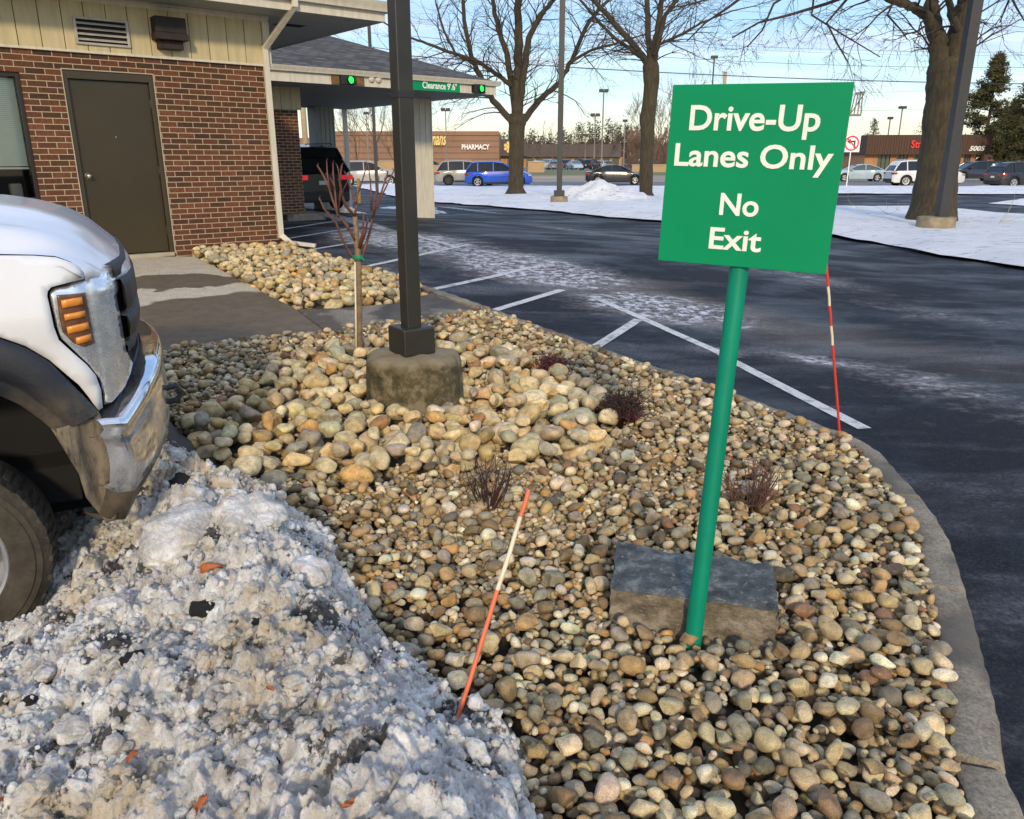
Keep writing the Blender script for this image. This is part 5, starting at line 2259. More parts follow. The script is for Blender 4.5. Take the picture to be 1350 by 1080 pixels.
# ================================================================== shrubs
def twig_shrub(name, u, v, wpx, hpx, n, mats, lab, seed, leaf=None, rt=0.0022, droop=0.3, cat='shrub'):
    rg = np.random.default_rng(seed)
    x, y = at_h(u, v)
    z = float(H(x, y)) + 0.02
    d = y * CP - (z - CAMZ) * SP
    W = wpx / FPX * d / 2
    Hh = hpx / FPX * d
    s = empty(name, (x, y, z), 0, lab, cat)
    m = MB()
    m2 = MB()
    for k in range(n):
        th = rg.uniform(0, 2 * math.pi)
        lean = math.sqrt(rg.uniform(0.02, 1))
        hh = Hh * rg.uniform(0.55, 1.05) * (1 - droop * lean)
        b0 = Vector((math.cos(th) * W * 0.18 * lean, math.sin(th) * W * 0.18 * lean, -0.02))
        tip = Vector((math.cos(th) * W * lean, math.sin(th) * W * lean, hh))
        mid = b0.lerp(tip, 0.5) + Vector((rg.normal() * 0.12 * W, rg.normal() * 0.12 * W, hh * 0.08))
        m.tube([b0, mid, tip], [rt * 1.3, rt, rt * 0.55], 4, cap=False)
        for q_ in range(rg.integers(1, 4)):
            t = rg.uniform(0.35, 0.9)
            a = mid.lerp(tip, (t - 0.3) / 0.7) if t > 0.3 else mid
            e = a + Vector((rg.normal() * 0.25 * W, rg.normal() * 0.25 * W, hh * rg.uniform(0.08, 0.3)))
            m.tube([a, a.lerp(e, .5) + Vector((0, 0, .004)), e], [rt * 0.7, rt * .6, rt * 0.4], 4, cap=False)
            if leaf:
                for _ in range(leaf):
                    c = a.lerp(e, rg.uniform(0, 1.1)) + Vector(rg.normal(size=3)) * 0.006
                    u_ = Vector(rg.normal(size=3)).normalized() * 0.008
                    v_ = Vector(rg.normal(size=3)).normalized() * 0.005
                    m2.add([c - u_, c + v_, c + u_, c - v_], [(0, 1, 2, 3)])
    m.build('stems', MT[mats[0]], s)
    if leaf:
        m2.build('foliage', MT[mats[1]], s)
    return s


twig_shrub('heather_plant', 728, 497, 52, 28, 110, ('red_twig', 'heather_leaf'), 'low burgundy heather clump between cobbles and kerb', 1, 9, cat='plant')
twig_shrub('heather_plant', 820, 560, 64, 46, 150, ('red_twig', 'heather_dark'), 'dark olive and burgundy heather clump at the right edge of the cobbles', 2, 5, cat='plant')
twig_shrub('heather_plant', 822, 562, 60, 30, 70, ('red_twig', 'heather_leaf'), 'reddish skirt of heather under the dark clump right of the cobbles', 12, 6, cat='plant')
twig_shrub('heather_plant', 594, 461, 40, 18, 80, ('red_twig', 'heather_leaf'), 'flat dark red heather patch right of the lamp post base', 3, 6, cat='plant')
twig_shrub('bare_shrub', 642, 676, 78, 84, 38, ('red_twig', None), 'leafless dark red twiggy shrub beside the tip of the orange stake', 4)
twig_shrub('bare_shrub', 990, 678, 104, 74, 52, ('brown_twig', None), 'leafless reddish brown twiggy shrub right of the green pole', 5)
twig_shrub('bare_shrub', 372, 345, 22, 8, 30, ('brown_twig', None), 'tiny low twiggy plant on the cobbles by the wall', 6)
# ================================================================== pickup truck (front end in the picture)
TO = Vector((-2.08, 2.59, -0.18))
TANG = math.atan2(0.456, 0.89)
trk = empty('pickup_truck', TO, TANG, 'white pickup truck with muddy wheel arch and dirty chrome bumper at the snow heap', 'truck')
TW = 2.0     # body width; local x forward, y to the far side, z up


def lerp1(x, P):
    xs = [p[0] for p in P]
    ys = [p[1] for p in P]
    return float(np.interp(x, xs, ys))


def sm(t):
    t = max(0.0, min(1.0, t))
    return t * t * (3 - 2 * t)


def plan_y(x):
    """lateral position of the body skin seen from above, near side, wrapping round the nose"""
    return lerp1(x, [(-9, 0.03), (0.40, 0.03), (0.50, 0.033), (0.56, 0.045), (0.61, 0.075), (0.66, 0.12), (0.70, 0.19), (0.735, 0.30), (0.76, 0.42), (0.785, 0.60)])


def panel(poly, yfn, step, thick, name, mat, parent, smooth=True):
    """outline in side view (x,z) laid on the curved body skin"""
    xy, F, out = cdt(poly, step)
    V = [(p[0], yfn(p[0], p[1]), p[1]) for p in xy]
    m = MB()
    m.add(V, F)
    o = m.build(name, mat, parent, smooth=smooth)
    sd = o.modifiers.new('thickness', 'SOLIDIFY')
    sd.thickness = thick
    sd.offset = 0
    return o


def fy(x, z):
    y = plan_y(x)
    y += 0.022 * sm((z - 1.30) / 0.2) ** 2          # tumble in at the top shoulder
    y -= 0.018 * math.exp(-((z - 1.24) / 0.09) ** 2) * (1 if x < 0.45 else max(0, 1 - (x - 0.45) * 10))
    return y


arch_o = []
for k in range(0, 19):
    t = math.pi * k / 18
    arch_o.append((-0.02 - 0.585 * math.cos(t), 0.62 + 0.60 * math.sin(t)))
# fender outline, front edge follows the headlight cut
fender = [(-1.02, 0.60), (-1.02, 1.525), (-0.6, 1.52), (0.0, 1.50), (0.354, 1.484), (0.45, 1.478), (0.519, 1.468), (0.545, 1.456), (0.570, 1.443), (0.588, 1.424), (0.597, 1.406), (0.597, 1.384),
          (0.54, 1.376), (0.489, 1.366), (0.476, 1.352), (0.472, 1.335), (0.474, 1.297), (0.476, 1.225), (0.484, 1.174), (0.522, 1.119), (0.558, 1.07), (0.583, 1.02), (0.592, 0.96), (0.588, 0.889),
          (0.573, 0.883)]
fender += [(0.545, 0.95), (0.523, 0.995), (0.443, 1.103), (0.377, 1.165), (0.307, 1.205), (0.18, 1.245), (0.0, 1.26), (-0.2, 1.235), (-0.38, 1.15), (-0.5, 1.02), (-0.58, 0.85), (-0.61, 0.6)]
fen = panel(fender, fy, 0.03, 0.006, 'fender', MT['truck_paint'], trk)
# far side fender mirror (same skin)
m = MB()
xy, F, _ = cdt(fender, 0.06)
m.add([(p[0], TW + 0.06 - fy(p[0], p[1]), p[1]) for p in xy], F)
m.build('fender', MT['truck_paint'], trk, smooth=True)

# wheel arch flare: dark band round the opening, muddy at its lip
inner = [(-0.52, 0.55), (-0.50, 0.72), (-0.44, 0.86), (-0.33, 0.97), (-0.16, 1.035), (0.0, 1.05), (0.14, 1.035), (0.271, 0.987), (0.325, 0.945), (0.377, 0.885), (0.42, 0.825)]
outer = [(-0.61, 0.55), (-0.59, 0.78), (-0.53, 0.97), (-0.40, 1.12), (-0.2, 1.225), (0.0, 1.25), (0.16, 1.24), (0.307, 1.20), (0.377, 1.16), (0.443, 1.099), (0.573, 0.883)]


def rs2(P, n):
    P = np.array(P)
    L = np.concatenate([[0], np.cumsum(np.hypot(*(P[1:] - P[:-1]).T))])
    s = np.linspace(0, L[-1], n)
    return np.stack([np.interp(s, L, P[:, 0]), np.interp(s, L, P[:, 1])], 1)


pi_ = rs2(inner, 60)
po_ = rs2(outer, 60)
rows = []
for a_, b_ in zip(po_, pi_):
    row = [(a_[0], fy(a_[0], a_[1]) + 0.004, a_[1])]
    for t, dy in ((0.02, -0.022), (0.12, -0.034), (0.45, -0.040), (0.62, -0.036), (0.68, -0.018), (0.75, -0.016), (0.97, -0.016), (1.0, 0.0), (1.0, 0.06)):
        q_ = a_ + (b_ - a_) * t
        row.append((q_[0], 0.03 + dy + 0.6 * (plan_y(q_[0]) - 0.03), q_[1]))
    rows.append(row)
m = MB()
m.grid(rows)
fl = m.build('arch_flare', MT['flare'], trk, smooth=True)
# inner arch liner
m = MB()
rows = []
for b_ in pi_:
    rows.append([(b_[0], y, b_[1]) for y in (0.03, 0.12, 0.3, 0.6)])
m.grid(rows)
m.grid([[(b_[0], 0.6, b_[1]), (b_[0], 0.6, 0.35)] for b_ in pi_])
m.build('arch_liner', MT['plastic_black'], trk, smooth=True)
m = MB()
m.box(-0.52, 0.52, 0.55, 1.5, 0.3, 1.3)
m.box(-0.5, 0.45, 0.35, 0.56, 0.42, 0.58)
m.tube([(0, 0.18, 0.40), (0, 1.8, 0.40)], 0.06, 12)
m.build('engine_bay', MT['dark_void'], trk)

# muddy end cap in front of the wheel
cap = [(0.409, 0.845), (0.443, 0.755), (0.474, 0.653), (0.485, 0.553), (0.535, 0.422), (0.575, 0.43), (0.618, 0.545), (0.612, 0.62), (0.600, 0.72), (0.585, 0.84), (0.573, 0.884), (0.50, 0.862), (0.42, 0.84)]
panel(cap, lambda x, z: 0.012 + 0.5 * (plan_y(x) - 0.03) + 0.02 * sm((x - 0.45) / 0.15) + 0.010 * math.sin((x - 0.5) * 55), 0.015, 0.01, 'bumper_end_cap', MT['mud'], trk)

# bonnet
zs = [(-1.1, 1.535), (0.0, 1.505), (0.354, 1.487), (0.45, 1.480), (0.519, 1.471), (0.57, 1.445), (0.60, 1.408), (0.65, 1.395), (0.70, 1.385), (0.78, 1.36)]
zc = [(-1.1, 1.665), (0.0, 1.655), (0.296, 1.632), (0.457, 1.604), (0.552, 1.575), (0.631, 1.533), (0.677, 1.487), (0.729, 1.435), (0.765, 1.392), (0.79, 1.36)]
fe = [(0.0, 0.597), (0.07, 0.645), (0.15, 0.70), (0.3, 0.745), (0.5, 0.768), (1.0, 0.778)]
rows = []
NYB = 44
for j in range(NYB + 1):
    t = j / NYB
    y = 0.07 + (TW + 0.06 - 0.14) * t
    yy = min(y - 0.07, TW - 0.01 - y)
    xe = lerp1(yy, fe)
    row = []
    NX = 46
    for i in range(NX + 1):
        s = i / NX
        x = -1.05 + (xe + 1.05) * (1 - (1 - s) ** 1.6)
        k = sm(yy / 0.30)
        k2 = 0.62 * sm(yy / 0.16) + 0.38 * sm((yy - 0.12) / 0.5)
        # side profile is measured from the front edge so the lip rolls down evenly
        xn = x + (0.778 - xe) * sm((x - 0.2) / 0.4)
        z_c = lerp1(xn, zc)
        z_s = lerp1(x, zs) if yy < 0.02 else lerp1(min(x, 0.519 + (x - 0.519) * 0.6) if x > 0.519 else x, zs)
        z = z_s + (z_c - z_s) * k2
        if yy < 0.02:
            z = lerp1(x, zs)
        # raised centre power bulge crease
        z += 0.012 * sm((yy - 0.42) / 0.06) * (1 - sm((x - 0.35) / 0.3))
        row.append((x, y, z))
    # lip
    x, y, z = row[-1]
    row += [(x + 0.004, y, z - 0.012), (x + 0.002, y, z - 0.034), (x - 0.02, y, z - 0.040), (x - 0.10, y, z - 0.03)]
    rows.append(row)
m = MB()
m.grid(rows)
m.build('bonnet', MT['truck_paint'], trk, smooth=True)
# shut line between bonnet and fender
m = MB()
rowsg = [[(x, 0.045, lerp1(x, zs) - 0.03), (x, 0.09, lerp1(x, zs) - 0.028)] for x in np.linspace(-1.05, 0.59, 30)]
m.grid(rowsg)
m.build('shut_line', MT['dark_void'], trk)

# headlight
hl = [(0.597, 1.378), (0.492, 1.358), (0.480, 1.345), (0.480, 1.297), (0.483, 1.225), (0.491, 1.178), (0.528, 1.122), (0.566, 1.066), (0.594, 1.0), (0.598, 0.94), (0.594, 0.895), (0.620, 0.897),
      (0.676, 0.94), (0.706, 0.985), (0.716, 1.01), (0.699, 1.075), (0.697, 1.2), (0.693, 1.30), (0.709, 1.325), (0.709, 1.375), (0.700, 1.402), (0.66, 1.392)]


def hy_(x, z):
    y = plan_y(x) + 0.008
    y += 0.012 * math.exp(-((x - 0.60) / 0.012) ** 2)        # vertical crease between lens and bezel
    y += 0.03 * sm((z - 1.33) / 0.06)
    return y


hlo = panel(hl, hy_, 0.012, 0.006, 'headlight', MT['hl_silver'], trk)
amb = [(0.501, 1.336), (0.592, 1.334), (0.594, 1.24), (0.596, 1.14), (0.560, 1.135), (0.528, 1.155), (0.500, 1.200), (0.498, 1.26)]
panel(amb, lambda x, z: hy_(x, z) - 0.006, 0.012, 0.004, 'turn_lens', MT['amber_dark'], hlo)
for (x0, x1, z0, z1, sl) in ((0.512, 0.580, 1.288, 1.316, 0.006), (0.514, 0.582, 1.242, 1.264, 0.006), (0.516, 0.586, 1.192, 1.218, 0.008), (0.538, 0.588, 1.150, 1.174, 0.006)):
    panel([(x0, z0), (x1, z0 + sl), (x1, z1 + sl), (x0, z1)], lambda x, z: hy_(x, z) - 0.012, 0.02, 0.006, 'amber_bar', MT['amber'], hlo)
# dark gap round the headlight
gap = [(0.597, 1.386), (0.484, 1.366), (0.471, 1.348), (0.471, 1.225), (0.479, 1.172), (0.556, 1.062), (0.586, 1.0), (0.588, 0.888), (0.64, 0.89), (0.72, 1.0), (0.72, 1.4)]
panel(gap, lambda x, z: plan_y(x) + 0.035 + 0.03 * sm((z - 1.33) / 0.06), 0.04, 0.004, 'lamp_housing', MT['dark_void'], trk)

# grille: bowed bars between the lamps
gy_ = np.linspace(0.20, TW + 0.06 - 0.20, 40)


def gx_(y):
    yy = min(y, TW + 0.06 - y)
    return lerp1(yy, [(0.15, 0.695), (0.3, 0.735), (0.6, 0.765), (1.05, 0.775)])


prof = [(-0.03, 1.448), (0.0, 1.44), (0.004, 1.40), (-0.012, 1.385), (0.020, 1.36), (0.030, 1.33), (0.030, 1.25), (0.022, 1.235), (-0.01, 1.23), (-0.01, 1.22), (0.026, 1.212), (0.032, 1.18), (0.024, 1.13), (-0.005, 1.12),
        (-0.01, 1.105), (0.012, 1.095), (0.010, 1.07), (-0.03, 1.05)]
m = MB()
m.grid([[(gx_(y) + a_ - 0.01, y, z - (0.03 if z > 1.37 else 0)) for a_, z in prof] for y in gy_])
m.build('grille', MT['plastic_black'], trk, smooth=True)

# chrome bumper
by = [(0.00, 0.578), (0.012, 0.62), (0.03, 0.665), (0.10, 0.70), (0.22, 0.755), (0.36, 0.80), (0.5, 0.832), (0.75, 0.86), (1.03, 0.868)]


def bump_x(yy):
    return lerp1(yy, by)


def btop(yy):
    return lerp1(yy, [(0, 0.848), (0.03, 0.835), (0.12, 0.865), (0.25, 0.91), (0.5, 0.955), (1.03, 0.97)])


def bbot(yy):
    return lerp1(yy, [(0, 0.60), (0.012, 0.56), (0.03, 0.545), (0.15, 0.575), (0.3, 0.60), (0.6, 0.62), (1.03, 0.62)])


ys = [0.0, 0.006, 0.012, 0.02, 0.03, 0.045, 0.07, 0.10, 0.14, 0.18, 0.22, 0.27, 0.32, 0.38, 0.44, 0.5, 0.6, 0.7, 0.8, 0.9, 1.0]
ysf = ys + [TW - y for y in reversed(ys[:-1])]
rows = []
for y in ysf:
    yy = min(y, TW - y)
    x = bump_x(yy)
    zt, zb = btop(yy), bbot(yy)
    h = zt - zb
    row = [(x - 0.05 - 0.04 * sm(yy / 0.3), y + (0.03 if y < 1 else -0.03), zt + 0.012), (x - 0.03, y + (0.012 if y < 1 else -0.012), zt + 0.016), (x - 0.010, y, zt + 0.008), (x, y, zt - 0.01), (x + 0.004, y, zt - 0.03), (x - 0.012, y, zt - 0.05)]
    row += [(x - 0.006 + 0.012 * math.sin(math.pi * t), y, zt - 0.05 - (h - 0.05) * t) for t in (0.1, 0.25, 0.4, 0.55, 0.7, 0.85, 1.0)]
    row += [(x - 0.03, y, zb - 0.01), (x - 0.08, y + (0.05 if y < 1 else -0.05), zb)]
    rows.append(row)
m = MB()
m.grid(rows)
m.build('bumper', MT['chrome'], trk, smooth=True)
# black step pad behind the bumper's upper edge
m = MB()
rows = []
for y in ysf[4:-4]:
    yy = min(y, TW - y)
    x = bump_x(yy)
    zt = btop(yy)
    rows.append([(x - 0.045 - 0.05 * sm(yy / 0.3), y, zt + 0.010), (x - 0.06 - 0.05 * sm(yy / 0.3), y, zt + 0.020), (x - 0.16, y + (0.03 if y < 1 else -0.03), zt + 0.035), (x - 0.17, y, zt - 0.05), (x - 0.05, y, zt - 0.05)])
m.grid(rows)
for y in np.linspace(0.35, 1.65, 34):
    yy = min(y, TW - y)
    m.box(bump_x(yy) - 0.155, bump_x(yy) - 0.10, y - 0.006, y + 0.006, btop(yy) + 0.02, btop(yy) + 0.042)
m.build('bumper_step', MT['plastic_black'], trk)
# lower valance
m = MB()
rows = []
for y in ysf:
    yy = min(y, TW - y)
    x = bump_x(yy)
    zb = bbot(yy)
    rows.append([(x - 0.012, y + (0.004 if y < 1 else -0.004), zb + 0.01), (x - 0.03, y + (0.006 if y < 1 else -0.006), zb - 0.05), (x - 0.06, y + (0.02 if y < 1 else -0.02), zb - 0.13 + 0.03 * sm(yy / 0.2)), (x - 0.12, y + (0.05 if y < 1 else -0.05), zb - 0.12)])
m.grid(rows)
m.build('valance', MT['flare'], trk, smooth=True)
# tow hook
m = MB()
m.tube([(0.80, 0.62, 0.78), (0.89, 0.62, 0.80), (0.91, 0.62, 0.765), (0.89, 0.62, 0.73), (0.80, 0.62, 0.72)], 0.014, 8)
m.build('tow_hook', MT['plastic_black'], trk, smooth=True)

# wheel
wc = Vector((-0.055, 0.0, 0.372))
whl = bpy.data.objects.new('wheel', None)
COL.objects.link(whl)
whl.parent = trk
whl.location = wc
whl.rotation_euler = (0, 0, rad(-4))
m = MB()
R = 0.388
prof = [(0.235, 0.035), (0.245, 0.018), (0.262, 0.012), (0.30, 0.002), (0.338, 0.0), (0.342, 0.006), (0.362, 0.006), (0.366, 0.014), (0.380, 0.022), (0.392, 0.034), (R, 0.05), (R, 0.24), (0.385, 0.27), (0.33, 0.285), (0.235, 0.26)]
m.lathe(prof, 72, axis='y')
ty = m.build('tyre', MT['muddy_tyre'], whl, autosm=0.6)
m = MB()
for k in range(60):
    t = 2 * math.pi * k / 60
    M_ = Matrix.Rotation(t, 4, 'Y')
    m.box(-0.012, 0.012, 0.024 + 0.01 * (k % 2), 0.085, R - 0.014, R + 0.006, M_)
    m.box(-0.013, 0.013, 0.10, 0.20, R - 0.01, R + 0.006, M_ @ Matrix.Rotation(0.05, 4, 'Y'))
m.build('tread_block', MT['muddy_tyre'], whl, bevel=0.002)['kind'] = 'stuff'
m = MB()
m.lathe([(0.250, 0.030), (0.256, 0.020), (0.248, 0.012), (0.238, 0.016), (0.230, 0.04), (0.222, 0.09), (0.15, 0.10), (0.10, 0.07), (0.09, 0.02), (0.0, 0.01)], 60, axis='y')
for k in range(8):
    m.box(-0.03, 0.03, 0.05, 0.095, 0.12, 0.20, Matrix.Rotation(2 * math.pi * k / 8, 4, 'Y'))
m.build('rim', MT['alloy'], whl, autosm=0.6)
m = MB()
for k in range(8):
    t = 2 * math.pi * k / 8
    m.lathe([(0.0, 0.03), (0.012, 0.032), (0.014, 0.07)], 8, Matrix.Translation((0.085 * math.cos(t), 0, 0.085 * math.sin(t))), axis='y')
m.build('lug_nut', MT['alloy'], whl)
w2 = copy_tree(whl, trk)
w2.location = (wc.x, TW + 0.06, wc.z)
w2.rotation_euler = (0, 0, math.pi)

# cab behind the bonnet (outside the frame, modelled simply)
m = MB()
body = [(-1.03, 0.52), (-1.03, 1.53), (-1.5, 1.56), (-2.95, 1.56), (-2.95, 0.52)]
m.prism(body, 0.03, TW + 0.03, lambda x, z, y: (x, y, z))
roofp = [(-1.12, 1.56), (-1.75, 2.12), (-2.5, 2.16), (-2.9, 2.10), (-2.95, 1.56)]
m.prism([(-1.80, 2.10), (-1.86, 2.16), (-2.5, 2.20), (-2.88, 2.15), (-2.92, 2.08)], 0.20, TW - 0.14, lambda x, z, y: (x, y, z))
m.beam((-1.14, 0.12, 1.55), (-1.82, 0.23, 2.12), 0.06, 0.06)
m.beam((-1.14, TW - 0.06, 1.55), (-1.82, TW - 0.17, 2.12), 0.06, 0.06)
m.beam((-2.93, 0.10, 1.5), (-2.89, 0.22, 2.12), 0.08, 0.08)
m.beam((-2.93, TW - .06, 1.5), (-2.89, TW - 0.16, 2.12), 0.08, 0.08)
m.build('cab', MT['truck_paint'], trk, bevel=0.015)
m = MB()
m.add([(-1.16, 0.15, 1.56), (-1.16, TW - 0.09, 1.56), (-1.80, TW - 0.2, 2.09), (-1.80, 0.26, 2.09)], [(0, 1, 2, 3)])
m.build('windscreen', MT['car_glass'], trk)
m = MB()
m.add([(-1.22, 0.14, 1.565), (-1.84, 0.235, 2.08), (-2.86, 0.22, 2.06), (-2.88, 0.12, 1.565)], [(0, 1, 2, 3)])
m.build('side_window', MT['car_glass'], trk)

# ================================================================== parked and passing cars


def car_profile(kind):
    """side outline normalised: x 0 rear .. 1 front, z 0..1 of height; returns lower body, roof line"""
    if kind == 'suv':
        roof = [(0.015, 0.60), (0.055, 0.80), (0.10, 0.955), (0.20, 0.99), (0.42, 1.0), (0.56, 0.955), (0.735, 0.655)]
        body = [(0.0, 0.22), (0.005, 0.42), (0.0, 0.55), (0.015, 0.60), (0.735, 0.655), (0.88, 0.60), (0.975, 0.50), (1.0, 0.38), (0.995, 0.22)]
    elif kind == 'sedan':
        roof = [(0.10, 0.68), (0.25, 0.90), (0.34, 0.985), (0.47, 1.0), (0.57, 0.95), (0.745, 0.66)]
        body = [(0.0, 0.26), (0.0, 0.50), (0.008, 0.64), (0.10, 0.68), (0.745, 0.66), (0.90, 0.56), (0.98, 0.46), (1.0, 0.32), (0.99, 0.22)]
    else:       # minivan
        roof = [(0.02, 0.58), (0.05, 0.85), (0.08, 0.97), (0.30, 1.0), (0.52, 0.98), (0.62, 0.92), (0.82, 0.60)]
        body = [(0.0, 0.2), (0.0, 0.5), (0.02, 0.58), (0.82, 0.60), (0.93, 0.52), (0.99, 0.42), (1.0, 0.3), (0.99, 0.2)]
    return body, roof


def make_car(kind, L, W, Hh, paint, lab, grp=None, name=None, rim='alloy', lit=False, trim=True):
    c = empty(name or {'suv': 'suv', 'sedan': 'sedan', 'van': 'minivan'}[kind], (0, 0, 0), 0, lab, {'suv': 'suv', 'sedan': 'car', 'van': 'minivan'}[kind], grp)
    body, roof = car_profile(kind)
    wr = 0.235 * Hh if kind == 'sedan' else 0.218 * Hh
    wx = (0.19, 0.81) if kind != 'sedan' else (0.20, 0.80)
    X = lambda t: (t - 0.5) * L
    # --- body: stations along the length, cross-section rows
    top = [p for p in body if True]
    xs = sorted(set([0.0, 0.01, 0.03, 0.06] + [wx[0] + k * wr / L * 1.12 for k in (-1, -0.9, -0.7, -0.4, 0, 0.4, 0.7, 0.9, 1)] + [wx[1] + k * wr / L * 1.12 for k in (-1, -0.9, -0.7, -0.4, 0, 0.4, 0.7, 0.9, 1)] +
                    [0.35, 0.45, 0.55, 0.65, 0.74, 0.86, 0.90, 0.93, 0.96, 0.985, 1.0]))
    xs = [x for x in xs if 0 <= x <= 1]
    topP = sorted([p for p in body[2:-1]], key=lambda p: p[0])
    rows = []
    for x in xs:
        zt = lerp1(x, topP) * Hh
        zb = 0.155 * Hh
        dx = min(abs(x - wx[0]), abs(x - wx[1])) * L
        ra = wr * 1.12
        za = zb
        if dx < ra:
            za = max(zb, wr + math.sqrt(max(0, ra * ra - dx * dx)))
        if x < 0.02:
            zb2 = max(za, 0.20 * Hh)
        elif x > 0.98:
            zb2 = max(za, 0.20 * Hh)
        else:
            zb2 = za
        za = min(zb2, zt - 0.12)
        # width taper front/rear
        e = min(x, 1 - x)
        w = W / 2 * (1 - 0.16 * max(0, 1 - e / 0.10) ** 2)
        zm = za + (zt - za) * 0.45
        rows.append([(X(x), -w * 0.975, za), (X(x), -w, zm), (X(x), -w * 0.985, zm + (zt - zm) * 0.55), (X(x), -w * 0.93, zt - 0.015), (X(x), -w * 0.80, zt), (X(x), 0, zt + 0.02),
                     (X(x), w * 0.80, zt), (X(x), w * 0.93, zt - 0.015), (X(x), w * 0.985, zm + (zt - zm) * 0.55), (X(x), w, zm), (X(x), w * 0.975, za)])
    m = MB()
    m.grid(rows)
    m.add(rows[0], [tuple(range(11))])
    m.add(rows[-1], [tuple(range(11))])
    # roof
    rt = []
    rl = [p for p in roof]
    n = len(rl)
    zbelt = roof[0][1] * Hh
    for x, z in rl[1:-1]:
        k = (z * Hh - zbelt) / (Hh - zbelt)
        w = W / 2 * (0.84 - 0.14 * k)
        rt.append([(X(x), -w, z * Hh - 0.035), (X(x), -w * 0.93, z * Hh - 0.008), (X(x), 0, z * Hh + 0.012), (X(x), w * 0.93, z * Hh - 0.008), (X(x), w, z * Hh - 0.035)])
    m.grid(rt)
    # pillars
    for sgn in (-1, 1):
        def rp(i, inset=0.0):
            x, z = rl[i]
            k = (z * Hh - zbelt) / (Hh - zbelt)
            w = W / 2 * ((0.84 - 0.14 * k) if 0 < i < n - 1 else 0.90)
            return Vector((X(x), sgn * w, z * Hh - (0.03 if 0 < i < n - 1 else 0.0)))
        for i in list(range(0, n - 1)):
            m.beam(rp(i), rp(i + 1), 0.07, 0.055)
        bt = rl[n - 1]
        for tx in (0.42 if kind != 'van' else 0.36,) + ((0.19,) if kind == 'suv' else (0.20,) if kind == 'van' else ()):
            zt_ = lerp1(tx, rl)
            m.beam((X(tx), sgn * W / 2 * 0.71, zt_ * Hh - 0.05), (X(tx) + 0.02, sgn * W / 2 * 0.905, zbelt + 0.02), 0.07, 0.03)
    m.build('body', MT[paint], c, autosm=0.7)
    # glass
    g = MB()
    gr = []
    for x, z in rl:
        k = (z * Hh - zbelt) / (Hh - zbelt)
        gr.append((X(x), z * Hh, W / 2 * (0.825 - 0.14 * k)))
    rows = []
    for i, (x, z, w) in enumerate(gr):
        z2 = z - 0.03
        zb_ = zbelt - 0.03
        wb = W / 2 * 0.90
        rows.append([(x, -wb, min(zb_, z2)), (x, -w, z2 - 0.01), (x, 0, z2), (x, w, z2 - 0.01), (x, wb, min(zb_, z2))])
    g.grid(rows)
    g.build('window', MT['car_glass' if paint != 'car_paleblue' else 'pale_glass'], c, autosm=0.15)
    # dark sills and wheel voids
    d = MB()
    d.box(X(0.04), X(0.96), -W / 2 * 0.90, W / 2 * 0.90, 0.13 * Hh, 0.30 * Hh)
    if kind != 'sedan':
        d.box(X(0.0) - 0.01, X(0.035), -W / 2 * 0.80, W / 2 * 0.80, 0.165 * Hh, 0.30 * Hh)
        for sgn in (-1, 1):
            d.box(X(wx[0]) + wr * 1.2, X(wx[1]) - wr * 1.2, sgn * W / 2 * 0.985 - 0.01, sgn * W / 2 * 0.985 + 0.01, 0.145 * Hh, 0.21 * Hh)
    d.build('sill', MT['plastic_black'], c)
    for wxx in wx:
        for sgn in (-1, 1):
            w_ = bpy.data.objects.new('wheel', None)
            COL.objects.link(w_)
            w_.parent = c
            w_.location = (X(wxx), sgn * W / 2 * 0.955, wr)
            w_.rotation_euler = (0, 0, 0 if sgn < 0 else math.pi)
            key = ('wh', round(wr, 3), rim)
            if key not in CARM:
                t = MB()
                t.lathe([(wr * 0.64, 0.012), (wr * 0.75, 0.0), (wr * 0.92, 0.008), (wr, 0.04), (wr, 0.17), (wr * 0.9, 0.20), (wr * 0.64, 0.19)], 28, axis='y')
                a = t.build('tyre', MT['tyre'], w_, smooth=True)
                r = MB()
                r.lathe([(wr * 0.66, 0.010), (wr * 0.62, 0.014), (wr * 0.60, 0.05), (wr * 0.2, 0.06)], 28, axis='y')
                for k in range(5):
                    r.box(-wr * 0.075, wr * 0.075, 0.014, 0.04, wr * 0.05, wr * 0.62, Matrix.Rotation(2 * math.pi * k / 5 + 0.3, 4, 'Y'))
                r.lathe([(0.0, 0.012), (wr * 0.15, 0.014), (wr * 0.17, 0.05)], 12, axis='y')
                b = r.build('rim', MT[rim], w_, smooth=False)
                dk = MB()
                dk.lathe([(wr * 0.62, 0.055), (0, 0.06)], 20, axis='y')
                e = dk.build('brake', MT['dark_void'], w_)
                CARM[key] = (a, b, e)
            else:
                for src in CARM[key]:
                    q = src.copy()
                    COL.objects.link(q)
                    q.parent = w_
    # lights
    zl = (0.50 if kind == 'suv' else 0.54) * Hh
    for sgn in (-1, 1):
        t = MB()
        if kind == 'sedan':
            t.box(X(0.0) - 0.012, X(0.05), sgn * W / 2 * 0.66 - 0.16, sgn * W / 2 * 0.66 + 0.16 * 0.9, zl - 0.07, zl + 0.07)
            t.box(X(0.0) + 0.03, X(0.065), sgn * W / 2 * 0.93 - 0.05, sgn * W / 2 * 0.93 + 0.02, zl - 0.06, zl + 0.07)
        else:
            t.box(X(0.0) - 0.012, X(0.03), sgn * W / 2 * 0.70 - 0.19, sgn * W / 2 * 0.70 + 0.14, zl - 0.05, zl + 0.08)
            t.box(X(0.0) + 0.02, X(0.06), sgn * W / 2 * 0.93 - 0.05, sgn * W / 2 * 0.93 + 0.025, zl - 0.05, zl + 0.08)
        t.build('tail_light', MT['red_lamp' if lit else 'red_lens'], c, bevel=0.01)
        t = MB()
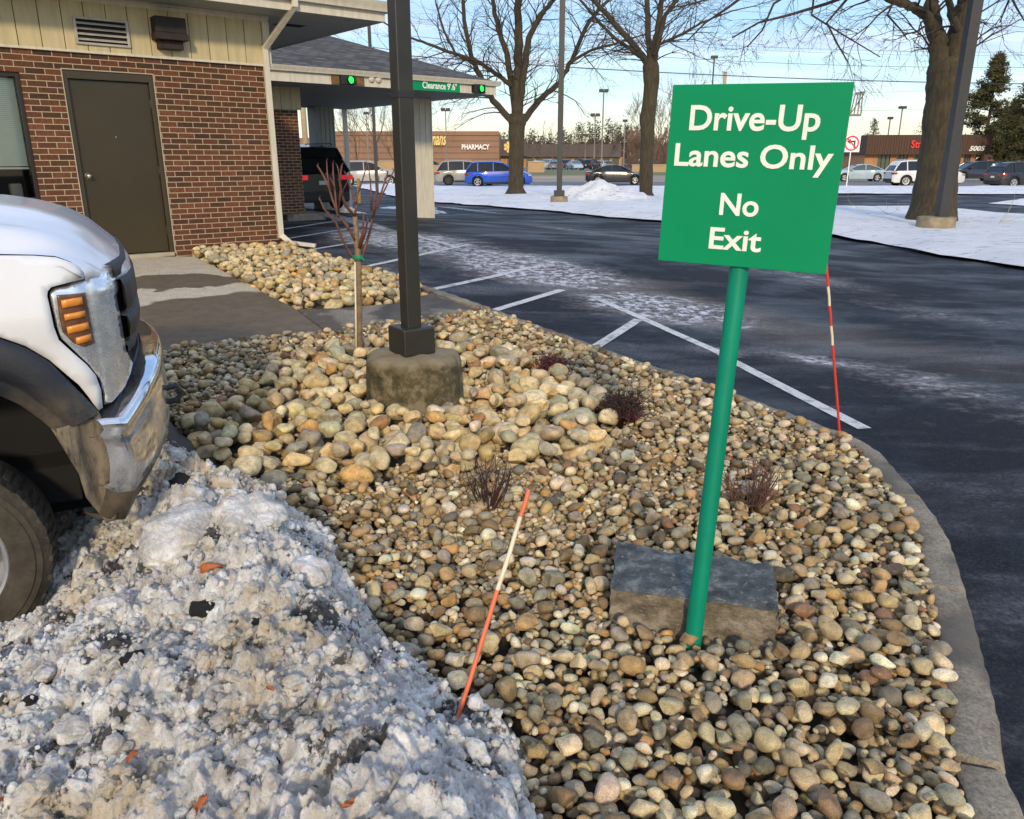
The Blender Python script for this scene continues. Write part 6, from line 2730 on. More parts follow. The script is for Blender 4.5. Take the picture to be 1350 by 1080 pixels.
        t.box(X(0.94), X(0.985), sgn * W / 2 * 0.84 - 0.13, sgn * W / 2 * 0.84 + 0.06, 0.44 * Hh, 0.50 * Hh)
        t.build('headlight', MT['alloy'], c, bevel=0.01)
        t = MB()
        t.box(X(0.66), X(0.70), sgn * W / 2 * 1.02 - 0.06, sgn * W / 2 * 1.02 + 0.10, 0.63 * Hh, 0.70 * Hh)
        t.build('mirror', MT[paint], c, bevel=0.02)
    t = MB()
    t.box(X(0.0) - 0.015, X(0.0), -0.16, 0.16, 0.36 * Hh if kind != 'suv' else 0.40 * Hh, 0.36 * Hh + 0.11 if kind != 'suv' else 0.40 * Hh + 0.11)
    t.build('licence_plate', MT['white_paint'], c)
    if kind == 'suv' and trim:
        t = MB()
        for sgn in (-1, 1):
            t.tube([(X(0.14), sgn * W / 2 * 0.70, Hh - 0.0), (X(0.17), sgn * W / 2 * 0.70, Hh + 0.035), (X(0.50), sgn * W / 2 * 0.70, Hh + 0.04), (X(0.54), sgn * W / 2 * 0.70, Hh - 0.02)], 0.018, 6)
        t.build('roof_rail', MT['alloy' if paint != 'car_black' else 'plastic_black'], c)
    return c


CARM = {}


def put_car(c, u, D, heading, zoff=0.0, scale=1.0):
    """centre at image column u, distance D; heading in degrees (0 = to the right)"""
    r = ray(u, 230)
    x = r[0] / r[1] * D
    c.location = (x, D, float(H(x, D)) + ASPH + 0.008 + zoff)
    c.rotation_euler = (0, 0, rad(heading))
    return c


put_car(make_car('suv', 4.62, 1.86, 1.69, 'car_blue', 'bright blue compact SUV driving right on the road, partly behind a tree trunk'), 658, 57, -2)
put_car(make_car('suv', 4.85, 1.93, 1.76, 'car_silver', 'beige silver SUV just behind the bright blue one', rim='dark_rim'), 618, 61.5, 3)
put_car(make_car('sedan', 4.65, 1.82, 1.46, 'car_dark', 'dark charcoal sedan on the road behind the snow mound'), 812, 63, -3)
put_car(make_car('sedan', 4.70, 1.80, 1.46, 'car_paleblue', 'pale silver-blue sedan on the road under the no left turn sign'), 1131, 73, 180 - 4)
put_car(make_car('suv', 4.95, 1.96, 1.78, 'car_white', 'white SUV passing behind the right-hand tree trunk'), 1218, 58.5, -4)
put_car(make_car('van', 4.9, 1.95, 1.74, 'car_navy', 'dark navy minivan facing left behind the white SUV'), 1283, 74, 180 + 3)
put_car(make_car('suv', 4.8, 1.92, 1.68, 'car_black', 'black SUV at the right edge of the road', rim='alloy'), 1352, 55, 8)
# vehicle waiting in the lane under the canopy: heading into the lane
sv = make_car('suv', 4.7, 1.92, 1.84, 'car_black', 'black SUV with lit brake lights waiting under the canopy', lit=True)
ra_ = onw(467, 245, 10.4)[0]
px_, py_ = ab(ra_ - 0.96, 10.4 + 2.35)
sv.location = (px_, py_, float(H(px_, py_)) + ASPH + 0.01)
sv.rotation_euler = (0, 0, ANG + math.pi / 2)
put_car(make_car('suv', 4.7, 1.9, 1.72, 'car_silver', 'pale car seen between the black SUV and the lamp post', name='parked_suv'), 487, 60, 8)
# distant parked cars: two small clusters, each car a copy
pals = ['car_silver', 'car_white', 'car_navy', 'car_paleblue', 'car_grey', 'car_black', 'car_red']
cnames = {'car_silver': 'silver', 'car_white': 'white', 'car_navy': 'navy', 'car_paleblue': 'pale blue', 'car_grey': 'grey', 'car_black': 'black', 'car_red': 'dark red'}
protos = {}
spots = [(722, 142, 3, 'suv'), (733, 138, 4, 'sedan'), (746, 145, 2, 'suv'), (757, 139, 3, 'sedan'), (768, 147, 2, 'suv'), (779, 140, 5, 'suv'), (790, 146, 1, 'sedan'), (800, 152, 4, 'sedan'),
         (707, 150, 1, 'sedan'), (833, 165, 0, 'sedan'), (862, 168, 2, 'suv'),
         (1306, 104, 1, 'sedan'), (1316, 112, 0, 'suv'), (1327, 105, 4, 'sedan'), (1338, 112, 2, 'suv'), (1348, 106, 1, 'suv'), (1312, 128, 3, 'sedan'), (1325, 130, 0, 'sedan'), (1340, 128, 5, 'suv'), (1303, 122, 1, 'suv'),
         (566, 128, 2, 'sedan'), (528, 130, 4, 'suv')]
for k, (u, D, ci, kd) in enumerate(spots):
    key = (ci, kd)
    where = 'beyond the lawn between the trees' if u < 900 else 'at the far right beyond the road'
    lab = 'distant %s %s parked %s' % (cnames[pals[ci]], {'suv': 'SUV', 'sedan': 'car'}[kd], where)
    if key not in protos:
        c = make_car(kd, 4.7, 1.85, 1.72 if kd == 'suv' else 1.46, pals[ci], lab, 'distant parked cars', name='parked_car', trim=False)
        protos[key] = c
    else:
        c = copy_tree(protos[key])
        c['label'] = lab
    c['category'] = 'car'
    put_car(c, u, D, 90 + (k % 5 - 2) * 14 + (180 if k % 3 == 0 else 0), zoff=0.3 if u < 900 else 0.05)
# ================================================================== trees
def grow(m, p, d, L, r, depth, rg, up=0.15, droop=0.0, nseg=5, rmin=0.004, spread=0.7, wig=0.22, sides=None, kids=None):
    """one branch and its children; p start, d direction"""
    pts = [p.copy()]
    rs = [r]
    q = p.copy()
    dd = d.copy()
    ends = []
    for i in range(nseg):
        dd = (dd + Vector(rg.normal(size=3)) * wig + Vector((0, 0, up - droop * (i / nseg)))).normalized()
        q = q + dd * (L / nseg)
        pts.append(q.copy())
        rs.append(max(rmin * 0.6, r * (1 - 0.72 * (i + 1) / nseg)))
        ends.append((q.copy(), dd.copy(), rs[-1]))
    n = sides or (7 if r > 0.05 else 5 if r > 0.02 else 3)
    m.tube(pts, rs, n, cap=False)
    if depth <= 0:
        return
    k = kids or (3 + int(L > 2))
    for j in range(k + int(rg.random() * 2)):
        t = rg.uniform(0.25, 1.0)
        i = min(nseg - 1, int(t * nseg))
        q, dd, rr = ends[i]
        ax = dd.orthogonal().normalized()
        ax.rotate(Matrix.Rotation(rg.uniform(0, 2 * math.pi), 3, dd))
        nd = (dd + ax * math.tan(spread * rg.uniform(0.6, 1.25))).normalized()
        grow(m, q, nd, L * rg.uniform(0.48, 0.72), max(rmin, rr * rg.uniform(0.6, 0.85)), depth - 1, rg, up, droop, max(3, nseg - 1), rmin, spread, wig, None, kids)


def pxpath(P, Y, offs=0.0):
    n = len(P)
    return [at_y(u, v, Y + offs * i / max(1, n - 1)) for i, (u, v) in enumerate(P)]


def big_tree(base_px, Y, trunk, limbs, lab, seed, name='bare_tree', flare=1.9, L0=2.6, wscale=1.0, twig_depth=2, rmin=0.007):
    rg = np.random.default_rng(seed)
    p0 = at_y(base_px[0], base_px[1], Y)
    z0 = float(H(p0.x, p0.y)) + ASPH
    t = empty(name, (p0.x, p0.y, z0), 0, lab, 'tree')
    m = MB()
    pts = [at_y(u, v, Y) for u, v, w in trunk]
    rs = [w / 2 / FPX * (p.y * CP - (p.z - CAMZ) * SP) for p, (u, v, w) in zip(pts, trunk)]
    pts[0].z = min(pts[0].z, z0 - 0.05)
    # smooth resample with bark lumps
    P = np.array([[*p] for p in pts])
    s = np.linspace(0, len(P) - 1, (len(P) - 1) * 7 + 1)
    PP = [Vector([np.interp(q, range(len(P)), P[:, k]) for k in range(3)]) for q in s]
    RR = [float(np.interp(q, range(len(P)), rs)) * (1 + 0.025 * math.sin(q * 5.3) + rg.normal() * 0.012) for q in s]
    m.tube(PP, RR, 20, cap=False)
    for k in range(6):          # root flare
        a = 2 * math.pi * (k + 0.3 * rg.random()) / 6
        r0 = rs[0]
        m.tube([pts[0] + Vector((math.cos(a) * r0 * 0.3, math.sin(a) * r0 * 0.3, r0 * 1.1)), pts[0] + Vector((math.cos(a) * r0 * min(0.95, flare * 0.62), math.sin(a) * r0 * min(0.95, flare * 0.62), r0 * 0.35)),
                pts[0] + Vector((math.cos(a) * r0 * flare, math.sin(a) * r0 * flare, -0.05))], [r0 * 0.5, r0 * 0.35, r0 * 0.12], 8, cap=False)
    m.build('trunk', MT['bark'], t, smooth=True, world=True)
    mb = MB()
    mt = MB()
    for (P, w0, w1, off) in limbs:
        pp = pxpath(P, Y, off)
        # extend out of the picture
        d = (pp[-1] - pp[-2]).normalized()
        n = len(pp)
        rr = [(w0 + (w1 - w0) * i / (n - 1)) / 2 / FPX * Y for i in range(n)]
        P3 = np.array([[*p] for p in pp])
        s = np.linspace(0, n - 1, (n - 1) * 5 + 1)
        pr = [Vector([np.interp(q, range(n), P3[:, k]) for k in range(3)]) + Vector(rg.normal(size=3)) * rr[0] * 0.10 for q in s]
        r2 = [float(np.interp(q, range(n), rr)) for q in s]
        mb.tube(pr, r2, 10, cap=False)
        total = sum((pp[i + 1] - pp[i]).length for i in range(n - 1))
        # side branches all along the limb
        k = int(total * 3.4)
        for j in range(k):
            i = rg.integers(len(pr) // 6, len(pr) - 1)
            dd = (pr[i + 1] - pr[i]).normalized()
            ax = dd.orthogonal().normalized()
            ax.rotate(Matrix.Rotation(rg.uniform(0, 2 * math.pi), 3, dd))
            nd = (dd * 0.8 + ax * rg.uniform(0.5, 1.2)).normalized()
            L = L0 * rg.uniform(0.45, 1.0)
            grow(mt, pr[i], nd, L, min(r2[i] * 0.45, 0.035), twig_depth, rg, 0.02, 0.10, 5, rmin, 0.62, 0.20, None, 3)
        # continuation
        grow(mt, pr[-1], d, L0 * 1.6, r2[-1] * 0.95, twig_depth + 1, rg, 0.10, 0.0, 6, rmin, 0.55, 0.14, None, 4)
    mb.build('limb', MT['bark'], t, smooth=True, world=True)
    mt.build('crown', MT['twig_bark'], t, world=True)
    return t


big_tree((680, 259), 41.5, [(680, 262, 24), (680, 250, 20.5), (680.5, 225, 19.5), (681, 195, 19.5), (681, 172, 21), (682, 160, 24), (682, 150, 20)],
         [([(684, 163), (692, 157), (710, 133), (738, 108), (753, 80), (777, 27), (793, 10)], 9, 4, 1.5), ([(679, 166), (675, 160), (650, 133), (640, 112), (623, 80), (613, 33), (610, 0)], 9, 4, -1.5),
          ([(681, 165), (682, 130), (683, 60), (684, 0)], 15, 8, 0), ([(681, 155), (674, 110), (668, 70), (657, 40), (650, 0)], 9, 5, 1.0), ([(684, 150), (690, 100), (697, 50), (713, 20), (730, 0)], 9, 5, -1.0),
          ([(674, 113), (655, 98), (633, 83), (577, 63), (543, 50)], 6, 2.5, -2.0), ([(624, 84), (600, 70), (585, 40), (575, 5)], 4, 2, 1.0), ([(752, 82), (780, 66), (810, 58), (835, 50)], 4, 2, 1.0),
          ([(645, 128), (620, 118), (600, 100), (560, 90)], 4, 1.5, 2.0)],
         'large bare tree with forked limbs beside the canopy corner, in front of the blue SUV', 21)
big_tree((851, 262), 38.5, [(851, 266, 21), (851.5, 255, 17.5), (852, 215, 17.5), (854, 180, 18), (853, 155, 20), (856, 140, 19), (859, 110, 20), (858, 88, 22), (858, 76, 13)],
         [([(856, 92), (847, 73), (827, 50), (800, 20), (783, 0)], 9, 5, -1.0), ([(858, 82), (855, 50), (853, 0)], 9, 6, 0.5), ([(860, 85), (865, 50), (870, 20), (872, 0)], 9, 6, 0), ([(861, 90), (865, 70), (877, 20), (893, 0)], 7, 4, -1.0),
          ([(847, 78), (836, 68), (810, 50), (790, 30), (765, 0)], 5, 3, 1.5), ([(866, 60), (900, 45), (925, 30), (950, 20)], 4, 2, 1.0)],
         'tall bare tree with burls on its trunk, just left of the green sign', 22)
big_tree((1225, 290), 23.0, [(1227, 297, 68), (1228, 287, 61), (1230, 270, 55), (1234, 240, 52), (1239, 200, 49), (1243, 150, 47), (1246, 120, 46), (1247, 95, 47), (1247, 84, 44), (1247, 76, 30)],
         [([(1242, 98), (1237, 62), (1231, 31), (1228, 0)], 24, 16, 0.3), ([(1251, 98), (1260, 62), (1269, 25), (1277, -5)], 27, 20, 0.3), ([(1234, 45), (1224, 22), (1204, 9), (1179, 0), (1140, -14)], 13, 8, -0.5),
          ([(1262, 40), (1254, 20), (1251, 0)], 10, 7, -0.6), ([(1275, -8), (1310, -30), (1345, -40)], 12, 6, -0.5)],
         'massive bare tree trunk forking high up at the right, standing in the snowy island', 23, L0=2.0, rmin=0.006, flare=1.0)
# drooping outer branches of the right and left trees reaching across the sky
rg = np.random.default_rng(99)


def overhang(parent_name_px, Y, paths, lab_parent):
    m = MB()
    for P, w in paths:
        pp = pxpath(P, Y, 0.6)
        n = len(pp)
        m.tube(pp, [max(0.006, w / 2 / FPX * Y * (1 - 0.6 * i / (n - 1))) for i in range(n)], 6, cap=False)
        for i in range(n - 1):
            seg = (pp[i + 1] - pp[i])
            for _ in range(max(2, int(seg.length * 3.2))):
                t = rg.random()
                a = pp[i].lerp(pp[i + 1], t)
                dd = seg.normalized()
                ax = dd.orthogonal().normalized()
                ax.rotate(Matrix.Rotation(rg.uniform(0, 2 * math.pi), 3, dd))
                grow(m, a, (dd * 0.6 + ax * 0.8 + Vector((0, 0, -0.1))).normalized(), rg.uniform(0.5, 1.2), 0.012, 2, rg, -0.03, 0.05, 5, 0.005, 0.6, 0.24, 3, 3)
    m.build('outer_branches', MT['twig_bark'], lab_parent, world=True)


bts = [o for o in bpy.data.objects if o.name.startswith('bare_tree')]
overhang(None, 23.0, [([(1140, -14), (1090, 5), (1040, 20), (1000, 30), (965, 50)], 5), ([(1120, -5), (1090, 30), (1105, 60), (1118, 82)], 3.5), ([(1060, -20), (1020, 5), (1005, 40), (985, 62)], 4), ([(1000, -20), (960, 10), (930, 30), (905, 55)], 4),
                      ([(1179, 0), (1170, 20), (1188, 40), (1196, 52)], 3), ([(960, -15), (930, 0), (900, 8), (860, 10)], 3), ([(1345, -40), (1330, 0), (1318, 30)], 4), ([(1320, -30), (1340, 10), (1352, 30)], 3.5), ([(1075, -20), (1070, 20), (1110, 45), (1160, 75)], 3)], bts[2])


def plain_tree(u, D, hh, w, lab, seed, mat='far_bark', grp='bare trees in the distance', name='distant_tree', rmin=None, depth=3):
    rg_ = np.random.default_rng(seed)
    r = ray(u, 215)
    x = r[0] / r[1] * D
    t = empty(name, (x, D, ASPH), 0, lab, 'tree', grp)
    m = MB()
    m.tube([Vector((0, 0, -0.1)), Vector((0.05, 0, hh * 0.18)), Vector((0, 0.05, hh * 0.35))], [hh * 0.018, hh * 0.014, hh * 0.010], 6, cap=False)
    m.build('trunk', MT[mat], t)
    m = MB()
    rm = rmin or D * 0.00016
    for k in range(7):
        a = rg_.uniform(0, 6.28)
        z = hh * rg_.uniform(0.16, 0.36)
        grow(m, Vector((0, 0, z)), Vector((math.cos(a) * w, math.sin(a) * w, 1)).normalized(), hh * 0.48 * rg_.uniform(0.75, 1.1), hh * 0.006, depth, rg_, 0.10, 0, 5, rm, 0.5, 0.12, 3, 3)
    m.build('crown', MT[mat], t)
    return t


plain_tree(497, 122, 13, 0.7, 'rounded reddish bare tree in front of the long brick store, left of the lamp post', 41)
plain_tree(470, 128, 10, 0.7, 'smaller reddish bare tree seen under the canopy', 42)
plain_tree(520, 125, 9, 0.7, 'reddish bare tree hidden partly by the lamp post', 43)
for k, (u, D, hh) in enumerate(((838, 170, 13), (822, 178, 9), (905, 168, 16), (868, 172, 15), (886, 176, 13), (802, 150, 6), (745, 165, 7), (765, 150, 7), (703, 170, 8), (716, 160, 6), (785, 160, 6), (729, 172, 7))):
    plain_tree(u, D, hh, 0.6, ('bare roadside tree behind the dark sedan' if u > 810 else 'thin bare tree in front of the long grey building'), 50 + k, depth=3 if k < 5 else 2)
plain_tree(1062, 150, 10, 0.6, 'bare tree left of the brown shop, behind the green sign', 70)


def pine(u, D, hh, wd, lab, seed, mat='pine', n=2600, size=0.35, grp=None, name='pine_tree', trunkh=0.18):
    rg_ = np.random.default_rng(seed)
    r = ray(u, 215)
    x = r[0] / r[1] * D
    t = empty(name, (x, D, ASPH), 0, lab, 'tree', grp)
    m = MB()
    m.tube([Vector((0, 0, -0.1)), Vector((0.08, 0, hh * 0.5)), Vector((0, 0, hh * 0.98))], [hh * 0.020, hh * 0.013, hh * 0.002], 8, cap=False)
    br = []
    z = hh * trunkh
    while z < hh * 0.98:
        f = (z / hh - trunkh) / (1 - trunkh)
        Rr = wd / 2 * (1 - f ** 1.5) * (0.55 + 0.5 * rg_.random()) * min(1, 0.55 + f * 2.2)
        for _ in range(3 if hh > 8 else 2):
            a = rg_.uniform(0, 6.28)
            e = Vector((math.cos(a) * Rr, math.sin(a) * Rr, z + Rr * rg_.uniform(-0.05, 0.35)))
            m.tube([Vector((0, 0, z)), Vector((e.x * .5, e.y * .5, z + Rr * 0.05)), e], [0.05 * hh / 12, 0.03 * hh / 12, 0.01], 4, cap=False)
            br.append((Vector((0, 0, z)), e))
        z += hh * 0.030
    m.build('trunk', MT['bark'], t, smooth=True)
    f_ = MB()
    per = max(2, n // len(br))
    for a, e in br:
        for _ in range(per):
            s = rg_.uniform(0.3, 1.05)
            c = a.lerp(e, s) + Vector(rg_.normal(size=3)) * size * 0.55
            for __ in range(2):
                u_ = Vector((rg_.normal(), rg_.normal(), abs(rg_.normal()) * 0.7)).normalized() * size * rg_.uniform(0.4, 0.9)
                v_ = Vector(rg_.normal(size=3)).normalized() * size * 0.16
                f_.add([c - u_ * 0.3, c + v_, c + u_, c - v_], [(0, 1, 2, 3)])
    f_.build('crown', MT[mat], t)
    return t


pine(1293, 104, 14.2, 9.6, 'tall full pine right of the big tree trunk, beside the brown shop', 81, n=11000, size=0.46)
pine(1347, 92, 11.0, 8.0, 'second pine, at the right edge of the picture', 82, n=8000, size=0.46)
pine(1325, 112, 9.5, 8.0, 'shorter pine between the two tall ones at the right', 85, n=6000, size=0.46)
pine(1088, 118, 7.5, 7, 'broad dark evergreen at the left corner of the brown shop', 83, mat='pine_far', n=2600, size=0.5, trunkh=0.05)
pine(1146, 140, 8.6, 5, 'small pine showing above the left end of the brown shop roof', 84, mat='pine_far', n=900)
pine(1213, 128, 9.0, 5, 'pine peeking over the brown shop roof beside the big trunk', 86, mat='pine_far', n=900)
rg = np.random.default_rng(5)
for k in range(30):
    u = 655 + k * 6.2 + rg.uniform(-3, 3)
    pine(u, 300 + rg.uniform(-15, 15), rg.uniform(9.5, 13.0) + (3 if u > 760 else 0), rg.uniform(6, 10), 'small far pine in the tree line above the long grey building', 90 + k, mat='pine_far', n=110, size=1.1,
         grp='far pines above the grey building', name='far_pine', trunkh=0.3)

# distant wood, one mass
rg = np.random.default_rng(15)
m = MB()
for k in range(15000):
    x = rg.uniform(-420, 420)
    y = 330 + rg.uniform(-12, 12)
    hh = 6.5 + 2.0 * math.sin(x * 0.05) + 1.5 * math.sin(x * 0.13 + 2)
    z = rg.random() ** 0.7 * hh
    w = rg.uniform(0.4, 1.3)
    m.add([(x - w, y, z), (x, y + w, z + w * 0.4), (x + w, y, z + w * 0.3), (x + w * .2, y - w, z + w * 1.8)], [(0, 1, 2, 3)])
o = m.build('far_wood', MT['brush'])
tag(o, 'low brown line of distant leafless woods along the horizon', 'woods', None, 'stuff')
# brush behind the lawn between the trees
m = MB()
for k in range(3800):
    u = rg.uniform(826, 905)
    D = 158 + rg.uniform(-6, 6)
    r = ray(u, 215)
    x = r[0] / r[1] * D
    z = rg.random() ** 1.3 * 7.5 * (0.5 + 0.5 * vnoise(np.array([u * 0.09]), np.array([0.0]), 2)[0])
    h_ = rg.uniform(0.6, 1.8)
    w = 0.05
    t_ = rg.normal() * 0.4
    m.add([(x, D, z), (x + w, D, z), (x + w + t_, D, z + h_), (x + t_, D, z + h_)], [(0, 1, 2, 3)])
o = m.build('brush_thicket', MT['brush'])
tag(o, 'brown brushy thicket behind the far lawn beside the tall tree', 'brush', None, 'stuff')

# ================================================================== far buildings
def xat(u, D, v=205):
    r = ray(u, v)
    return r[0] / r[1] * D


def zat(u, v, D):
    r = ray(u, v)
    return CAMZ + r[2] / r[1] * D


DG = 190.0
xr, xl = xat(658, DG), xat(416, DG)
ztop = zat(600, 174, DG)
gs_ = empty('brick_store', ((xl + xr) / 2, DG, ASPH), 0, 'long orange-brown brick supermarket across the road with yellow script lettering', 'building')
m = MB()
x0_ = xl - gs_.location.x
x1_ = xr - gs_.location.x
ht = ztop - ASPH
xm = xat(428, DG) - gs_.location.x
m.box(xm, x1_, 0, 50, 0, ht)
m.box(x0_ - 40, xm, 3, 50, 0, ht - 1.2)
m.box(xm, x1_, -0.25, 0, ht - 0.7, ht + 0.15)
m.build('wall', MT['store_brick'], gs_)
m = MB()
for u in (586 - 13, 586, 600, 572 - 26):
    xx = xat(u, DG) - gs_.location.x
    zz = zat(u, 213, DG) - ASPH
    P = [(xx - 1.1, -0.15, 0.3), (xx + 1.1, -0.15, 0.3), (xx + 1.1, -0.15, zz - 1.0)] + [(xx + 1.1 * math.cos(t), -0.15, zz - 1.0 + 1.0 * math.sin(t)) for t in np.linspace(0.3, 2.8, 8)] + [(xx - 1.1, -0.15, zz - 1.0)]
    m.add(P, [tuple(range(len(P)))])
m.build('arched_window', MT['green_pane'], gs_)
m = MB()
for k in range(4):
    m.box(x0_ - 40, x1_, -0.29, -0.26, 2.2 + k * 1.3, 2.26 + k * 1.3)
m.build('course_line', MT['store_grey'], gs_)
text('lettering', 'Wegmans', 4.0, MT['letter_yellow'], Matrix.Translation((xat(588, DG) - gs_.location.x, -0.4, zat(570, 191, DG) - ASPH)) @ UP, gs_, 0.1, 0.35, 0.10, align='RIGHT', sx=0.44)
text('lettering', 'PHARMACY', 1.5, MT['letter_white'], Matrix.Translation((xat(627, DG) - gs_.location.x, -0.4, zat(627, 197, DG) - ASPH)) @ UP, gs_, 0.1, 0.0, 0.05, sx=0.80)

DB = 215.0
gb = empty('grey_store', (xat(738, DB), DB, ASPH), 0, 'long low dark grey store right of the brick supermarket with a round yellow emblem', 'building')
gx0 = xat(658.6, DB) - gb.location.x
gx1 = xat(819, DB) - gb.location.x
gxm = xat(694, DB) - gb.location.x
m = MB()
m.box(gx0, gxm, 0, 30, zat(700, 206, DB) - ASPH, zat(675, 183.5, DB) - ASPH)
m.box(gxm, gx1, 0.5, 30, zat(700, 207, DB) - ASPH, zat(760, 190, DB) - ASPH)
m.build('upper_wall', MT['store_grey'], gb)
m = MB()
m.box(gx0, gx1 + 1, 1.5, 29, 0, zat(700, 207, DB) - ASPH - 0.01)
m.build('lower_wall', MT['orange_brick'], gb)
m = MB()
for k in range(13):
    xx = gx0 + 2 + k * 2.5
    m.box(xx, xx + 1.7, 1.3, 1.5, 0.2, 2.3)
m.build('shop_window', MT['green_pane'], gb)
m = MB()
cx_ = xat(671, DB) - gb.location.x
cz_ = zat(671, 194, DB) - ASPH
for k in range(7):
    t = 2 * math.pi * k / 7
    m.lathe([(0.0, -0.2), (0.42, -0.2), (0.42, 0.0)], 8, Matrix.Translation((cx_ + math.cos(t) * 1.0, 0, cz_ + math.sin(t) * 1.0)), axis='y')
m.lathe([(0.0, -0.3), (0.65, -0.3), (0.65, 0.0)], 10, Matrix.Translation((cx_, 0, cz_)), axis='y')
m.build('emblem', MT['letter_yellow'], gb)

DS = 97.0
bs = empty('brown_shop', (xat(1215, DS), DS, ASPH), rad(-6), 'single-storey brown shop at the right with a ribbed dark brown fascia and the number 5005', 'building')
sx0_ = xat(1141, DS) - bs.location.x
sx1_ = xat(1296, DS) - bs.location.x
zf0 = zat(1215, 204, DS) - ASPH
zf1 = zat(1215, 178, DS) - ASPH
m = MB()
m.box(sx0_, sx1_, -0.8, 14, zf0, zf1)
k = sx0_
while k < sx1_:
    m.box(k, k + 0.09, -0.86, -0.8, zf0, zf1)
    k += 0.3
m.build('fascia', MT['brown_metal'], bs)
m = MB()
px0, px1 = sx0_ + 0.2, sx1_ - 1.2
wins = [(1160, 1176), (1184, 1198), (1206, 1218), (1258, 1264), (1268, 1277)]
segs = []
cur = px0
for a_, b_ in wins:
    wa, wb = xat(a_, DS) - bs.location.x, xat(b_, DS) - bs.location.x
    segs.append((cur, wa))
    cur = wb
segs.append((cur, px1))
for a_, b_ in segs:
    m.box(a_, b_, 0, 0.3, 0, zf0)
m.box(px0, px1, 0.3, 13, 0, zf0)
m.build('wall', MT['orange_brick'], bs)
for a_, b_ in wins:
    wa, wb = xat(a_, DS) - bs.location.x, xat(b_, DS) - bs.location.x
    m = MB()
    n = 3
    for i in range(n):
        w_ = (wb - wa) / n
        m.box(wa + i * w_ + 0.05, wa + (i + 1) * w_ - 0.05, 0.15, 0.2, 0.3, zf0 - 0.05)
    f_ = m.build('window', MT['green_pane'], bs)
    m = MB()
    for i in range(n + 1):
        m.box(wa + i * (wb - wa) / n - 0.05, wa + i * (wb - wa) / n + 0.05, 0.1, 0.22, 0.2, zf0)
    m.build('frame', MT['window_frame'], f_)
text('lettering', 'Sta', 1.15, MT['letter_red'], Matrix.Translation((xat(1196, DS) - bs.location.x, -0.9, zat(1205, 195, DS) - ASPH)) @ UP, bs, 0.05, 0, 0.03, align='LEFT', sx=0.85)
text('lettering', '5005', 0.72, MT['letter_white'], Matrix.Translation((xat(1278, DS) - bs.location.x, -0.9, zat(1278, 199, DS) - ASPH)) @ UP, bs, 0.04, 0.25, 0.02, sx=1.15)

# low tan brick walls beyond the lawn
for u0, u1, vt, D, lab in ((470, 500, 214, 118, 'low tan brick wall seen under the canopy, left of the lamp post'), (566, 590, 219, 116, 'low tan brick wall left of the beige SUV'), (500, 530, 213, 117, 'low tan wall directly behind the lamp post'),
                           (696, 718, 214, 112, 'tan brick wall segment right of the first tree trunk'), (834, 846, 218, 118, 'short tan wall between the dark sedan and the tall tree'), (860, 900, 218, 114, 'tan brick wall right of the tall tree, beside the green sign')):
    a_, b_ = xat(u0, D), xat(u1, D)
    s = empty('garden_wall', ((a_ + b_) / 2, D, ASPH + 0.25), 0, lab, 'wall')
    w_ = (b_ - a_) / 2
    hh = zat(u0, vt, D) - ASPH - 0.25
    m = MB()
    m.box(-w_, w_, 0, 0.4, -0.3, hh)
    m.build('wall_face', MT['tan_wall'], s)
    m = MB()
    m.box(-w_ - 0.05, w_ + 0.05, -0.06, 0.46, hh, hh + 0.12)
    m.build('coping', MT['sill_stone'], s, bevel=0.02)

# ================================================================== light poles, wires, signs
def light_pole(u, vb, D, vtop, wpx, lab, double=True, mat='pole_grey', base=None, grp=None, hw=11, lean=0.0, headpx=3.2, name='light_pole', cover=True, bshift=0):
    x = xat(u, D, vb)
    z0 = float(H(x, D)) + ASPH
    s = empty(name, (x, D, z0), 0, lab, 'light pole', grp)
    r = max(wpx, 0.9) / 2 / FPX * D
    zt = zat(u, vtop, D) - z0
    zb = 0.0
    if base:
        bw, bh = base
        rb = bw / 2 / FPX * D
        hb = bh / 1110 * D
        m = MB()
        m.lathe([(rb * 1.02, -0.1), (rb, hb * 0.9), (rb * 0.96, hb), (0, hb * 1.02)], 28, Matrix.Translation((bshift / FPX * D, 0, 0)))
        m.build('base', MT['base_stone'], s, autosm=0.6)
        zb = hb
        if cover:
            m = MB()
            m.box(-r * 2, r * 2, -r * 2, r * 2, zb, zb + r * 2.2)
            m.build('base_cover', MT[mat], s, bevel=0.01)
    m = MB()
    m.beam((0, 0, zb - 0.02), (lean, 0, zt), r * 2, r * 2, (0, 1, 0))
    m.build('pole', MT[mat], s, bevel=0.004)
    h = headpx / 1110 * D
    w = hw / FPX * D
    if double:
        for sg_ in (-1, 1):
            m = MB()
            m.box(lean + sg_ * w * 0.28 - w * 0.24, lean + sg_ * w * 0.28 + w * 0.24, -w * 0.2, w * 0.2, zt - h * 0.2, zt + h)
            m.build('lamp_head', MT['pole_dark'], s, bevel=0.03)
        m = MB()
        m.box(lean - w * 0.3, lean + w * 0.3, -0.05, 0.05, zt - h * 0.1, zt + 0.1)
        m.build('arm', MT['pole_dark'], s)
    else:
        m = MB()
        m.box(lean - w * 0.5, lean + w * 0.5, -w * 0.3, w * 0.3, zt, zt + h)
        m.build('lamp_head', MT['pole_dark'], s, bevel=0.02)
    return s


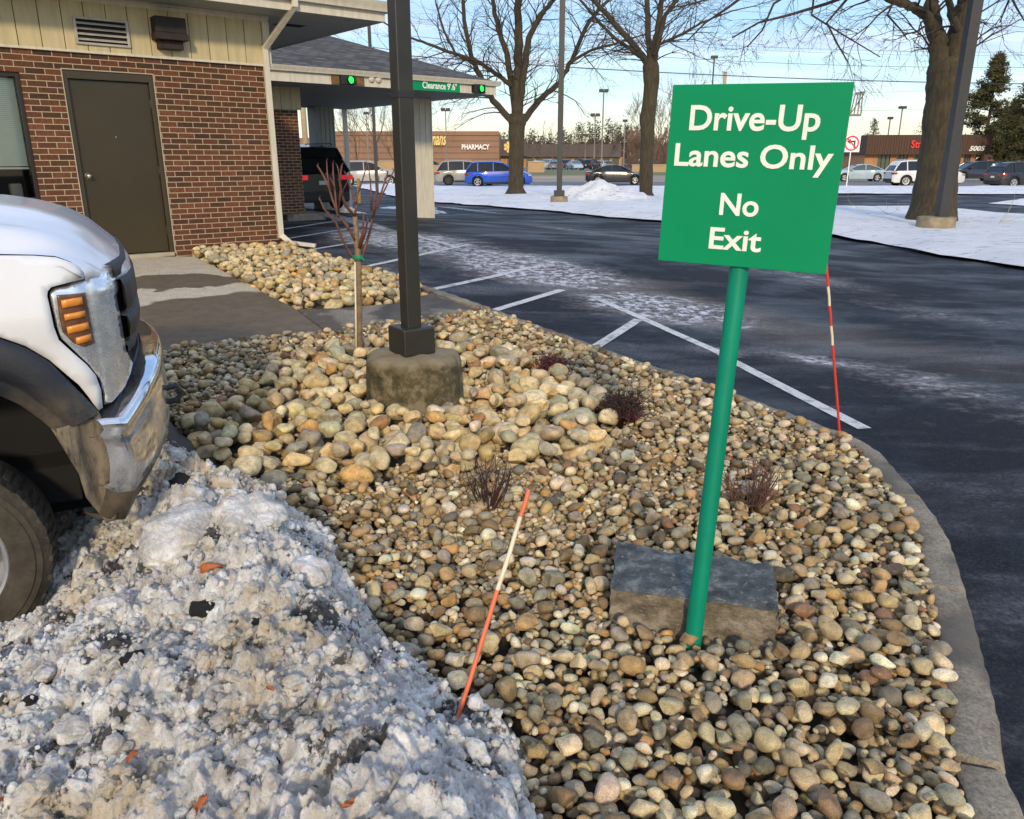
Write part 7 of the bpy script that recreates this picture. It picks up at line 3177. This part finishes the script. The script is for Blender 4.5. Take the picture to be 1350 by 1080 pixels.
light_pole(737, 268, 33, -120, 6.5, 'tall dark light pole on a pale round base in the snowy island', mat='pole_dark', base=(22, 13), double=False, hw=20)
s_ = light_pole(1238.5, 303, 20.4, -260, 12.5, 'thick dark light pole on a stone-coloured base in front of the big trunk', mat='pole_dark', base=(46, 22), double=False, hw=40, cover=False, bshift=-6)
light_pole(589, 216, 130, 146, 1.2, 'double-headed car park light pole above the brick store sign', grp=None)
light_pole(783, 214, 150, 153, 1.3, 'shorter double-headed light pole left of the tallest distant one')
light_pole(793, 214, 125, 121, 1.6, 'tallest distant double-headed light pole, above the dark sedan')
light_pole(822, 214, 140, 161, 1.2, 'distant single-headed light pole right of the double-headed pair', double=False, hw=6)
light_pole(771, 214, 190, 180, 1.0, 'tiny far light pole over the grey store', double=False, hw=7)
light_pole(672, 214, 140, 175, 1.2, 'thin pale light pole beside the first tree trunk', double=False, hw=3)
light_pole(932, 214, 70, 77, 1.4, 'light pole rising behind the top of the green sign', double=False, hw=8, mat='pole_dark')
light_pole(1166, 214, 120, 157.5, 1.2, 'shorter light pole over the brown shop roof', double=False, hw=6)
light_pole(1180, 214, 110, 143.5, 1.2, 'taller light pole over the brown shop roof', double=False, hw=8.5)
light_pole(497, 246, 44, 30, 3.6, 'dark light pole standing behind the canopy', mat='pole_dark', double=False, hw=10)
light_pole(486, 216, 80, 151, 1.2, 'small light pole seen under the canopy roof', double=False, hw=6)
# wooden utility pole behind the canopy
x = xat(404, 60)
s = empty('utility_pole', (x, 60, ASPH), 0, 'pale wooden utility pole seen under the canopy', 'utility pole')
m = MB()
m.tube([(0, 0, -0.2), (0, 0, 5), (0.05, 0, 11)], [0.22, 0.20, 0.16], 12)
m.build('pole', MT['wood_pole'], s, smooth=True)
m = MB()
m.box(-1.2, 1.2, -0.08, 0.08, 10.0, 10.15)
m.build('crossarm', MT['wood_pole'], s)
x = xat(948, 62)
s = empty('utility_pole', (x, 62, ASPH), 0, 'wooden utility pole whose top shows above the green sign', 'utility pole')
m = MB()
m.tube([(0, 0, -0.2), (0, 0, 4), (0.0, 0, zat(948, 95, 62) - ASPH)], [0.16, 0.15, 0.13], 12)
m.build('pole', MT['wood_pole'], s, smooth=True)
# overhead wires
for k, (p0, p1, p2, w, lab) in enumerate((((520, 72), (900, 97), (1400, 111), 0.030, 'thickest black overhead cable crossing the whole sky'),
                                          ((520, 45), (900, 77), (1400, 89), 0.014, 'overhead wire next above the thickest cable'),
                                          ((520, 28), (900, 57), (1400, 69), 0.010, 'overhead wire third from the bottom of the set'),
                                          ((520, 25), (900, 60.5), (1400, 73), 0.008, 'faint wire just under the third overhead wire'),
                                          ((760, -2), (950, 13), (1400, 27), 0.010, 'topmost overhead wire at the right'),
                                          ((1130, 123), (1200, 120.5), (1400, 116), 0.008, 'thin wire running right from the lattice sign frame'),
                                          ((1120, 146), (1200, 145), (1400, 142), 0.010, 'lowest thin wire above the brown shop'),
                                          ((440, 30), (520, 50), (700, 62), 0.009, 'thin wire passing above the canopy roof'))):
    D = 60 + k * 1.5
    a_, b_, c_ = at_y(*p0, D), at_y(*p1, D), at_y(*p2, D)
    pts = []
    for i in range(33):
        t = i / 32
        u = p0[0] + (p2[0] - p0[0]) * t
        # quadratic through three points
        L0_ = (u - p1[0]) * (u - p2[0]) / ((p0[0] - p1[0]) * (p0[0] - p2[0]))
        L1_ = (u - p0[0]) * (u - p2[0]) / ((p1[0] - p0[0]) * (p1[0] - p2[0]))
        L2_ = (u - p0[0]) * (u - p1[0]) / ((p2[0] - p0[0]) * (p2[0] - p1[0]))
        pts.append(a_ * L0_ + b_ * L1_ + c_ * L2_)
    m = MB()
    m.tube(pts, w, 5)
    o = m.build('power_line', MT['wire_black'])
    tag(o, lab, 'wire', 'overhead wires')
# no left turn sign
DN = 53.0
s = empty('no_left_turn_sign', (xat(1121, DN), DN, ASPH), 0, 'small white no left turn sign on a thin post, partly behind the green sign', 'sign')
zc_ = zat(1121, 189, DN) - ASPH
hw_ = 10.5 / FPX * DN
m = MB()
m.box(-hw_, hw_, -0.005, 0.005, zc_ - hw_, zc_ + hw_)
m.build('panel', MT['white_paint'], s)
m = MB()
R_ = hw_ * 0.86
V = []
F = []
n = 32
for i in range(n):
    t = 2 * math.pi * i / n
    V += [(R_ * math.cos(t), -0.009, zc_ + R_ * math.sin(t)), (R_ * 0.80 * math.cos(t), -0.009, zc_ + R_ * 0.80 * math.sin(t))]
    j = (i + 1) % n
    F.append((2 * i, 2 * j, 2 * j + 1, 2 * i + 1))
m.add(V, F)
a = rad(45)
m.add([(x_ * math.cos(-a) - z_ * math.sin(-a), -0.012, zc_ + x_ * math.sin(-a) + z_ * math.cos(-a)) for x_, z_ in ((-R_ * .85, -R_ * .09), (R_ * .85, -R_ * .09), (R_ * .85, R_ * .09), (-R_ * .85, R_ * .09))], [(0, 1, 2, 3)])
m.build('red_circle', MT['letter_red'], s)
m = MB()
e = hw_
m.add([(e * .25, -0.007, zc_ - e * .55), (e * .42, -0.007, zc_ - e * .55), (e * .42, -0.007, zc_ + e * .28), (e * .25, -0.007, zc_ + e * .28)], [(0, 1, 2, 3)])
m.add([(-e * .15, -0.0072, zc_ + e * .12), (e * .42, -0.0072, zc_ + e * .12), (e * .42, -0.0072, zc_ + e * .30), (-e * .15, -0.0072, zc_ + e * .30)], [(0, 1, 2, 3)])
m.add([(-e * .60, -0.007, zc_ + e * .21), (-e * .15, -0.007, zc_ - e * .08), (-e * .15, -0.007, zc_ + e * .50)], [(0, 1, 2)])
m.build('arrow', MT['plastic_black'], s)
m = MB()
m.box(-0.03, 0.03, 0.006, 0.04, -0.2, zc_ + hw_ * 0.8)
m.build('post', MT['white_paint'], s)
# lattice sign frame on the overhead span
DL = 66.0
s = empty('lattice_sign_frame', (xat(1130, DL, 135), DL, ASPH), 0, 'pale lattice frame seen edge-on beside the top right of the green sign', 'sign frame')
m = MB()
zz0, zz1 = zat(1130, 152, DL) - ASPH, zat(1130, 122, DL) - ASPH
xa, xb = xat(1121, DL, 150) - s.location.x, xat(1135, DL, 150) - s.location.x
xc, xd = xat(1128, DL, 122) - s.location.x, xat(1140, DL, 122) - s.location.x
m.beam((xa, 0, zz0), (xb, 0, zz0), 0.1, 0.16)
m.beam((xc, 0, zz1 - 0.1), (xd, 0, zz1), 0.1, 0.2)
for t in (0, 0.35, 0.7, 1.0):
    m.beam((xa + (xb - xa) * t, 0, zz0), (xc + (xd - xc) * t * 0.8, 0, zz1 - 0.1), 0.07, 0.07)
m.beam((xa, 0.1, zz0), (xd, 0.1, zz1 - 0.1), 0.06, 0.06)
m.build('lattice', MT['pole_grey'], s)
m = MB()
m.box(-0.09 - 1.2, 0.09 - 1.2, 0.15, 0.33, 0, zz1 + 0.5)
m.build('post', MT['pole_grey'], s)

# snow mound on the island and small heaps
def mound(name, u, v, w, hh, lab, seed, mat='clean_snow', lump=0.12, dz=0.0):
    x, y = at_z(u, v, -0.05)
    z = float(H(x, y)) + ASPH + dz
    rows = []
    rg_ = np.random.default_rng(seed)
    for i in range(41):
        row = []
        for k in range(57):
            t = 2 * math.pi * (k % 56) / 56
            q = i / 40
            rr = w * q * (1 + 0.2 * math.sin(2 * t + seed) + 0.1 * math.sin(5 * t))
            px_ = math.cos(t) * rr
            py_ = math.sin(t) * rr * 0.8
            zz = hh * (1 - q) ** 1.15 + lump * hh * (fbm(np.array([px_ * 2.5 / (w ** .5) + 9]), np.array([py_ * 2.5 / (w ** .5)]), 5, seed)[0] - 0.5) * 2 * min(1, (1 - q) * 3 + .15)
            row.append((px_, py_, zz - 0.04 * q))
        rows.append(row)
    m = MB()
    m.grid(rows)
    o = m.build(name, MT[mat], None, smooth=True)
    o.location = (x, y, z)
    tag(o, lab, 'snow pile')


mound('snow_mound', 790, 265, 2.6, 0.95, 'conical heap of snow on the island in front of the dark sedan', 3, dz=0.10, lump=0.3)
mound('snow_clump', 556, 279, 0.95, 0.26, 'small heap of snow at the foot of the canopy column', 5, lump=0.5)
mound('snow_clump', 442, 284, 0.55, 0.22, 'small snow clump behind the sapling near the black SUV', 6, lump=0.6)
mound('snow_clump', 462, 291, 0.40, 0.16, 'snow clump right of the one behind the sapling', 7, lump=0.6)
mound('snow_clump', 425, 281, 0.35, 0.14, 'snow clump against the kerb left of the sapling crown', 8, lump=0.6)
mound('snow_clump', 540, 272, 1.2, 0.12, 'low smear of snow left of the column foot', 9, lump=0.8)
# fallen branches on the snow
rg = np.random.default_rng(8)
for u, v, lab in ((1160, 282, 'fallen twig tangle on the snow left of the big trunk'), (1310, 295, 'fallen twig on the snow at the right edge')):
    x, y = at_z(u, v, 0.0)
    s = empty('fallen_branch', (x, y, float(H(x, y)) - 0.04), 0, lab, 'branch')
    m = MB()
    for k in range(5):
        grow(m, Vector((rg.normal() * .2, rg.normal() * .1, 0.03)), Vector((rg.normal(), rg.normal() * .4, 0.12)).normalized(), rg.uniform(0.4, 0.9), 0.011, 1, rg, -0.01, 0.02, 4, 0.006, 0.6, 0.2, 3, 2)
    m.build('twigs', MT['wood_pole'], s)
